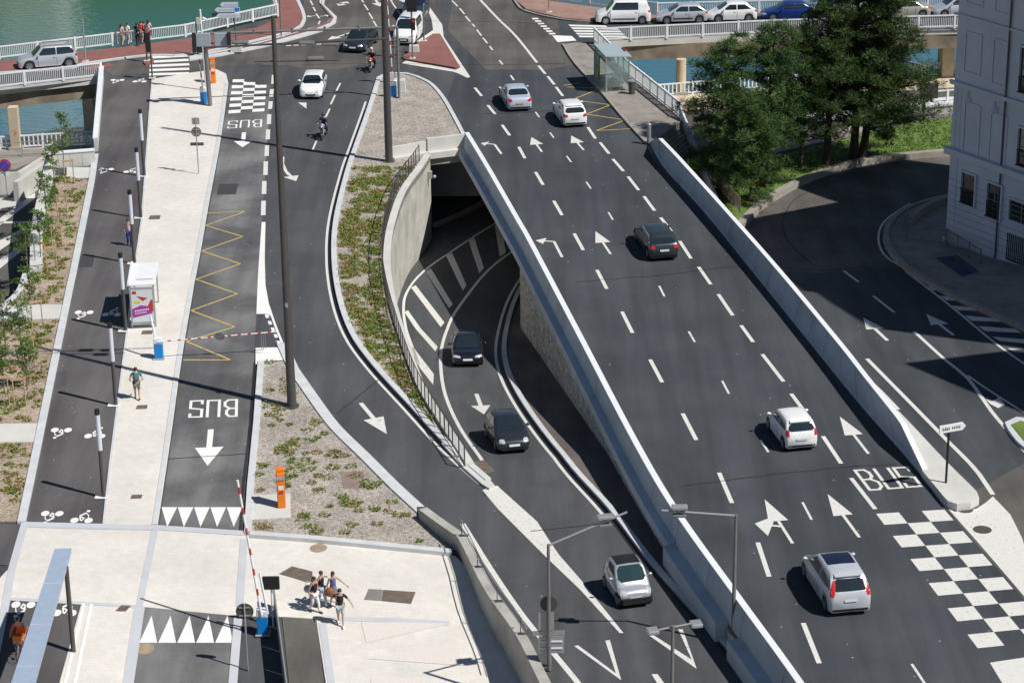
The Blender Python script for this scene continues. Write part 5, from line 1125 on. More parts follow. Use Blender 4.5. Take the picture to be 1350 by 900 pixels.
def person(label, loc, face, h=1.7, pose='stand', top=(0.02, 0.02, 0.02), bottom=(0.7, 0.7, 0.7), legs='trousers', sleeves='short', hair=(0.03, 0.02, 0.015), hairlen='short', fem=False,
           armL=(-0.1, 0.05), armR=(0.1, -0.05), stride=0.3, bag=None, group=None, shoes=(0.05, 0.05, 0.05), name='person', cat='person', bendL=0.1, bendR=0.1, detail=True):
    """local +x is where the person faces, +y their left; armL/armR = (swing forward of the hand in m, outward)"""
    root = thing(name, label, cat, loc, face, group)
    k = h/1.72; sw = 0.165 if fem else 0.19; hw = 0.095
    lean = 0.03
    V = {}; V['pel'] = (0, 0, .93); V['wai'] = (.0+lean*.3, 0, 1.08); V['che'] = (lean*.7, 0, 1.28); V['nec'] = (lean, 0, 1.45); V['nck'] = (lean+.015, 0, 1.52); V['hea'] = (lean+.03, 0, 1.61); V['crn'] = (lean+.03, 0, 1.66)
    st = stride
    feet = {}
    for s, nm, f in ((1, 'L', st/2), (-1, 'R', -st/2)):
        V['hip'+nm] = (0, s*hw, .88); kx = f*.5+0.05+(0.05 if f < 0 else 0); V['kne'+nm] = (kx, s*hw*1.02, .49)
        az = .08 if f >= 0 else .13; V['ank'+nm] = (f-.02, s*hw, az); V['toe'+nm] = (f+.15, s*(hw+.02), .03 if f >= 0 else .05); feet[nm] = f
    for s, nm, ar, bd in ((1, 'L', armL, bendL), (-1, 'R', armR, bendR)):
        V['sho'+nm] = (lean, s*sw, 1.40)
        wx_, wy_ = ar[0], ar[1] if len(ar) > 1 else .05; wz = ar[2] if len(ar) > 2 else .86
        wv = Vector((lean+wx_, s*(sw+abs(wy_)), wz)); sv = Vector(V['sho'+nm]); mid = (wv+sv)/2; L_ = (wv-sv).length; ext = math.sqrt(max(0.0, 0.29**2-(L_/2)**2)) if L_ < .58 else 0
        el = mid+Vector((-0.75, s*0.45, -0.4)).normalized()*ext
        V['elb'+nm] = tuple(el); V['wri'+nm] = tuple(wv)
        V['han'+nm] = tuple(wv+(wv-el).normalized()*0.07)
    order = list(V); idx = {n_: i for i, n_ in enumerate(order)}
    rad = {'pel': .125, 'wai': .105 if fem else .12, 'che': .13 if fem else .145, 'nec': .07, 'nck': .052, 'hea': .088, 'crn': .075}
    for nm in 'LR': rad.update({'hip'+nm: .088, 'kne'+nm: .055, 'ank'+nm: .036, 'toe'+nm: .03, 'sho'+nm: .055, 'elb'+nm: .038, 'wri'+nm: .026, 'han'+nm: .034})
    E = [('pel', 'wai'), ('wai', 'che'), ('che', 'nec'), ('nec', 'nck'), ('nck', 'hea'), ('hea', 'crn')]
    for nm in 'LR': E += [('pel', 'hip'+nm), ('hip'+nm, 'kne'+nm), ('kne'+nm, 'ank'+nm), ('ank'+nm, 'toe'+nm), ('nec', 'sho'+nm), ('sho'+nm, 'elb'+nm), ('elb'+nm, 'wri'+nm), ('wri'+nm, 'han'+nm)]
    S = lambda n_: Vector(V[n_])*k
    body = skinmesh('body', [S(n_) for n_ in order], [(idx[a], idx[b]) for a, b in E], [rad[n_]*k for n_ in order], 'skin', root)
    ex = MB(); hc = S('hea')
    ex.ball(hc+Vector((0.085, 0, -0.01))*k, (0.022*k, 0.014*k, 0.024*k), 6, 4)
    for s in (-1, 1): ex.ball(hc+Vector((0.0, s*.085, 0))*k, (0.02*k, 0.012*k, 0.03*k), 6, 4)
    for nm, s in (('L', 1), ('R', -1)):
        hv = S('han'+nm); d = (S('han'+nm)-S('wri'+nm)).normalized(); sd = d.cross(Vector((0, 1, 0))); sd = sd.normalized() if sd.length > .1 else Vector((1, 0, 0))
        for i, (o_, ln) in enumerate(((-.03, .065), (-.01, .08), (.01, .075), (.028, .055))):
            a_ = hv+sd*o_; cv = Vector((0.01, -s*.02, 0)); ex.tube([a_, a_+d*ln*.55, a_+d*ln+cv], [.0095, .009, .0065], 5)
        a_ = hv+sd*.03-d*.02; ex.tube([a_, a_+sd*.03+d*.02, a_+sd*.035+d*.05], [.011, .01, .007], 5)
    joinmesh(body, ex)
    cm = lambda c, r=0.85: mat('cloth_%02d%02d%02d' % tuple(int(99*x) for x in c), c, r, fine=0.08)
    def garment(nm, names, edges, extra, col_, scale=1.0, ends=None):
        vs = [S(n_) for n_ in names]; rr_ = [(rad[n_]*k*scale+extra) for n_ in names]
        if ends:
            for (a, b, t, r) in ends: vs.append(S(a).lerp(S(b), t)); rr_.append(r*k); edges = edges+[(a, len(vs)-1)]
        ii = {n_: i for i, n_ in enumerate(names)}
        ed = [(ii[a] if isinstance(a, str) else a, ii[b] if isinstance(b, str) else b) for a, b in edges]
        return skinmesh(nm, vs, ed, rr_, cm(col_), root)
    tn = ['che', 'wai', 'pel', 'nec']; te = [('pel', 'wai'), ('wai', 'che'), ('che', 'nec')]; ends = []
    if sleeves != 'none':
        tn += ['shoL', 'shoR']; te += [('nec', 'shoL'), ('nec', 'shoR')]
        if sleeves == 'long': tn += ['elbL', 'elbR', 'wriL', 'wriR']; te += [('shoL', 'elbL'), ('shoR', 'elbR'), ('elbL', 'wriL'), ('elbR', 'wriR')]
        else: ends = [('shoL', 'elbL', .62, .055), ('shoR', 'elbR', .62, .055)]
    garment('shirt', tn, te, 0.016, top, 1.0, ends)
    if legs == 'trousers': garment('trousers', ['pel', 'hipL', 'hipR', 'kneL', 'kneR', 'ankL', 'ankR'], [('pel', 'hipL'), ('pel', 'hipR'), ('hipL', 'kneL'), ('hipR', 'kneR'), ('kneL', 'ankL'), ('kneR', 'ankR')], 0.016, bottom)
    elif legs == 'shorts': garment('shorts', ['pel', 'hipL', 'hipR'], [('pel', 'hipL'), ('pel', 'hipR')], 0.02, bottom, 1.0, [('hipL', 'kneL', .9, .085), ('hipR', 'kneR', .9, .085)])
    elif legs == 'dress':
        dm = MB(); rings = [(1.10, .135), (0.9, .18), (0.62, .23)]; i0 = 0
        for z, r in rings: dm.v += [((0.02+r*math.cos(2*math.pi*j/14))*k, r*.9*math.sin(2*math.pi*j/14)*k, z*k) for j in range(14)]
        for a in range(2):
            for j in range(14): dm.f.append((a*14+j, a*14+(j+1) % 14, (a+1)*14+(j+1) % 14, (a+1)*14+j))
        dm.build('skirt', cm(bottom), root, smooth=True)
    hm = mat('hair_%02d%02d%02d' % tuple(int(99*x) for x in hair), hair, 0.6)
    hb = MB(); hb.ball(hc+Vector((-.018, 0, .03))*k, (.100*k, .092*k, .092*k), 12, 8)
    if hairlen == 'long': hb.tube([hc+Vector((-.06, 0, .02))*k, hc+Vector((-.095, 0, -.1))*k, hc+Vector((-.10, 0, -.26))*k], [.075*k, .07*k, .035*k], 10)
    hb.build('hair', hm, root, smooth=True)
    for nm in 'LR':
        f = feet[nm]; sh = MB(); a_ = S('ank'+nm); t_ = S('toe'+nm); mid = a_.lerp(t_, .45); sh.ball((mid.x, mid.y, mid.z+0.0), (.135*k, .05*k, .05*k), 10, 6); sh.build('shoe', cm(shoes, .6), root, smooth=True)
    return root
def facing(px, py, qx, qy, s='L'):
    a, b = P(px, py, s), P(qx, qy, s); return math.atan2(b.y-a.y, b.x-a.x)
person('man in green shirt and backpack walking up the promenade', P(181.5, 527, 'L'), facing(181, 527, 180, 500), 1.74, top=(0.0, 0.19, 0.16), bottom=(0.22, 0.21, 0.15), legs='shorts', armL=(.14, .1, .98), armR=(.14, .1, .98), stride=.34, hair=(.05, .012, .012), shoes=(.25, .12, .08))
person('woman in pink top and blue trousers on the phone on the bike path', P(171, 324, 'L'), facing(171, 324, 173, 360), 1.66, top=(0.62, 0.42, 0.46), bottom=(0.01, 0.03, 0.22), sleeves='short', hairlen='long', fem=True, armL=(.1, -.05, 1.5), armR=(.05, .05, .88), stride=.25)
person('woman in black top and white trousers with bag on the plaza', P(415, 807, 'L'), facing(415, 807, 430, 815), 1.7, top=(.012, .012, .02), bottom=(.72, .71, .70), hairlen='long', fem=True, sleeves='none', armL=(.05, .03), armR=(-.08, .05), stride=.42, hair=(.04, .02, .01))
person('woman in black vest and pale jeans with hand at her cheek', P(424, 800, 'L'), facing(424, 800, 440, 808), 1.72, top=(.012, .012, .014), bottom=(.38, .48, .60), fem=True, sleeves='none', armL=(.14, .02, 1.42), armR=(.0, .05), stride=.4, hair=(.05, .025, .012))
person('woman in blue strapless dress with arm stretched out', P(440, 800, 'L'), facing(440, 800, 450, 812), 1.7, top=(.10, .12, .32), bottom=(.16, .15, .28), legs='dress', hairlen='long', fem=True, sleeves='none', armL=(.22, .36, 1.02), armR=(.0, .05), stride=.2, hair=(.06, .03, .015))
person('man in black shirt and grey shorts leading the group on the plaza', P(449.5, 824, 'L'), facing(449, 824, 449, 850), 1.74, top=(.012, .012, .014), bottom=(.42, .43, .44), legs='shorts', sleeves='short', armL=(.12, .32, .98), armR=(.16, .0, 1.38), stride=.4, hair=(.035, .015, .01), shoes=(.75, .75, .75))
def part_of(o): return o
def bag(label, loc, m, sc=1.0, cat='bag'):
    t = thing('shoulder_bag', label, cat, loc)
    mb = MB(); mb.ball((0, 0, 0), (.18*sc, .11*sc, .17*sc), 12, 8); mb.build('pouch', m, t, smooth=True)
    s_ = MB(); s_.tube([(-.12*sc, 0, .1*sc), (-.08*sc, 0, .32*sc), (.08*sc, 0, .32*sc), (.12*sc, 0, .1*sc)], .012, 6); s_.build('strap', m, t); return t
p = P(441, 800, 'L'); bag('brown leather bag carried at hip height on the plaza', (p.x-.16, p.y-.25, p.z+.85), mat('brown_leather', (.22, .09, .03), .6), 1.25)
p = P(408, 806, 'L'); bag('pale blue cloth bag on the shoulder of the woman in white trousers', (p.x-.02, p.y+.15, p.z+1.0), mat('pale_cloth', (.42, .46, .52), .9), 1.1)
p = P(181.5, 527, 'L'); t = thing('backpack', 'grey backpack on the man in the green shirt', 'backpack', (p.x, p.y-.2, p.z+1.27)); mb = MB(); mb.ball((0, 0, 0), (.15, .10, .21), 10, 8); mb.build('pack', mat('grey_cloth', (.10, .12, .16), .9), t, smooth=True); mb = MB(); mb.ball((0, -.09, -.05), (.1, .05, .1), 8, 6); mb.build('pocket', mat('grey_cloth2', (.07, .09, .12), .9), t, smooth=True)
GR = 'onlookers at the white railing'
for (x, y, c1, c2, hl, lb, f) in ((161, 63.5, (.62, .52, .44), (.55, .42, .36), 'long', 'leftmost onlooker in beige leaning at the white railing', 'trousers'), (169, 62.5, (.75, .74, .72), (.5, .5, .5), 'short', 'onlooker in white top beside the beige one at the railing', 'trousers'),
        (182, 63, (.012, .012, .012), (.02, .02, .03), 'long', 'onlooker dressed all in black at the railing', 'trousers'), (187, 60.5, (.5, .03, .05), (.5, .42, .42), 'short', 'onlooker in red top between two dark clad people', 'shorts'),
        (191, 60, (.02, .03, .07), (.02, .03, .07), 'short', 'tall onlooker in navy standing at the railing', 'trousers'), (197, 59, (.55, .42, .38), (.4, .12, .14), 'long', 'rightmost onlooker in pale patterned top at the railing', 'shorts')):
    person(lb, P(x, y, 'L')+Vector((0, 0, .12)), R(70+((x*37) % 50)-25), 1.68+((x*7) % 5)*.03, top=c1, bottom=c2, legs=f, hairlen=hl, fem=(hl == 'long'), stride=.1, armL=(.25, .0, 1.05), armR=(.25, .0, 1.05), group=GR)

# riders and two-wheelers
def bike(label, px, far, s, motor=True, col=(.5, .05, .04), cat='motorcycle', L=1.35):
    """px = ground point of the front wheel, far = rear wheel"""
    a, b = P(*px, s), P(*far, s); d = (a-b); d.z = 0; d.normalize(); c = a-d*L/2; c.z = zs(s, c.y)
    name = 'motorcycle' if motor else 'bicycle'
    root = thing(name, label, cat, c, math.atan2(d.y, d.x))
    r = .31 if motor else .34; w_ = .065 if motor else .018
    for x in (L/2, -L/2):
        mb = MB(); n = 28
        pts = [(r*math.cos(2*math.pi*k/n), 0, r*math.sin(2*math.pi*k/n)) for k in range(n+1)]
        mb.tube(pts, w_, 8, False); wh = mb.build('wheel', 'rubber', root, smooth=True, loc=(x, 0, r))
        sp = MB()
        for k in range(8 if motor else 14): an = 2*math.pi*k/(8 if motor else 14); sp.tube([(0, 0, 0), (r*.92*math.cos(an), 0, r*.92*math.sin(an))], .012 if motor else .004, 4)
        sp.disc((0, 0, 0), (0, 1, 0), .06, 10, .08); sp.build('rim', 'rim', wh)
    pm = mat('bike_paint_%02d%02d%02d' % tuple(int(99*v) for v in col), col, .3, .1, coat=.6)
    if motor:
        mb = MB(); mb.ball((.12, 0, .78), (.28, .15, .15), 12, 8); mb.build('fuel_tank', pm, root, smooth=True)
        mb = MB(); mb.ball((.05, 0, .45), (.26, .17, .2), 10, 8); mb.build('engine', 'mid_pole', root, smooth=True)
        mb = MB(); mb.ball((-.35, 0, .80), (.36, .13, .07), 12, 6); mb.build('seat', 'black', root, smooth=True)
        mb = MB(); mb.ball((.52, 0, .88), (.17, .16, .2), 12, 8); mb.build('fairing', pm, root, smooth=True)
        mb = MB(); mb.ball((.64, 0, .86), (.07, .09, .08), 10, 6); mb.build('headlight', 'clear_lamp', root, smooth=True)
        for sy in (-1, 1): mb = MB(); mb.tube([(.42, sy*.09, .98), (L/2, sy*.09, r)], .03, 8); mb.build('fork', 'steel', root)
        mb = MB(); mb.tube([(.3, -.36, 1.0), (.42, -.15, 1.02), (.42, .15, 1.02), (.3, .36, 1.0)], .018, 8); mb.build('handlebar', 'black', root)
        for sy in (-1, 1): mb = MB(); mb.ball((.42, sy*.34, 1.14), (.03, .07, .045), 8, 5); mb.build('mirror', 'black', root, smooth=True)
        mb = MB(); mb.tube([(.0, -.17, .35), (-.4, -.19, .38), (-.75, -.2, .5)], [.04, .06, .06], 8); mb.build('exhaust', 'steel', root, smooth=True)
        mb = MB(); mb.tube([(.2, 0, .5), (-.3, 0, .42), (-L/2, 0, r)], .05, 6); mb.build('frame', 'dark_pole', root)
    else:
        f = MB(); bb = (-.05, 0, .30); hd = (.36, 0, .86); st = (-.2, 0, .80)
        for p, q in ((bb, hd), (bb, st), (st, hd), (bb, (-L/2, 0, r)), (st, (-L/2, 0, r)), (hd, (L/2, 0, r)), (hd, (.33, 0, 1.0))): f.tube([p, q], .018, 6)
        f.build('frame', pm, root); mb = MB(); mb.ball((-.22, 0, .9), (.14, .07, .035), 10, 5); mb.build('saddle', 'black', root, smooth=True)
        mb = MB(); mb.tube([(.3, -.28, 1.02), (.36, -.1, 1.0), (.36, .1, 1.0), (.3, .28, 1.02)], .014, 6); mb.build('handlebar', 'black', root)
        mb = MB(); mb.tube([(.0, .08, .13), (-.05, .08, .3), (-.05, -.08, .3), (-.1, -.08, .47)], .014, 6); mb.build('pedal_crank', 'steel', root)
    return root, c, d
def rider(label, c, d, top, bottom, helmet, motor=True, lean=.22):
    root = thing('person', label, 'person', c, math.atan2(d.y, d.x))
    sz = .86 if motor else .98; hx = -.25
    V = [(hx, 0, sz), (hx+lean*.5, 0, sz+.24), (hx+lean, 0, sz+.46), (hx+lean+.06, 0, sz+.58), (hx+lean+.1, 0, sz+.70), (hx+lean+.1, 0, sz+.75)]
    rad = [.13, .125, .10, .05, .09, .08]; E = [(i, i+1) for i in range(5)]
    for s in (-1, 1):
        i = len(V)
        if motor: leg = [(hx+.05, s*.12, sz-.02), (hx+.42, s*.21, sz-.10), (hx+.15, s*.2, .38), (hx+.30, s*.2, .30)]
        else: leg = [(hx+.05, s*.1, sz-.04), (hx+.36, s*.12, .72 if s > 0 else .58), (hx+.14+(.1 if s > 0 else -.0), s*.11, .42 if s > 0 else .16), (hx+.3, s*.12, .36 if s > 0 else .10)]
        V += leg; rad += [.09, .062, .042, .035]; E += [(0, i), (i, i+1), (i+1, i+2), (i+2, i+3)]
        j = len(V); V += [(hx+lean, s*.19, sz+.43), (hx+lean+.12, s*.27, sz+.22), (.33, s*.3, 1.04), (.39, s*.3, 1.02)]; rad += [.06, .045, .035, .035]; E += [(2, j), (j, j+1), (j+1, j+2), (j+2, j+3)]
    body = skinmesh('body', V, E, rad, 'skin', root)
    ex = MB()
    for s in (-1, 1):
        for o_ in (-.025, -.008, .009, .026): ex.tube([(.39, s*(.3+o_), 1.03), (.43, s*(.3+o_), 1.02), (.43, s*(.3+o_), .99)], [.01, .01, .007], 5)
        ex.tube([(.37, s*.27, 1.03), (.40, s*.255, 1.0), (.42, s*.26, .98)], [.011, .01, .007], 5)
    ex.ball((hx+lean+.19, 0, sz+.69), (.02, .013, .022), 6, 4)
    joinmesh(body, ex)
    cm = lambda q: mat('cloth_%02d%02d%02d' % tuple(int(99*x) for x in q), q, .8, fine=.08)
    ix = [0, 1, 2, 10, 11, 12, 18, 19, 20]; pass
    jk = [V[0], V[1], V[2]]; jr = [.15, .145, .12]; je = [(0, 1), (1, 2)]
    for s in (6, 14):
        i = len(jk); a = 6+4 if s == 6 else 14+4
        jk += [V[a], V[a+1], V[a+2]]; jr += [.078, .062, .05] if motor else [.075, .058, .045]; je += [(2, i), (i, i+1), (i+1, i+2)]
    skinmesh('jacket', jk, je, jr, cm(top), root)
    tk = [V[0]]; tr = [.145]; te = []
    for s in (6, 14):
        i = len(tk); n_ = 3 if motor else 2
        tk += [V[s+q] for q in range(n_)]; tr += [.105, .08, .06][:n_]; te += [(0, i)]+[(i+q, i+q+1) for q in range(n_-1)]
    skinmesh('trousers', tk, te, tr, cm(bottom), root)
    hb = MB(); hb.ball((hx+lean+.09, 0, sz+.73), (.145, .125, .14) if motor else (.12, .1, .095), 14, 10); hb.build('helmet', mat('helmet_%02d' % int(helmet[0]*99), helmet, .25, coat=.5), root, smooth=True)
    if motor: vz = MB(); vz.ball((hx+lean+.15, 0, sz+.72), (.095, .105, .06), 10, 6); vz.build('visor', 'glass', root, smooth=True)
    for s in (6, 14):
        sh = MB(); q = Vector(V[s+2]).lerp(Vector(V[s+3]), .6); sh.ball(q, (.13, .05, .055), 8, 6); sh.build('shoe', 'black', root, smooth=True)
    return root
_, c, d = bike('red and white motorcycle near the junction', (488, 95.5), (495.5, 87), 'L', True, (.6, .08, .05)); rider('motorcyclist in black on the red and white motorcycle', c, d, (.012, .012, .014), (.02, .02, .02), (.55, .55, .58))
_, c, d = bike('dark blue motorcycle on the curved lane beside the dashed line', (424.5, 184.5), (431, 175.5), 'L', True, (.30, .30, .34)); rider('motorcyclist in navy with dark helmet on the curved lane', c, d, (.02, .04, .10), (.02, .03, .07), (.06, .03, .06))
_, c, d = bike('pink framed bicycle ridden on the lower bike path', (25, 871), (33, 851), 'L', False, (.5, .2, .25), 'bicycle', 1.05); rider('cyclist in orange jacket and shorts on the lower bike path', c, d, (.75, .13, .02), (.75, .14, .02), (.03, .03, .03), False, .38)
t = thing('front_basket', 'orange bag on the handlebar of the ridden bicycle', 'bag', c+d*.45+Vector((0, 0, .86)), math.atan2(d.y, d.x)); mb = MB(); mb.box((0, 0, .1), (.22, .34, .26)); mb.build('pouch', 'orange', t, bevel=.03); mb = MB(); mb.box((0, 0, .245), (.23, .35, .03)); mb.build('flap', mat('orange_dark', (.5, .1, .01), .6), t)
# ================================================================== RAILINGS
def railing(label, path, s, h=1.0, up=0.0, post=2.8, gap=0.14, m='white', bar=0.035, name='bridge_railing', thick=1.0, lo=0.12, group=None, plinth=0.0):
    pts = [Vector((p[0], p[1], zs(s, p[1])+up)) for p in path]
    root = thing(name, label, 'railing', pts[0], 0, group); o0 = pts[0]
    rail = MB(); low = MB(); bars = MB(); post_mb = []
    for a, b in zip(pts, pts[1:]):
        a = a-o0; b = b-o0; d = b-a; L_ = d.length
        if L_ < .05: continue
        dh = Vector((d.x, d.y, 0)).normalized(); n = Vector((-dh.y, dh.x, 0)); Z = Vector((0, 0, 1))
        def beam(mb, z0, z1, w_):
            mb.hexa([a-n*w_+Z*z0, b-n*w_+Z*z0, b+n*w_+Z*z0, a+n*w_+Z*z0], [a-n*w_+Z*z1, b-n*w_+Z*z1, b+n*w_+Z*z1, a+n*w_+Z*z1])
        beam(rail, h-0.09*thick, h, 0.055*thick); beam(low, lo, lo+0.09*thick, 0.04*thick)
        if plinth: beam(low, 0, plinth, 0.15)
        k = int(L_/gap)
        for i in range(k):
            p = a+d*((i+.5)/k); bars.box((p.x, p.y, p.z+(h+lo)/2), (bar, bar, h-lo-.12), math.atan2(dh.y, dh.x))
        np_ = max(1, round(L_/post))
        for i in range(np_+1):
            p = a+d*(i/np_); post_mb.append((p.copy(), math.atan2(dh.y, dh.x)))
    rail.build('top_rail', m, root); low.build('bottom_rail', m, root); bars.build('bars', m, root)
    last = None; first = None
    for p, r in post_mb:
        if last and (p-last).length < .4: continue
        last = p
        if first is None:
            pm = MB(); pm.box((0, 0, h/2+.01), (.16*thick, .14*thick, h+.04)); first = pm.build('post', m, root)
            first.location = p; first.rotation_euler = (0, 0, r)
        else:
            c = first.copy(); C.objects.link(c); c.parent = root; c.location = p; c.rotation_euler = (0, 0, r)
    return root
railing('white railing along the river at left behind the onlookers', PP([(-70, 86), (0, 80.5), (245, 51), (300, 38), (366, 23.5)], 'D'), 'D', 1.0, .12)
railing('white railing running up the bridge side at the top', PP([(366, 23.5), (358, -2), (350, -50)], 'D'), 'D', 1.0, .12)
railing('white railing over the left quay opening in front of the parked off-road car', PP([(-70, 127), (134, 104)], 'D'), 'D', 1.05, .16)
railing('white railing along the far river edge at right behind the queue of cars', PP([(733, 3.5), (866, 22), (1400, 9.5)], 'D'), 'D', 1.0, .12)
railing('white railing along the near side of the right quay road', PP([(784, 58), (1020, 46.5), (1400, 36)], 'D'), 'D', 1.05, .16)
railing('white railing behind the glass bus shelter running down to the stairs', PP([(784, 58), (830, 104), (897, 158)], 'D'), 'D', 1.1, .13, post=1.6, gap=.1)
railing('pale railing at the lower left quay edge above the water', [q for q in q_edge_l], 'Q', 1.0, 0.0, gap=.32, bar=.09)
railing('pale railing at the lower right quay edge above the water', [q for q in q_edge_r], 'Q', 1.0, 0.0, gap=.32, bar=.09)
t = thing('bike_path_wall', 'white topped solid side wall on the left edge of the bike path', 'wall')
mb = MB(); solid_strip(mb, PP([(135, 104), (127, 200)], 'L'), 'L', -.12, .12, .85, .1); fixnormals(mb.build('wall_face', 'conc_pale', t))
mb = MB(); solid_strip(mb, PP([(135, 104), (127, 200)], 'L'), 'L', -.17, .17, .95, -.852); fixnormals(mb.build('coping', 'white', t))
# dark mesh railing on the curved retaining wall
rp = [p for p in offset_path(rwall, -0.42)]
railing('thin dark railing on top of the curved retaining wall', rp[2:], 'L', 1.05, .2, post=2.4, gap=.2, m='dark_pole', bar=.012, name='wall_railing', thick=.35)
railing('thin grey handrail at the far left above the ramp wall', PP([(-30, 210), (0, 209), (60, 205)], 'W'), 'W', 1.1, 0, post=1.6, gap=5, m='steel', name='handrail', thick=.5)
railing('white railing beside the lower road at right behind the conifers', PP([(1225, 137), (1320, 130)], 'T'), 'T', .9, 0.1, post=1.4, gap=9, name='road_railing')
railing('brown iron railing round the pavement corner by the grey building', PP([(1196, 288), (1195, 322), (1247, 325), (1292, 352)], 'T'), 'T', .95, .16, post=1.6, gap=.16, m='mid_pole', bar=.02, name='iron_railing', thick=.5)
railing('short brown handrail at the pavement edge between deck and lawn', PP([(905, 215), (975, 290)], 'T'), 'T', 1.0, .5, post=1.5, gap=.15, m='rust', bar=.02, name='iron_railing', thick=.5)
# steel panels on the plaza wall
t = thing('wall_railing', 'steel railing panels on top of the plaza wall', 'railing')
pr = [p for p in offset_path(pwall, 0.2) if P(612, 700, 'A').y > p.y > P(700, 868, 'A').y]
rl = MB(); rl.tube([(p.x, p.y, zs('A', p.y)+.35+.75) for p in pr], .025, 8); rl.build('top_rail', 'steel', t, smooth=True)
rl = MB(); rl.tube([(p.x, p.y, zs('A', p.y)+.35+.4) for p in pr], .015, 6); rl.build('middle_rail', 'steel', t, smooth=True)
for k in range(0, len(pr), 3):
    p = pr[k]; z = zs('A', p.y)+.35; q = MB(); q.tube([(p.x, p.y, z), (p.x, p.y, z+.76)], .022, 6); q.tube([(p.x+.25, p.y, z+.02), (p.x, p.y, z+.4)], .015, 6); q.box((p.x+.1, p.y, z+.012), (.4, .2, .02)); q.build('post', 'dark_pole', t)
# grey perforated panel railing beside the ramp
t = thing('ramp_railing', 'grey perforated metal panels beside the sunken ramp', 'railing')
a, b = P(362, 800, 'L'), P(386, 985, 'L')
for k in range(6):
    p = a.lerp(b, k/6); q = a.lerp(b, (k+.96)/6); d = (q-p).normalized(); n = Vector((-d.y, d.x, 0))*.03
    mb = MB(); mb.hexa([p-n, q-n, q+n, p+n], [v+Vector((0, 0, 1.05 if k else .95)) for v in (p-n, q-n, q+n, p+n)]); mb.build('panel', 'mid_pole', t)
mb = MB(); mb.tube([a+Vector((0, 0, 1.12)), b+Vector((0, 0, 1.12))], .03, 8); mb.build('top_rail', 'steel', t)

# ================================================================== POLES, LAMPS, SIGNS
def light_column(px, py, label):
    b = P(px, py, 'L'); t = thing('light_column', label, 'street lamp', b, 0, 'light columns along the bike path')
    mb = MB(); mb.tube([(0, 0, 0), (0, 0, 2.4)], .095, 14); mb.build('pole', 'dark_pole', t, smooth=True)
    mb = MB(); mb.tube([(0, 0, 2.401), (0, 0, 4.15)], .115, 16); mb.build('light_tube', mat('lamp_tube_white', (.62, .64, .70), .35), t, smooth=True)
    mb = MB(); mb.tube([(0, 0, 4.151), (0, 0, 4.4)], .118, 16); mb.build('cap', 'black', t, smooth=True)
    mb = MB(); mb.box((-.12, -.05, .07), (.55, .35, .03)); mb.build('base_plate', 'white', t)
    return t
c0 = None
for k, (x, y) in enumerate(((190.5, 233), (186, 288), (177.5, 348), (166, 437), (153, 535), (137, 656))):
    lb = ('light column standing farthest up the bike path near the signposts', 'light column second down from the junction on the bike path', 'light column beside the woman on the phone', 'light column beside the bus shelter', 'light column level with the blue barrier box', 'light column nearest the pale crossing')[k]
    if c0 is None: c0 = light_column(x, y, lb)
    else: dup(c0, P(x, y, 'L'), 0, lb)
def mast(px, py, H_, r0, r1, label, ledge_=True):
    b = P(px, py, 'L'); t = thing('tall_mast', label, 'mast', b)
    mb = MB(); mb.tube([(0, 0, 0), (0, 0, H_)], [r0, r1], 16); mb.build('pole', 'dark_pole', t, smooth=True)
    mb = MB(); mb.tube([(0, 0, .0), (0, 0, .12)], r0+.12, 16); mb.build('base_collar', 'dark_pole', t); return t, b
t, b = mast(385, 537, 19.7, .235, .10, 'tall dark mast with paired lamp heads rising from the lower gravel bed')
zt = PY(352, 62, b.y).z-b.z
mb = MB(); mb.tube([(-3.3, 0, zt), (5.3, .3, zt+.25)], .05, 8); mb.tube([(-1.0, 0, zt-.7), (3.0, .1, zt-.7)], .04, 8); mb.build('cross_arm', 'dark_pole', t)
for x, y, z in ((-1.6, .2, .18), (1.5, .2, .12), (1.9, -.1, -.55), (2.6, .2, .05)):
    mb = MB(); mb.box((x, y, zt+z), (.75, .36, .14)); h_ = mb.build('lamp_head', 'mid_pole', t, bevel=.05)
mb = MB(); mb.box((0, -.25, zt*.3), (.12, .1, .2)); mb.build('camera', 'steel', t)
t, b = mast(513, 214, 22, .25, .15, 'tallest dark mast rising from the stony bed beside the low wall')
# gantry with signal panel
b = P(277, 140, 'L'); t = thing('sign_gantry', 'grey gantry post and long arm over the junction at left', 'gantry', b)
H_ = 5.15; e = PY(523, 41, b.y+.5)-b
mb = MB(); mb.tube([(0, 0, 0), (-.1, 0, H_)], .16, 12); mb.build('post', 'mid_pole', t, smooth=True)
mb = MB(); mb.tube([(-.1, 0, H_), (e.x, 1.2, H_)], .09, 10); mb.tube([(-.1, 0, H_-.35), (e.x*.35, .4, H_)], .04, 8); mb.build('arm', 'mid_pole', t, smooth=True)
mb = MB(); mb.tube([(e.x, 1.2, H_+.05), (e.x, 1.2, .0)], .09, 10); mb.build('post', 'mid_pole', t, smooth=True)
for fx in (.25, .45, .62, .8): mb = MB(); mb.tube([(e.x*fx, 1.2*fx, H_-.15), (e.x*fx, 1.2*fx, H_+.2)], .09, 8); mb.build('clamp', 'mid_pole', t)
for fx, w_ in ((-.16, 1.0), (1.05, .9)):
    mb = MB(); mb.box((fx, -.35, H_-.35), (w_, .12, .95)); p_ = mb.build('signal_panel', mat('grey_panel', (.33, .38, .42), .5), t, bevel=.04)
    mb = MB(); mb.box((fx-(w_/2+.12 if fx < 0 else -(w_/2+.12)), -.45, H_-.35), (.22, .45, 1.0)); mb.build('hood', 'black', t)
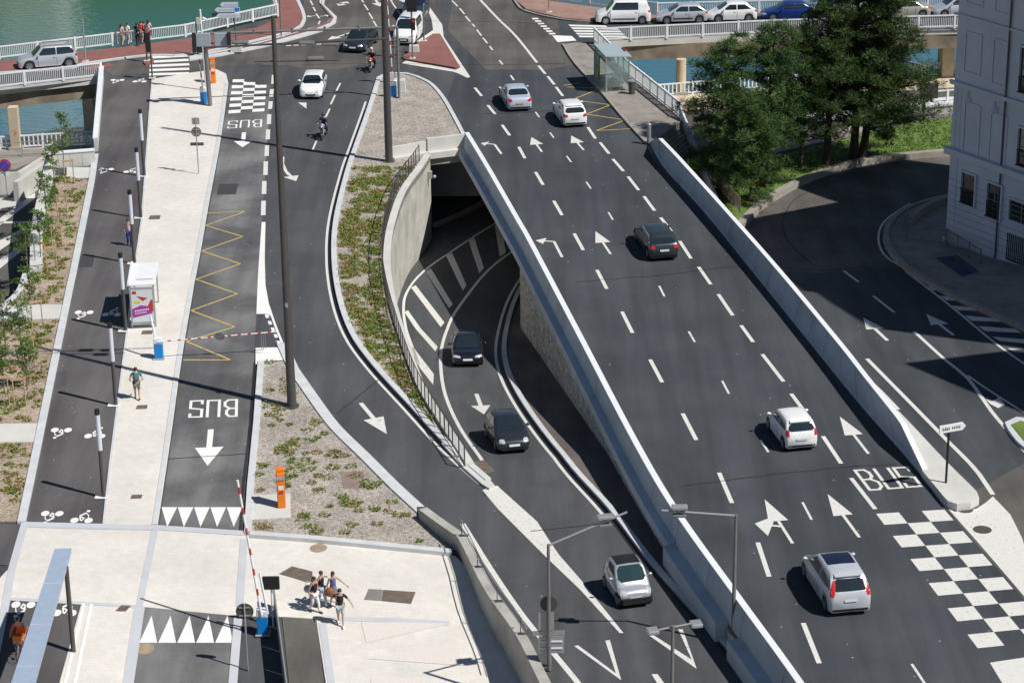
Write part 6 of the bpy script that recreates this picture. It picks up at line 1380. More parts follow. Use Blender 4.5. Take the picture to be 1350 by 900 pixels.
# cctv pole
b = P(272, 120, 'L'); t = thing('camera_pole', 'thin white pole with box and surveillance camera in front of the gantry', 'pole', b)
mb = MB(); mb.tube([(0, 0, 0), (-.1, 0, 5.9)], .07, 10); mb.build('pole', 'white', t, smooth=True)
mb = MB(); mb.box((-.25, 0, 5.1), (.3, .25, .45)); mb.build('cabinet', mat('beige_box', (.55, .52, .42), .6), t)
mb = MB(); mb.tube([(.05, 0, 5.3), (.35, -.1, 5.15)], .08, 10); mb.build('camera', 'white', t)
# rising barriers
def barrier(px, py, label, arm_dir, arm_len, s='L', up=0.035, raised=False, arm2=None):
    b = P(px, py, s)+Vector((0, 0, up)); t = thing('barrier_gate', label, 'barrier', b)
    mb = MB(); mb.box((0, 0, .42), (.44, .36, .84)); mb.build('housing', 'blue_sign', t, bevel=.02)
    mb = MB(); mb.box((0, 0, 1.0), (.46, .38, .32)); mb.build('cover', 'white', t, bevel=.04)
    mb = MB(); mb.box((0, 0, .03), (.6, .5, .05)); mb.build('base_plate', 'conc', t)
    d = Vector(arm_dir).normalized(); a0 = Vector((0, -.22, 1.0)); n = int(arm_len/.3)
    wm, rm = MB(), MB()
    for k in range(n):
        p, q = a0+d*(arm_len*k/n), a0+d*(arm_len*(k+1)/n); (wm if (k % 3 or k < 2) else rm).tube([p, q], .05, 8)
    am = wm.build('arm', 'white', t); rm.build('arm_stripes', 'red', am)
    if arm2:
        q = MB(); q.tube([a0+Vector((.25, .1, 0)), a0+Vector(arm2)], .05, 8); q.build('counterweight_arm', 'white', t)
    return t, b
tip = P(366, 437, 'L', 1.25)
t, b = barrier(210, 473, 'blue and white barrier box with red and white arm lowered across the bus lane', (1, 0, 0), 1)
for ch in list(t.children):
    if ch.name.startswith('arm'): 
        for g_ in list(ch.children): bpy.data.objects.remove(g_)
        bpy.data.objects.remove(ch)
v = tip-b-Vector((0, -.22, 1.0)); wm, rm = MB(), MB(); n = 36
for k in range(n):
    p, q = Vector((0, -.22, 1.0))+v*(k/n), Vector((0, -.22, 1.0))+v*((k+1)/n); (rm.tube([p, q], .037, 8) if k % 3 == 0 and k > 1 else None)
wm.tube([Vector((0, -.22, 1.0)), Vector((0, -.22, 1.0))+v], .034, 8)
am = wm.build('arm', 'white', t); rm.build('arm_stripes', 'red', am)
for f_ in (.52, .86):
    mb = MB(); p = Vector((0, -.22, 1.0))+v*f_
    if f_ < .6: mb.disc(p+Vector((0, -.07, .05)), (0, 1, .3), .26, 20, .03); mb.build('sign_disc', 'steel', t)
    else:
        for k in range(3): mb.tube([(p.x+.1*k, p.y, p.z), (p.x+.1*k, p.y, p.z-.9)], .012, 6)
        mb.build('hanging_rods', 'steel', t)
q = MB(); q.tube([(-.12, 0, 1.1), (-.35, .3, 2.25)], .06, 8); q.build('stub_arm', 'white', t)
d_ = PY(513, -20, P(519, 131, 'L').y+.3)-P(519, 131, 'L'); barrier(519, 129, 'blue and white barrier box with arm raised beside the tallest mast', (-.28, .02, 6.6), 6.8, up=.06)
barrier(269, 137, 'blue and white barrier box by the gantry post', (-.05, 0, 1), 2.2, up=.035)
barrier(347, 836, 'blue and white barrier box on the plaza with arm raised', (-.12, .06, 1), 6.0, up=.03, arm2=(.0, .1, 1.9))
for (x, y, up_, lb) in ((353, 792, .03, 'black signal board with rounded corners beside the plaza barrier'),):
    b = P(352, 830, 'L'); t = thing('signal_board', lb, 'sign', b+Vector((.25, .25, 0)))
    mb = MB(); mb.tube([(0, 0, 0), (0, 0, 2.4)], .045, 8); mb.build('post', 'white', t)
    mb = MB(); mb.box((0, -.08, 2.1), (.72, .1, .62)); mb.build('board', 'black', t, bevel=.06)
def disc_sign(px, py, H_, r, label, m='mid_pole', s='L', up=0.0, extra=(), pole='steel', hh=None, rz=0.0, tilt=None):
    b = P(px, py, s)+Vector((0, 0, up)); t = thing('road_sign', label, 'sign', b, rz)
    mb = MB(); mb.tube([(0, 0, 0), (0, 0, H_)], .035, 10); mb.build('post', pole, t, smooth=True)
    mb = MB(); mb.disc((0, .05, hh or H_-r), (0, 1, 0), r, 26, .025); d = mb.build('sign_disc', m, t)
    mb = MB()
    for dz_ in (-.5*r, .5*r): mb.box((0, .02, (hh or H_-r)+dz_), (r*1.3, .04, .05))
    mb.build('bracket', 'steel', d)
    for (z, w_, h_, mm) in extra: mb = MB(); mb.box((0, .05, z), (w_, .03, h_)); mb.build('sign_plate', mm, t)
    return t
disc_sign(327, 884, 3.0, .36, 'back of a round sign on a thin post beside the lower bus lane', 'dark_pole', up=.05)
disc_sign(262, 230, 3.7, .32, 'sign post with brown disc and two plates on the promenade', mat('brown_disc', (.22, .19, .16), .6), extra=((3.45, .48, .42, 'steel'), (1.95, .85, .2, 'dark_pole')), hh=2.75, up=.035)
t = disc_sign(10, 262, 2.6, .42, 'round blue and red no parking sign above a white plate', mat('sign_red', (.5, .04, .06), .5), 'W', hh=2.3, extra=((1.72, .6, .28, 'white'),), rz=0)
mb = MB(); mb.disc((0, -.0, 2.3), (0, 1, 0), .31, 24, .16); mb.build('sign_face', mat('sign_blue', (.06, .05, .42), .5), t)
mb = MB(); mb.box((0, -.095, 2.3), (.6, .01, .07)); o = mb.build('sign_bar', mat('sign_red', (.5, .04, .06), .5), t); o.rotation_euler = (0, 0, 0)
o.data.transform(Matrix.Translation((0, 0, 2.3)) @ Matrix.Rotation(R(-45), 4, 'Y') @ Matrix.Translation((0, 0, -2.3)))
disc_sign(47, 350, 1.9, .3, 'small round grey sign back standing above the planted strip', mat('grey_disc', (.30, .33, .32), .5))
# direction signs at the top left
b = P(312, 63, 'L'); t = thing('direction_sign', 'stack of white direction boards on a dark post by the red pavement', 'sign', b)
mb = MB(); mb.tube([(0, 0, 0), (-.1, 0, 3.5)], .05, 8); mb.build('post', 'dark_pole', t)
for z, x0, x1 in ((3.35, -1.1, .3), (2.95, -1.5, .4), (2.5, -1.4, .4)):
    mb = MB(); mb.v += [(x0, -.1, z), (x0+.2, -.1, z-.17), (x1, -.1, z-.17), (x1, -.1, z+.17), (x0+.2, -.1, z+.17)]; mb.v += [(x, -.05, z_) for x, _, z_ in mb.v[-5:]]
    mb.f += [(0, 1, 2, 3, 4), (9, 8, 7, 6, 5)]+[(k, 5+k, 5+(k+1) % 5, (k+1) % 5) for k in range(5)]; o = fixnormals(mb.build('board', mat('sign_white', (.62, .66, .74), .5), t))
    mb = MB()
    for k in range(7): mb.box((x0+.4+k*.17, -.104, z-.02), (.1, .006, .07))
    mb.build('lettering', mat('sign_text', (.25, .28, .4), .6), o)
mb = MB(); mb.box((.2, -.108, 2.96), (.34, .01, .26)); mb.build('symbol', 'blue_sign', t)
# concrete block under the sign and blocks near the signals
def block(px, py, dims, label, s='L', rz=0.0, up=.1):
    b = P(px, py, s)+Vector((0, 0, up)); t = thing('concrete_block', label, 'concrete block', b, rz)
    mb = MB(); x, y, z = dims; mb.hexa([(-x/2, -y/2, 0), (x/2, -y/2, 0), (x/2, y/2, 0), (-x/2, y/2, 0)], [(-x/2*.88, -y/2*.8, z), (x/2*.88, -y/2*.8, z), (x/2*.88, y/2*.8, z), (-x/2*.88, y/2*.8, z)])
    mb.build('block', 'conc_pale', t, bevel=.03)
    mb = MB(); mb.tube([(-.1, 0, z-.01), (-.1, 0, z+.08), (.1, 0, z+.08), (.1, 0, z-.01)], .012, 6); mb.build('lifting_loop', 'rust', t)
block(312, 70, (.9, .6, .45), 'pale concrete block at the foot of the direction signs')
block(527, 122, (.9, .9, .9), 'pale concrete block behind the barrier on the stony bed', up=.06)
block(546, 70, (.8, .6, .5), 'pale concrete block on the red traffic island')
# traffic signals
def signal(px, py, H_, label, heads, s='L', pole='mid_pole', up=.1, boards=()):
    b = P(px, py, s)+Vector((0, 0, up)); t = thing('traffic_signal', label, 'traffic light', b)
    mb = MB(); mb.tube([(0, 0, 0), (0, 0, H_)], .06, 10); mb.build('post', pole, t, smooth=True)
    mb = MB(); mb.box((0, 0, .03), (.45, .45, .05)); mb.build('base_plate', 'conc_pale', t)
    for (x, z, back) in heads:
        mb = MB(); mb.box((x, -.12, z), (.30, .2, .85)); h_ = mb.build('signal_head', 'black', t, bevel=.03)
        for k in range(3):
            q = MB(); q.disc((x, -.23, z+.27-.27*k), (0, 1, 0), .1, 14, .02)
            if not back: q.build('lens', ('red_lamp', 'black', 'black')[k], h_)
    for (x, z, w_, h2, mm) in boards: mb = MB(); mb.box((x, -.15, z), (w_, .08, h2)); mb.build('backboard', mm, t, bevel=.02)
    return t
signal(544, 79, 6.0, 'traffic signal pole on the red island with red lamp lit', ((.12, 2.6, False),), boards=((.05, 4.2, .75, 1.3, 'black'),))
signal(559, 56, 4.2, 'dark signal pole with blue backed board behind the van', (), boards=((-.1, 3.6, .55, 1.2, mat('navy_board', (.02, .03, .12), .5)),))
signal(201, 105, 2.9, 'slim dark signal pole beside the zebra crossing at left', ((-.1, 2.4, True),), pole='dark_pole')
signal(194, 82, 2.6, 'dark signal pole on the small red island by the zebra crossing', ((.18, 1.7, True),), pole='dark_pole')
signal(261, 74, 2.6, 'signal post with two black heads behind the gantry panel', ((-.22, .6, True), (.22, .6, True)), pole='dark_pole')
signal(371, 50, 5.0, 'grey signal mast at the corner of the red pavement', ((.3, 4.3, True),), pole='mid_pole')
signal(113, 83, 3.2, 'thin grey pole standing on the red pavement behind the off-road car', (), pole='steel')
signal(724, 18, 3.2, 'thin grey pole at the right corner of the bridge pavement', (), pole='steel')
for (x, y, r_, hz, lb) in ((521, 112, .42, 3.0, 'larger round sign back behind the raised barrier'), (525, 112, .3, 2.1, 'smaller round sign back behind the raised barrier')): disc_sign(x, y, hz+r_, r_, lb, 'mid_pole', up=.06, pole='mid_pole')
# orange ticket pillars
def pillar(px, py, label, up=.09, sc=1.0):
    b = P(px, py, 'L')+Vector((0, 0, up)); t = thing('ticket_pillar', label, 'machine', b, R(8))
    mb = MB(); mb.box((0, 0, .85*sc), (.36*sc, .45*sc, 1.7*sc)); mb.build('housing', 'orange', t, bevel=.03)
    mb = MB(); mb.box((0, -.03, 1.48*sc), (.38*sc, .47*sc, .16*sc)); mb.build('grey_band', 'steel', t)
    mb = MB(); mb.box((0, -.235*sc, 1.0*sc), (.24*sc, .02, .2*sc)); mb.build('reader', mat('reader_white', (.7, .7, .68), .5), t)
    mb = MB(); mb.box((0, -.235*sc, .78*sc), (.2*sc, .02, .12*sc)); mb.build('label_plate', 'red', t)
    mb = MB(); mb.box((0, .1*sc, 1.78*sc), (.38*sc, .3*sc, .12*sc)); mb.build('cap', 'orange', t, bevel=.02)
    return t
pillar(371.5, 669, 'orange ticket pillar on a pale pad in the lower gravel bed'); pillar(281.5, 110, 'orange ticket pillar by the gantry post', up=.035)
# street lamps with arm
def arm_lamp(base, arm, label, H_=5.9, signs=False, headat=.72):
    t = thing('street_lamp', label, 'street lamp', base); a = Vector(arm)
    mb = MB(); mb.tube([(0, 0, 0), (0, 0, 1.2), (0, 0, H_)], [.09, .085, .06], 12); mb.build('pole', 'steel' if signs else 'mid_pole', t, smooth=True)
    mb = MB(); mb.tube([Vector((0, 0, H_-.05)), Vector((0, 0, H_-.05))+a], .045, 8); mb.build('arm', 'steel', t, smooth=True)
    h_ = Vector((0, 0, H_))+a*headat; an = math.atan2(a.y, a.x)
    mb = MB(); mb.box(h_+Vector((0, 0, .14)), (.62, .34, .14), an); hd = mb.build('lamp_head', 'steel', t, bevel=.03)
    mb = MB(); mb.box(h_+Vector((0, 0, -.2)), (.52, .3, .1), an); mb.build('lamp_glass', 'mid_pole', t, bevel=.02)
    for k in range(4): pass
    return t
b = P(724, 884, 'A')+Vector((0, 0, .05)); topz = 5.75
t = arm_lamp(b, PY(825, 673, b.y+.6)-PY(721, 717, b.y), 'grey street lamp with long arm and sign backs at its foot beside the slip road', PY(721, 717, b.y).z-b.z)
mb = MB(); mb.disc((0, .1, 2.85), (0, 1, 0), .34, 24, .02); mb.build('sign_disc', 'dark_pole', t)
mb = MB(); mb.box((-.1, .1, 2.1), (.6, .03, .75)); mb.build('sign_plate', 'steel', t)
mb = MB(); mb.box((0, .14, 1.55), (1.25, .04, .2)); mb.build('sign_board', 'steel', t)
mb = MB(); mb.box((.1, .12, 1.05), (1.0, .03, .75)); mb.build('sign_board', 'steel', t)
mb = MB()
for z in (.9, 1.2): mb.box((.1, .09, z), (.85, .03, .05))
mb.build('bracket', 'white', t)
b = P(966, 850, 'R'); arm_lamp(b, PY(870, 671, b.y)-PY(968, 678, b.y), 'dark street lamp with arm reaching left over the deck parapet', PY(968, 678, b.y).z-b.z, headat=.76)
q = P(887, 826, 'A', 5.6); b = Vector((q.x, q.y, zs('A', q.y))); t = thing('street_lamp', 'street lamp with two small heads in the bottom foreground', 'street lamp', b)
mb = MB(); mb.tube([(0, 0, 0), (0, 0, 5.65)], [.09, .06], 12); mb.build('pole', 'mid_pole', t, smooth=True)
mb = MB(); mb.tube([(-.5, 0, 5.5), (.7, .25, 5.6)], .035, 8); mb.build('arm', 'steel', t)
for x, y, z in ((-.72, -.05, 5.48), (.85, .3, 5.55)): mb = MB(); mb.box((x, y, z), (.42, .42, .16), .2); mb.build('lamp_head', 'steel', t, bevel=.04)
# directional arrow sign on the nose island
b = P(1247, 636, 'D', .35); t = thing('direction_sign', 'white arrow board on a black post standing on the pointed island', 'sign', b)
mb = MB(); mb.tube([(0, 0, 0), (0, 0, 2.75)], .055, 12); mb.build('post', 'black', t, smooth=True)
u = Vector((.93, .36, 0)).normalized(); n = Vector((u.y, -u.x, 0)); 
def brd(x, z, y): return tuple(u*x+n*y+Vector((0, 0, z)))
mb = MB(); pr_ = [(-.55, 2.5), (.62, 2.5), (.78, 2.68), (.62, 2.86), (-.55, 2.86)]; mb.v = [brd(x, z, .06) for x, z in pr_]+[brd(x, z, .12) for x, z in pr_]; mb.f = [(4, 3, 2, 1, 0), (5, 6, 7, 8, 9)]+[(k, (k+1) % 5, 5+(k+1) % 5, 5+k) for k in range(5)]
bo = fixnormals(mb.build('board', 'white', t)); mb = MB()
for x0, w_ in ((-.4, .05), (-.3, .06), (-.2, .06), (-.1, .05), (.08, .05), (.17, .05), (.26, .05), (.35, .05), (.44, .05)):
    mb.v += [brd(x0, 2.6+(.02 if x0 > 0 else 0), .125), brd(x0+w_, 2.6+(.02 if x0 > 0 else 0), .125), brd(x0+w_, 2.74, .125), brd(x0, 2.74, .125)]; k = len(mb.v)-4; mb.f.append((k, k+1, k+2, k+3))
mb.build('lettering', 'black', bo)
# bollard-like post, bin
b = P(855.5, 188, 'D', .13); t = thing('steel_bollard', 'thick pale steel bollard at the end of the right parapet', 'bollard', b)
mb = MB(); mb.tube([(0, 0, 0), (0, 0, 1.25)], .14, 14); mb.build('post', 'steel', t, smooth=True); mb = MB(); mb.ball((0, 0, 1.25), (.14, .14, .06), 14, 6); mb.build('cap', 'steel', t, smooth=True)
b = P(833, 124, 'D', .13); t = thing('litter_bin', 'dark cylindrical litter bin beside the glass bus shelter', 'bin', b)
mb = MB(); mb.tube([(0, 0, 0), (0, 0, .85)], .22, 18); mb.build('body', 'dark_pole', t, smooth=True); mb = MB(); mb.tube([(0, 0, .9), (0, 0, .98)], .27, 18); mb.build('lid', 'steel', t, smooth=True); mb = MB(); mb.tube([(0, .2, .8), (0, .2, .95)], .03, 6); mb.build('hinge_post', 'steel', t)
# bus shelters
gm = bpy.data.materials.new('shelter_glass'); gm.use_nodes = True; gm.node_tree.nodes['Principled BSDF'].inputs['Transmission Weight'].default_value = .9; gm.node_tree.nodes['Principled BSDF'].inputs['Roughness'].default_value = .02; gm.node_tree.nodes['Principled BSDF'].inputs['Base Color'].default_value = (.78, .9, .88, 1); gm.node_tree.nodes['Principled BSDF'].inputs['IOR'].default_value = 1.1
M['shelter_glass'] = gm
b = P(190, 433, 'L')+Vector((0, 0, .035)); t = thing('bus_shelter', 'white roofed bus shelter with poster end panel on the promenade', 'bus shelter', b, R(5))
mb = MB(); mb.box((0, 1.75, 2.42), (1.5, 3.5, .09)); mb.build('roof', 'white', t, bevel=.02)
mb = MB(); mb.box((-.66, 1.75, 2.5), (.12, 3.5, .1)); mb.build('gutter', 'white', t)
mb = MB(); mb.box((.15, .75, 2.475), (.9, .05, .02)); mb.build('red_line', 'red', t)
for x, y in ((-.62, .12), (.62, .12), (-.62, 3.35), (.62, 3.35)): mb = MB(); mb.box((x, y, 1.2), (.08, .08, 2.4)); mb.build('post', 'steel', t)
mb = MB(); mb.box((-.62, 1.75, 1.3), (.02, 3.1, 1.9)); mb.build('glass_panel', 'shelter_glass', t)
mb = MB(); mb.box((0, 0, 1.25), (1.3, .16, 2.1)); cs = mb.build('poster_case', 'steel', t, bevel=.02)
mb = MB(); mb.box((0, -.085, 1.28), (1.12, .01, 1.8)); ps = mb.build('poster', mat('poster_white', (.66, .68, .70), .4), cs)
def pp(name, pts, m, y): q = MB(); q.poly([(x, y, z) for x, z in pts]); return q.build(name, m, cs)
pp('purple_field', [(-.55, .62), (.5, .85), (.56, 1.15), (.2, 1.28), (-.1, 1.32), (-.55, 1.12)], mat('poster_purple', (.35, .04, .32), .4), -.094)
pp('red_field', [(.25, 1.2), (.45, 1.6), (.56, 1.62), (.56, .95), (.4, 1.05)], 'red', -.098)
pp('red_triangle', [(-.3, 1.85), (.3, 1.72), (.05, 1.55)], 'red', -.096)
pp('yellow_patch', [(-.42, 1.42), (-.1, 1.42), (-.1, 1.56), (-.42, 1.56)], mat('poster_yellow', (.6, .6, .05), .4), -.096)
pp('red_logo', [(-.5, 1.95), (-.28, 1.95), (-.28, 2.12), (-.5, 2.12)], 'red', -.096)
mb = MB()
for k in range(9): mb.box((-.38+k*.085, -.1, 1.0+k*.012), (.055, .004, .08))
for k in range(8): mb.box((-.38+k*.08, -.1, .86+k*.01), (.05, .004, .06))
mb.build('lettering', 'white', cs)
mb = MB(); mb.box((-.3, 1.9, .45), (.35, 2.2, .05)); mb.build('bench', 'steel', t); mb = MB(); mb.box((-.3, 1.0, .22), (.06, .3, .44)); mb.box((-.3, 2.8, .22), (.06, .3, .44)); mb.build('bench_leg', 'steel', t)
mb = MB(); mb.box((0, 3.8, 1.9), (.9, .5, .05)); mb.build('rear_canopy', 'white', t)
# right shelter: glass box along the bridge pavement
A_, B_ = P(790, 114, 'D', .13), P(826, 114, 'D', .13); u = (P(757, 84)-P(823, 159)); u.z = 0; u.normalize()
b = P(805, 113, 'D', .13); t = thing('bus_shelter', 'glass bus shelter with poster panel on the bridge pavement', 'bus shelter', b, math.atan2(u.y, u.x))
mb = MB(); mb.hexa([(-1.7, -1.1, 2.42), (1.9, -1.1, 2.42), (1.9, .8, 2.55), (-1.7, .8, 2.55)], [(-1.7, -1.1, 2.5), (1.9, -1.1, 2.5), (1.9, .8, 2.63), (-1.7, .8, 2.63)]); mb.build('roof', mat('glazed_roof', (.42, .50, .50), .15, .1), t)
for x, y in ((-1.6, -.95), (1.8, -.95), (-1.6, .7), (1.8, .7), (.1, -.95)): mb = MB(); mb.box((x, y, 1.2), (.08, .08, 2.4)); mb.build('post', 'steel', t)
mb = MB(); mb.box((.1, -.95, 1.3), (3.3, .02, 2.0)); mb.build('glass_panel', 'shelter_glass', t); mb = MB(); mb.box((-1.6, -.12, 1.3), (.02, 1.6, 2.0)); mb.build('glass_panel', 'shelter_glass', t)
mb = MB(); mb.box((1.8, -.1, 1.3), (.02, 1.5, 2.0)); mb.build('glass_panel', 'shelter_glass', t)
mb = MB(); mb.box((1.8, -.1, 2.3), (.1, 1.6, .1)); mb.box((1.8, -.1, .3), (.1, 1.6, .1)); mb.build('end_frame', 'steel', t)
fy = .78
mb = MB(); mb.box((.95, fy, 1.25), (1.6, .08, 1.9)); cs3 = mb.build('poster_case', mat('poster_green', (.07, .22, .20), .4), t)
mb = MB(); mb.poly([(.3, fy+.05, .4), (.3, fy+.05, 1.45), (1.5, fy+.05, .45)]); mb.build('poster', mat('poster_yellow2', (.5, .45, .05), .5), cs3)
mb = MB(); mb.poly([(.22, fy+.053, 1.3), (.22, fy+.053, 2.15), (.9, fy+.053, 2.1)]); mb.build('poster', mat('poster_pale', (.4, .55, .5), .5), cs3)
mb = MB(); mb.box((.1, -.5, .48), (2.6, .35, .05)); mb.build('bench', 'steel', t)
mb = MB(); mb.box((.1, -.97, 2.56), (1.0, .05, .12)); mb.build('name_strip', 'red', t)
# long blue-grey beam on posts at the bottom left
beam_top = [PY(80, 724, 0+P(97, 859, 'L').y+1.8)]
b0 = P(97, 859, 'L'); t = thing('lighting_beam', 'long flat blue grey beam carried on dark posts over the lower bike path', 'canopy', b0)
zb_ = PY(88, 757, b0.y).z+.45
far_l, far_r = P(72, 723, zb_), P(94, 722, zb_); near_r, near_l = P(22, 985, zb_), P(-13, 985, zb_)
mb = MB(); q = [v-b0 for v in (near_l, near_r, far_r, far_l)]; mb.hexa([v-Vector((0, 0, .18)) for v in q], q); mb.build('beam', mat('beam_panel', (.36, .44, .55), .4, .1, var=.05), t)
def rail_at(f): return (far_r.lerp(near_r, f)-b0)
post0 = Vector((PY(88, 757, b0.y).x-b0.x, 0, zb_-b0.z-.1))
mb = MB(); mb.tube([(0, 0, 0), tuple(post0)], .1, 12); mb.build('post', 'dark_pole', t, smooth=True)
f2 = near_r.lerp(far_r, .28)-b0; mb = MB(); mb.tube([(f2.x+.35, f2.y, zs('L', f2.y+b0.y)-b0.z), (f2.x-.1, f2.y, f2.z-.1)], .1, 12); mb.build('post', 'dark_pole', t, smooth=True)
mb = MB()
for f in (.2, .42, .63, .83): p_, q_ = far_l.lerp(near_l, f)-b0, far_r.lerp(near_r, f)-b0; mb.hexa([p_+Vector((0, 0, .001)), q_+Vector((0, 0, .001)), q_+Vector((0, .05, .001)), p_+Vector((0, .05, .001))], [p_+Vector((0, 0, .006)), q_+Vector((0, 0, .006)), q_+Vector((0, .05, .006)), p_+Vector((0, .05, .006))])
mb.build('seam', 'band', t)
# overhead sign structure by the conifers
b = P(1218, 160, 'T'); t = thing('road_sign', 'dark backed overhead sign box beside the big conifer', 'sign', b)
mb = MB(); mb.tube([(0, 0, 0), (-.2, 0, 4.2), (-1.8, .5, 4.5)], .12, 8); mb.build('post', 'mid_pole', t); mb = MB(); mb.box((.2, -.3, 2.4), (1.3, .4, 1.1)); mb.build('box', 'dark_pole', t, bevel=.03)
# the small green and silver things left near the pavement at the wall lamp
b = rwall[1]; t = thing('wall_lamp', 'small lamp box fixed on the end of the curved wall', 'lamp', (b.x+.1, b.y-.2, -.9)); mb = MB(); mb.box((0, 0, 0), (.3, .3, .5)); mb.build('box', mat('pale_green', (.3, .36, .28), .6), t, bevel=.03); mb = MB(); mb.ball((.3, -.1, -.1), .12, 10, 6); mb.build('lamp', 'steel', t, smooth=True)

# ================================================================== BUILDING
C0 = P(1246, 323, 'T'); C0.z = zs('T', C0.y); ud = Vector((.53, -.85, 0)).normalized(); vd = Vector((.85, .53, 0)).normalized()
M['facade'] = mat('grey_render', (.52, .54, .60), .85, var=.06, vscale=.5, fine=.04)
M['facade2'] = mat('grey_render_pale', (.54, .56, .62), .85, var=.05, vscale=.5)
bt = thing('grey_building', 'tall grey rendered building with blind windows at the right frame edge', 'building', C0)
def fb(mb, s0, s1, z0, z1, d0, d1):
    """box on the facade: s along, z up, d outwards (towards the road)"""
    p = [ud*s0-vd*d1, ud*s1-vd*d1, ud*s1-vd*d0, ud*s0-vd*d0]
    mb.hexa([q+Vector((0, 0, z0)) for q in p], [q+Vector((0, 0, z1)) for q in p])
def fz(px, py): # facade coordinates of a pixel
    d = ray(px, py); n = vd; t_ = (C0-CAM).dot(n)/d.dot(n); p = CAM+d*t_-C0; return p.dot(ud), p.z
mb = MB()
def vol(s0, s1, z1, d=14):
    p = [ud*s0, ud*s1, ud*s1+vd*d, ud*s0+vd*d]; mb.hexa([q+Vector((0, 0, -3)) for q in p], [q+Vector((0, 0, z1)) for q in p])
Sb = P(1246, 216, 'T'); v_ = Vector((Sb.x-C0.x, Sb.y-C0.y)); det = lambda a, b: a[0]*b[1]-a[1]*b[0]
shd = (-.88, .475); Dk = det(v_, shd)/det((vd.x, vd.y), shd); kk = det((vd.x, vd.y), v_)/det((vd.x, vd.y), shd)
hw_ = 25.0
RP = [(0, 13.6), (8, 19.0), (16.4, 25.2), (21, 28.2), (26.8, 31.6), (26.81, 30.6), (30, 32.4), (37.3, 36.0)]  # unseen roofline, heights shaped to lay the shadow edge on the lower road
RP = [(s_, h_-C0.z) for s_, h_ in RP]
for (s_, h_), (s2, h2) in zip(RP, RP[1:]):
    if s2-s_ < .1: continue
    p = [ud*s_, ud*s2, ud*s2+vd*12, ud*s_+vd*12]; mb.hexa([q+Vector((0, 0, -3)) for q in p], [p[0]+Vector((0, 0, h_)), p[1]+Vector((0, 0, h2)), p[2]+Vector((0, 0, h2)), p[3]+Vector((0, 0, h_))])
pw2 = [ud*0.4+vd*12.01, ud*37.3+vd*12.01, ud*37.3+vd*max(Dk, 14), ud*0.4+vd*max(Dk, 14)]; mb.hexa([q+Vector((0, 0, -3)) for q in pw2], [q+Vector((0, 0, hw_)) for q in pw2])  # unseen rear wing added to carry the building shadow up to the lawn kerb
fixnormals(mb.build('wall', 'facade', bt))
for k in range(9): mb = MB(); fb(mb, .02, 31, .9+.42*k, .925+.42*k, .0005, .006); fixnormals(mb.build('course_line', 'mid_pole', bt)) if .9+.42*k < fz(1249, 197)[1]-.4 else None
zc = fz(1249, 197)[1]; zc2 = fz(1256, 108)[1]
for z, h_, o_ in ((zc-.18, .3, .32), (zc+.12, .12, .4), (zc2-.1, .18, .16), (zc2+.08, .07, .22), (.35, .12, .08), (-.6, .9, .06), (zc2+4.1, .12, .14)):
    mb = MB(); fb(mb, -.25, 32, z, z+h_, .003, o_); fixnormals(mb.build('cornice', 'facade2', bt))
sp = fz(1329, 100)[0]
mb = MB(); p = ud*sp-vd*.1; mb.tube([p+Vector((0, 0, .1)), p+Vector((0, 0, 21))], .055, 8); mb.build('downpipe', 'dark_pole', bt)
def frame(s0, s1, z0, z1, real, balcony=True):
    m_ = MB(); w_ = .11
    for (a, b_, c, d_) in ((s0-w_, s1+w_, z1, z1+w_), (s0-w_, s0, z0, z1), (s1, s1+w_, z0, z1), (s0-w_, s1+w_, z0-w_, z0)): fb(m_, a, b_, c, d_, .003, .15 if real else .07)
    wf = fixnormals(m_.build('window_frame' if real else 'blind_window_frame', 'facade2', bt))
    if real:
        m_ = MB(); fb(m_, s0, s1, z0, z1, -.002, .012); m_.build('pane', 'glass', wf)
        m_ = MB(); c = (s0+s1)/2; fb(m_, c-.035, c+.035, z0, z1, .013, .04)
        for k in range(1, 4): zz = z0+(z1-z0)*k/4; fb(m_, s0, s1, zz-.02, zz+.02, .014, .038)
        m_.build('glazing_bars', 'mid_pole', wf)
        if balcony:
            m_ = MB(); fb(m_, s0-.05, s1+.05, z0+.85, z0+.9, .1, .16)
            k = s0
            while k < s1: fb(m_, k, k+.03, z0, z0+.85, .11, .14); k += .11
            fb(m_, s0-.05, s1+.05, z0-.02, z0+.03, .08, .2); fixnormals(m_.build('iron_guard', 'black', wf))
    else:
        m_ = MB(); fb(m_, s0+.02, s1-.02, z0+.02, z1-.02, .002, .02); m_.build('blind_panel', 'facade', wf)
def fr_px(xl, yl, xr, yb, real, **k):
    s0, z1 = fz(xl, yl); s1, z0 = fz(xr, yb); frame(s0, s1, z0, z1, real, **k)
fr_px(1275, 43, 1291, 99, False); fr_px(1312, 53, 1326, 114, False); fr_px(1279, -40, 1295, 8, False); fr_px(1316, -35, 1331, 19, False)
s_a = fz(1275, 43); s_b = fz(1312, 53)
fr_px(1274, 136, 1288, 208, False); fr_px(1308, 150, 1323, 224, False)
fr_px(1270, 226, 1285, 272, True); fr_px(1304, 240, 1319, 290, True)
fr_px(1348, 62, 1375, 130, True); fr_px(1345, 168, 1375, 228, True); fr_px(1333, 262, 1362, 300, True, balcony=False)
mb = MB()
s0, z1 = fz(1329, 306); s1, z0 = fz(1365, 355)
k = s0
while k < s1: fb(mb, k, k+.04, z0, z1, .02, .06); k += .16
fb(mb, s0, s1, z0-.05, z0, .0, .08); mb.build('basement_grille', 'black', bt)
for px in (1262, 1268):
    s_ = fz(px, 120)[0]; mb = MB(); fb(mb, s_-.02, s_+.02, zc+.2, zc2, .002, .03); mb.build('pilaster_line', 'facade2', bt)
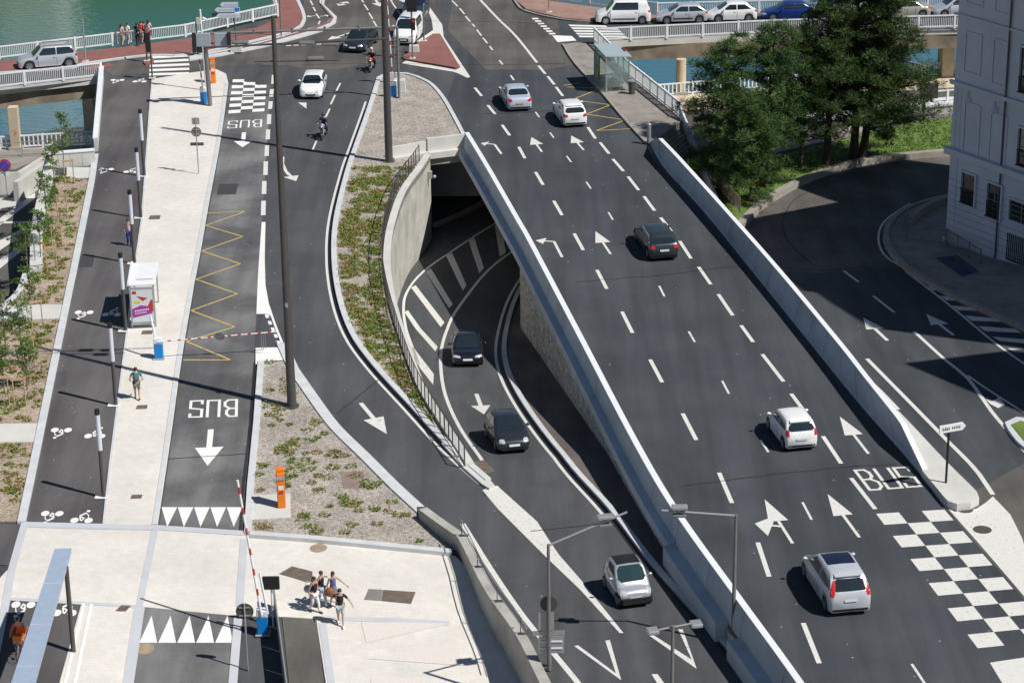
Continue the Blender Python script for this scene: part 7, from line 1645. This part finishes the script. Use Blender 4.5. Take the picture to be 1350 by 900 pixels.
s_ = fz(1260, 250)[0]; mb = MB(); fb(mb, s_-.02, s_+.02, 0.2, zc-.3, .002, .03); mb.build('pilaster_line', 'facade2', bt)
for px, py in ((1277, 131), (1312, 144)):
    s_, z_ = fz(px, py); mb = MB(); p = ud*s_-vd*.06+Vector((0, 0, z_)); mb.ball(p, (.25, .12, .3), 10, 7); mb.ball(p+Vector((0, 0, .35)), (.1, .08, .14), 8, 5)
    for sg in (-1, 1): mb.ball(p+ud*.22*sg+Vector((0, 0, -.05)), (.12, .07, .18), 8, 5)
    mb.build('ornament', 'facade2', bt, smooth=True)
# second building, outside the frame to the right; its shadow falls across the lower road
S2 = P(1209, 481, 'T'); hB = 25.0; Pb = S2+Vector((.88, -.475, 0))*hB/math.tan(SUN_EL); Pb.z = -1
bt2 = thing('brick_building', 'plain neighbouring building standing beyond the right frame edge', 'building', Pb)
e1 = Vector((.95, .31, 0)).normalized(); e2 = Vector((.46, -.89, 0)).normalized()
mb = MB(); p = [Vector((0, 0, 0)), e2*26, e2*26+e1*20, e1*20]; mb.hexa(p, [q+Vector((0, 0, hB+1+S2.z)) for q in p]); fixnormals(mb.build('wall', 'facade', bt2))
nrm = Vector((-e2.y, e2.x, 0)); nrm = -nrm if nrm.dot(e1) > 0 else nrm
for f in range(7):
    for k in range(8):
        mb = MB(); c = e2*(2+3.1*k)+nrm*.03+Vector((0, 0, 2+3.3*f)); q = [c-nrm*.03, c+e2*1.1-nrm*.03, c+e2*1.1+nrm*.03, c+nrm*.03]; mb.hexa(q, [v+Vector((0, 0, 1.7)) for v in q]); mb.build('window', 'glass', bt2)
mb = MB(); p = [e1*-.3+e2*-.3, e2*26.3-e1*.3, e2*26.3+e1*20.3, e1*20.3-e2*.3]; zr = hB+1+S2.z; mb.hexa([q+Vector((0, 0, zr+.01)) for q in p], [q+Vector((0, 0, zr+.3)) for q in p]); mb.build('roof', 'dark_pole', bt2)

# ================================================================== PLANTS
def tuft_mesh(pts, size, n_leaf, seed, flat_=0.6, name='leaves', m='pine', parent=None, smooth=False, wid=.35, up=0.2):
    """small pointed leaf faces scattered round each point"""
    rnd = random.Random(seed); V = []; F = []
    for (x, y, z, r) in pts:
        for _ in range(n_leaf):
            th = rnd.uniform(0, 6.283); ph = math.asin(rnd.uniform(-.75, 1)); d = Vector((math.cos(ph)*math.cos(th), math.cos(ph)*math.sin(th), math.sin(ph)*flat_+up)).normalized()
            b = Vector((x, y, z))+d*r*rnd.uniform(.15, .75); L_ = size*rnd.uniform(.7, 1.4); t = d.cross(Vector((rnd.uniform(-1, 1), rnd.uniform(-1, 1), rnd.uniform(-1, 1))))
            if t.length < .1: continue
            t = t.normalized()*L_*wid; e = b+d*L_; i = len(V); V += [tuple(b-t*.5), tuple(b+t*.5), tuple(e+t*.35), tuple(e-t*.35)]; F.append((i, i+1, i+2, i+3))
    me = bpy.data.meshes.new(name); me.from_pydata(V, [], F); me.materials.append(M[m]); o = bpy.data.objects.new(name, me); C.objects.link(o); o.parent = parent; return o
def conifer(label, base, H_, Rr, seed, m='pine', kind='pine_tree', low=.25, density=1.0, lean=(0, 0), trunks=1, shape='pine', group='conifers beside the lawn'):
    rnd = random.Random(seed); t = thing(kind, label, 'tree', base, 0, group)
    tr = MB(); br = MB(); clumps = []
    for k in range(trunks):
        ox, oy = (0, 0) if k == 0 else (rnd.uniform(-1.6, 1.6), rnd.uniform(-1.2, 1.2)); hh = H_*(1 if k == 0 else rnd.uniform(.75, .92))
        pts = [Vector((ox*.4+lean[0]*f*f+.12*math.sin(f*7+k), oy*.4+ox*0+lean[1]*f*f, hh*f)) + Vector((ox*f*1.2, oy*f*1.2, 0)) for f in [i/8 for i in range(9)]]
        tr.tube(pts, [.19*(1-.85*i/8)*(H_/10) for i in range(9)], 8)
        nb = int(46*density)
        for i in range(nb):
            f = low+(1-low)*((i+.5)/nb); x_ = f*8; j = min(int(x_), 7); p0 = pts[j].lerp(pts[j+1], x_-j)
            if shape == 'pine': prof = (1-((f-.35)/.75)**2)**.5 if f < 1.1 and abs((f-.35)/.75) < 1 else .25
            elif shape == 'wide': prof = .9 if f < .3 else max(.22, 1.0-(f-.3)*1.12)
            else: prof = max(.12, 1-f)
            ln = Rr*prof*rnd.uniform(.62, 1.12); th = i*2.4+rnd.uniform(-.3, .3); rise = rnd.uniform(-.05, .35)
            d = Vector((math.cos(th), math.sin(th), rise)); p1 = p0+d*ln*.55+Vector((0, 0, .1)); p2 = p0+d*ln
            br.tube([p0, p1, p2], [.05*(H_/10), .035*(H_/10), .012], 5)
            nc = max(3, int(ln*3.6*density))
            for q in range(nc):
                g_ = .28+.72*((q+.5)/nc); c = p0.lerp(p2, g_)+Vector((rnd.gauss(0, .22), rnd.gauss(0, .22), rnd.gauss(.05, .14)))*(.6+ln*.25)
                clumps.append((c.x, c.y, c.z, rnd.uniform(.28, .55)*(1 if shape != 'wide' else 1.15)))
        clumps.append((pts[-1].x, pts[-1].y, pts[-1].z, .4))
    trk = tr.build('trunk', 'bark', t, smooth=True); br.build('branches', 'bark', trk)
    tuft_mesh(clumps, .2 if shape != 'wide' else .17, int(100 if shape != 'wide' else 84), seed+5, name='crown', m=m, parent=t, wid=.12 if shape != 'wide' else .16)
    return t, clumps
conifer('loose pine nearest the staircase with sky blue water behind', P(948, 258, 'T'), 10.4, 2.7, 11, 'pine', low=.12, density=1.3, lean=(.5, 0))
conifer('slimmer pine between the staircase pine and the big conifer', P(1012, 236, 'T'), 10.5, 2.5, 12, 'pine', low=.2, density=1.2, lean=(.2, 0))
conifer('small pine close behind the staircase wall', P(988, 270, 'T'), 7.2, 2.4, 17, 'pine', low=.12, density=1.1)
conifer('broad dark conifer with several trunks on the lawn', P(1124, 213, 'T'), 16.5, 5.3, 13, 'cypress', 'conifer_tree', low=.17, density=1.5, trunks=2, shape='wide')
conifer('dark conifer standing against the left side of the broad one', P(1088, 221, 'T'), 14.5, 3.4, 14, 'cypress', 'conifer_tree', low=.25, density=1.3, shape='wide')
conifer('dark young conifer filling the space left of the broad one', P(1054, 226, 'T'), 10.0, 2.8, 19, 'cypress', 'conifer_tree', low=.2, density=1.2, shape='wide')
# saplings with stakes
SL = ['sapling in front of the white end wall', 'sapling beside the topmost stakes of the planted strip', 'sapling level with the upper lamp column', 'sapling next to the round grey sign back', 'sapling above the narrow pale cross path', 'sapling just below the pale cross path', 'sapling in the middle of the lower gravel strip', 'sapling at the left frame edge', 'sapling overhanging the lower road wall', 'sapling low in the frame edge bed']
sap0 = []
def sapling(base, H_, seed, label):
    rnd = random.Random(seed); t = thing('young_tree', label, 'tree', base, 0, 'young trees in the planted strip')
    tr = MB(); tr.tube([(0, 0, 0), (.05, 0, H_*.5), (0, .05, H_)], [.035, .028, .01], 6); cl = []
    for i in range(26):
        f = rnd.uniform(.3, 1); th = rnd.uniform(0, 6.28); ln = .95*(1.15-f)*rnd.uniform(.5, 1.1)+.15; p0 = Vector((0, 0, H_*f)); p2 = p0+Vector((math.cos(th)*ln, math.sin(th)*ln, ln*.55))
        tr.tube([p0, p2], [.012, .005], 4)
        for g_ in (.35, .7, 1): c = p0.lerp(p2, g_); cl.append((c.x, c.y, c.z, .2))
    tr.build('trunk', 'bark_pale', t); tuft_mesh(cl, .10, 11, seed, name='crown', m='sapling', parent=t, wid=.5); return t
saps = [(85, 232, 4.0), (73, 268, 3.6), (62, 300, 3.2), (54, 345, 3.0), (42, 425, 3.4), (28, 470, 3.2), (36, 515, 2.8), (6, 520, 3.2), (36, 352, 2.6), (8, 470, 3.4)]
for k, (x, y, h_) in enumerate(saps): sapling(P(x, y, 'L'), h_, 40+k, SL[k])
st0 = None
stk = [(92, 243, .0), (83, 290, .0), (76, 330, 0), (69, 360, 0), (50, 433, 0), (39, 482, 0), (27, 537, 0), (5, 535, 0)]
stl = ['pair of wooden stakes beside the small white pad', 'pair of stakes just below the white end wall pad', 'pair of stakes among the green plants of the upper strip', 'pair of stakes right of the round grey sign back', 'pair of stakes crossing the pale cross path', 'pair of stakes below the cross path', 'pair of stakes in the middle of the lower strip', 'pair of stakes at the left frame edge']
for k, (x, y, a) in enumerate(stk):
    b = P(x, y, 'L')
    if st0 is None:
        st0 = thing('tree_stakes', stl[0], 'tree stakes', b, 0, 'wooden stakes holding the young trees')
        for sx in (-.27, .27): mb = MB(); mb.tube([(0, 0, 0), (0, 0, 1.65)], .035, 6); mb.build('stake', 'wood', st0, loc=(sx, .25*sx, 0))
        mb = MB(); mb.box((0, 0, 1.52), (.74, .05, .13), .25); mb.build('crossbar', 'wood', st0)
    else: dup(st0, b, R((k*37) % 30-15), stl[k])
t = thing('rag', 'orange plastic ribbon tied between two stakes', 'ribbon', P(56, 340, 'L')+Vector((0, 0, .9))); mb = MB(); mb.box((0, 0, 0), (.35, .03, .12), .2); mb.box((.12, 0, -.18), (.08, .02, .3), .3); mb.build('ribbon_band', 'orange', t)
# sedum ground cover: dense in the upper bed, scattered tufts in the lower bed and the left strip
def in_any(x, y, polys): return any(in_poly(x, y, p) for p in polys)
def cover(name, label, poly, s, dens, seed, thr, up, size=.1, fr=(.15, .4), n_leaf=26, noise_sc=.55, keep=None, m='sedum', inset=.45, flat_=.14, upb=.02):
    rnd = random.Random(seed); xs = [p[0] for p in poly]; ys = [p[1] for p in poly]; pts = []
    area = (max(xs)-min(xs))*(max(ys)-min(ys))
    for _ in range(int(area*dens)):
        x, y = rnd.uniform(min(xs), max(xs)), rnd.uniform(min(ys), max(ys))
        if not (in_poly(x-inset, y, poly) and in_poly(x+inset, y, poly) and in_poly(x, y-inset, poly)): continue
        if keep and not keep(x, y): continue
        if noise.noise(Vector((x*noise_sc, y*noise_sc, seed)))+.35*noise.noise(Vector((x*2, y*2, seed+3))) < thr: continue
        pts.append((x, y, zs(s, y)+up+.02, rnd.uniform(*fr)))
    o = tuft_mesh(pts, size, n_leaf, seed, flat_=flat_, name=name, m=m, wid=.75, up=upb); o['kind'] = 'stuff'; return o
yA = P(480, 222, 'L').y
cover('ground_cover', '', bed1, 'L', 11, 21, -.3, .07, fr=(.16, .5), n_leaf=44, size=.075, keep=lambda x, y: y < yA)
pad = xy(PP([(328, 650), (386, 648), (386, 688), (328, 692)], 'L'))
cover('ground_cover', '', bed2p, 'L', 2.2, 22, -.16, .07, fr=(.14, .5), n_leaf=52, size=.075, keep=lambda x, y: not in_poly(x, y, pad))
cover('ground_cover', '', xy(bedL), 'L', 4.2, 23, -.16, .06, keep=lambda x, y: not in_any(x, y, [xy(PP([(-60, 405), (88, 401), (83, 423), (-60, 428)], 'L')), xy(PP([(-60, 557), (56, 557), (50, 586), (-60, 587)], 'L'))]))
cover('ground_cover', '', xy(PP([(56, 240), (80, 238), (80, 300), (60, 380), (44, 390), (44, 320)], 'L')), 'L', 3.0, 25, -.3, .06, size=.14, fr=(.25, .5), n_leaf=30, m='sapling', flat_=.6, upb=.3)
lw = xy(offset_path(lawnk, .6)) + xy(lawnf)
cover('grass', '', lw, 'T', 10, 24, -2, .2, size=.08, fr=(.12, .35), n_leaf=7, m='lawn_blades', flat_=.8, upb=.5)
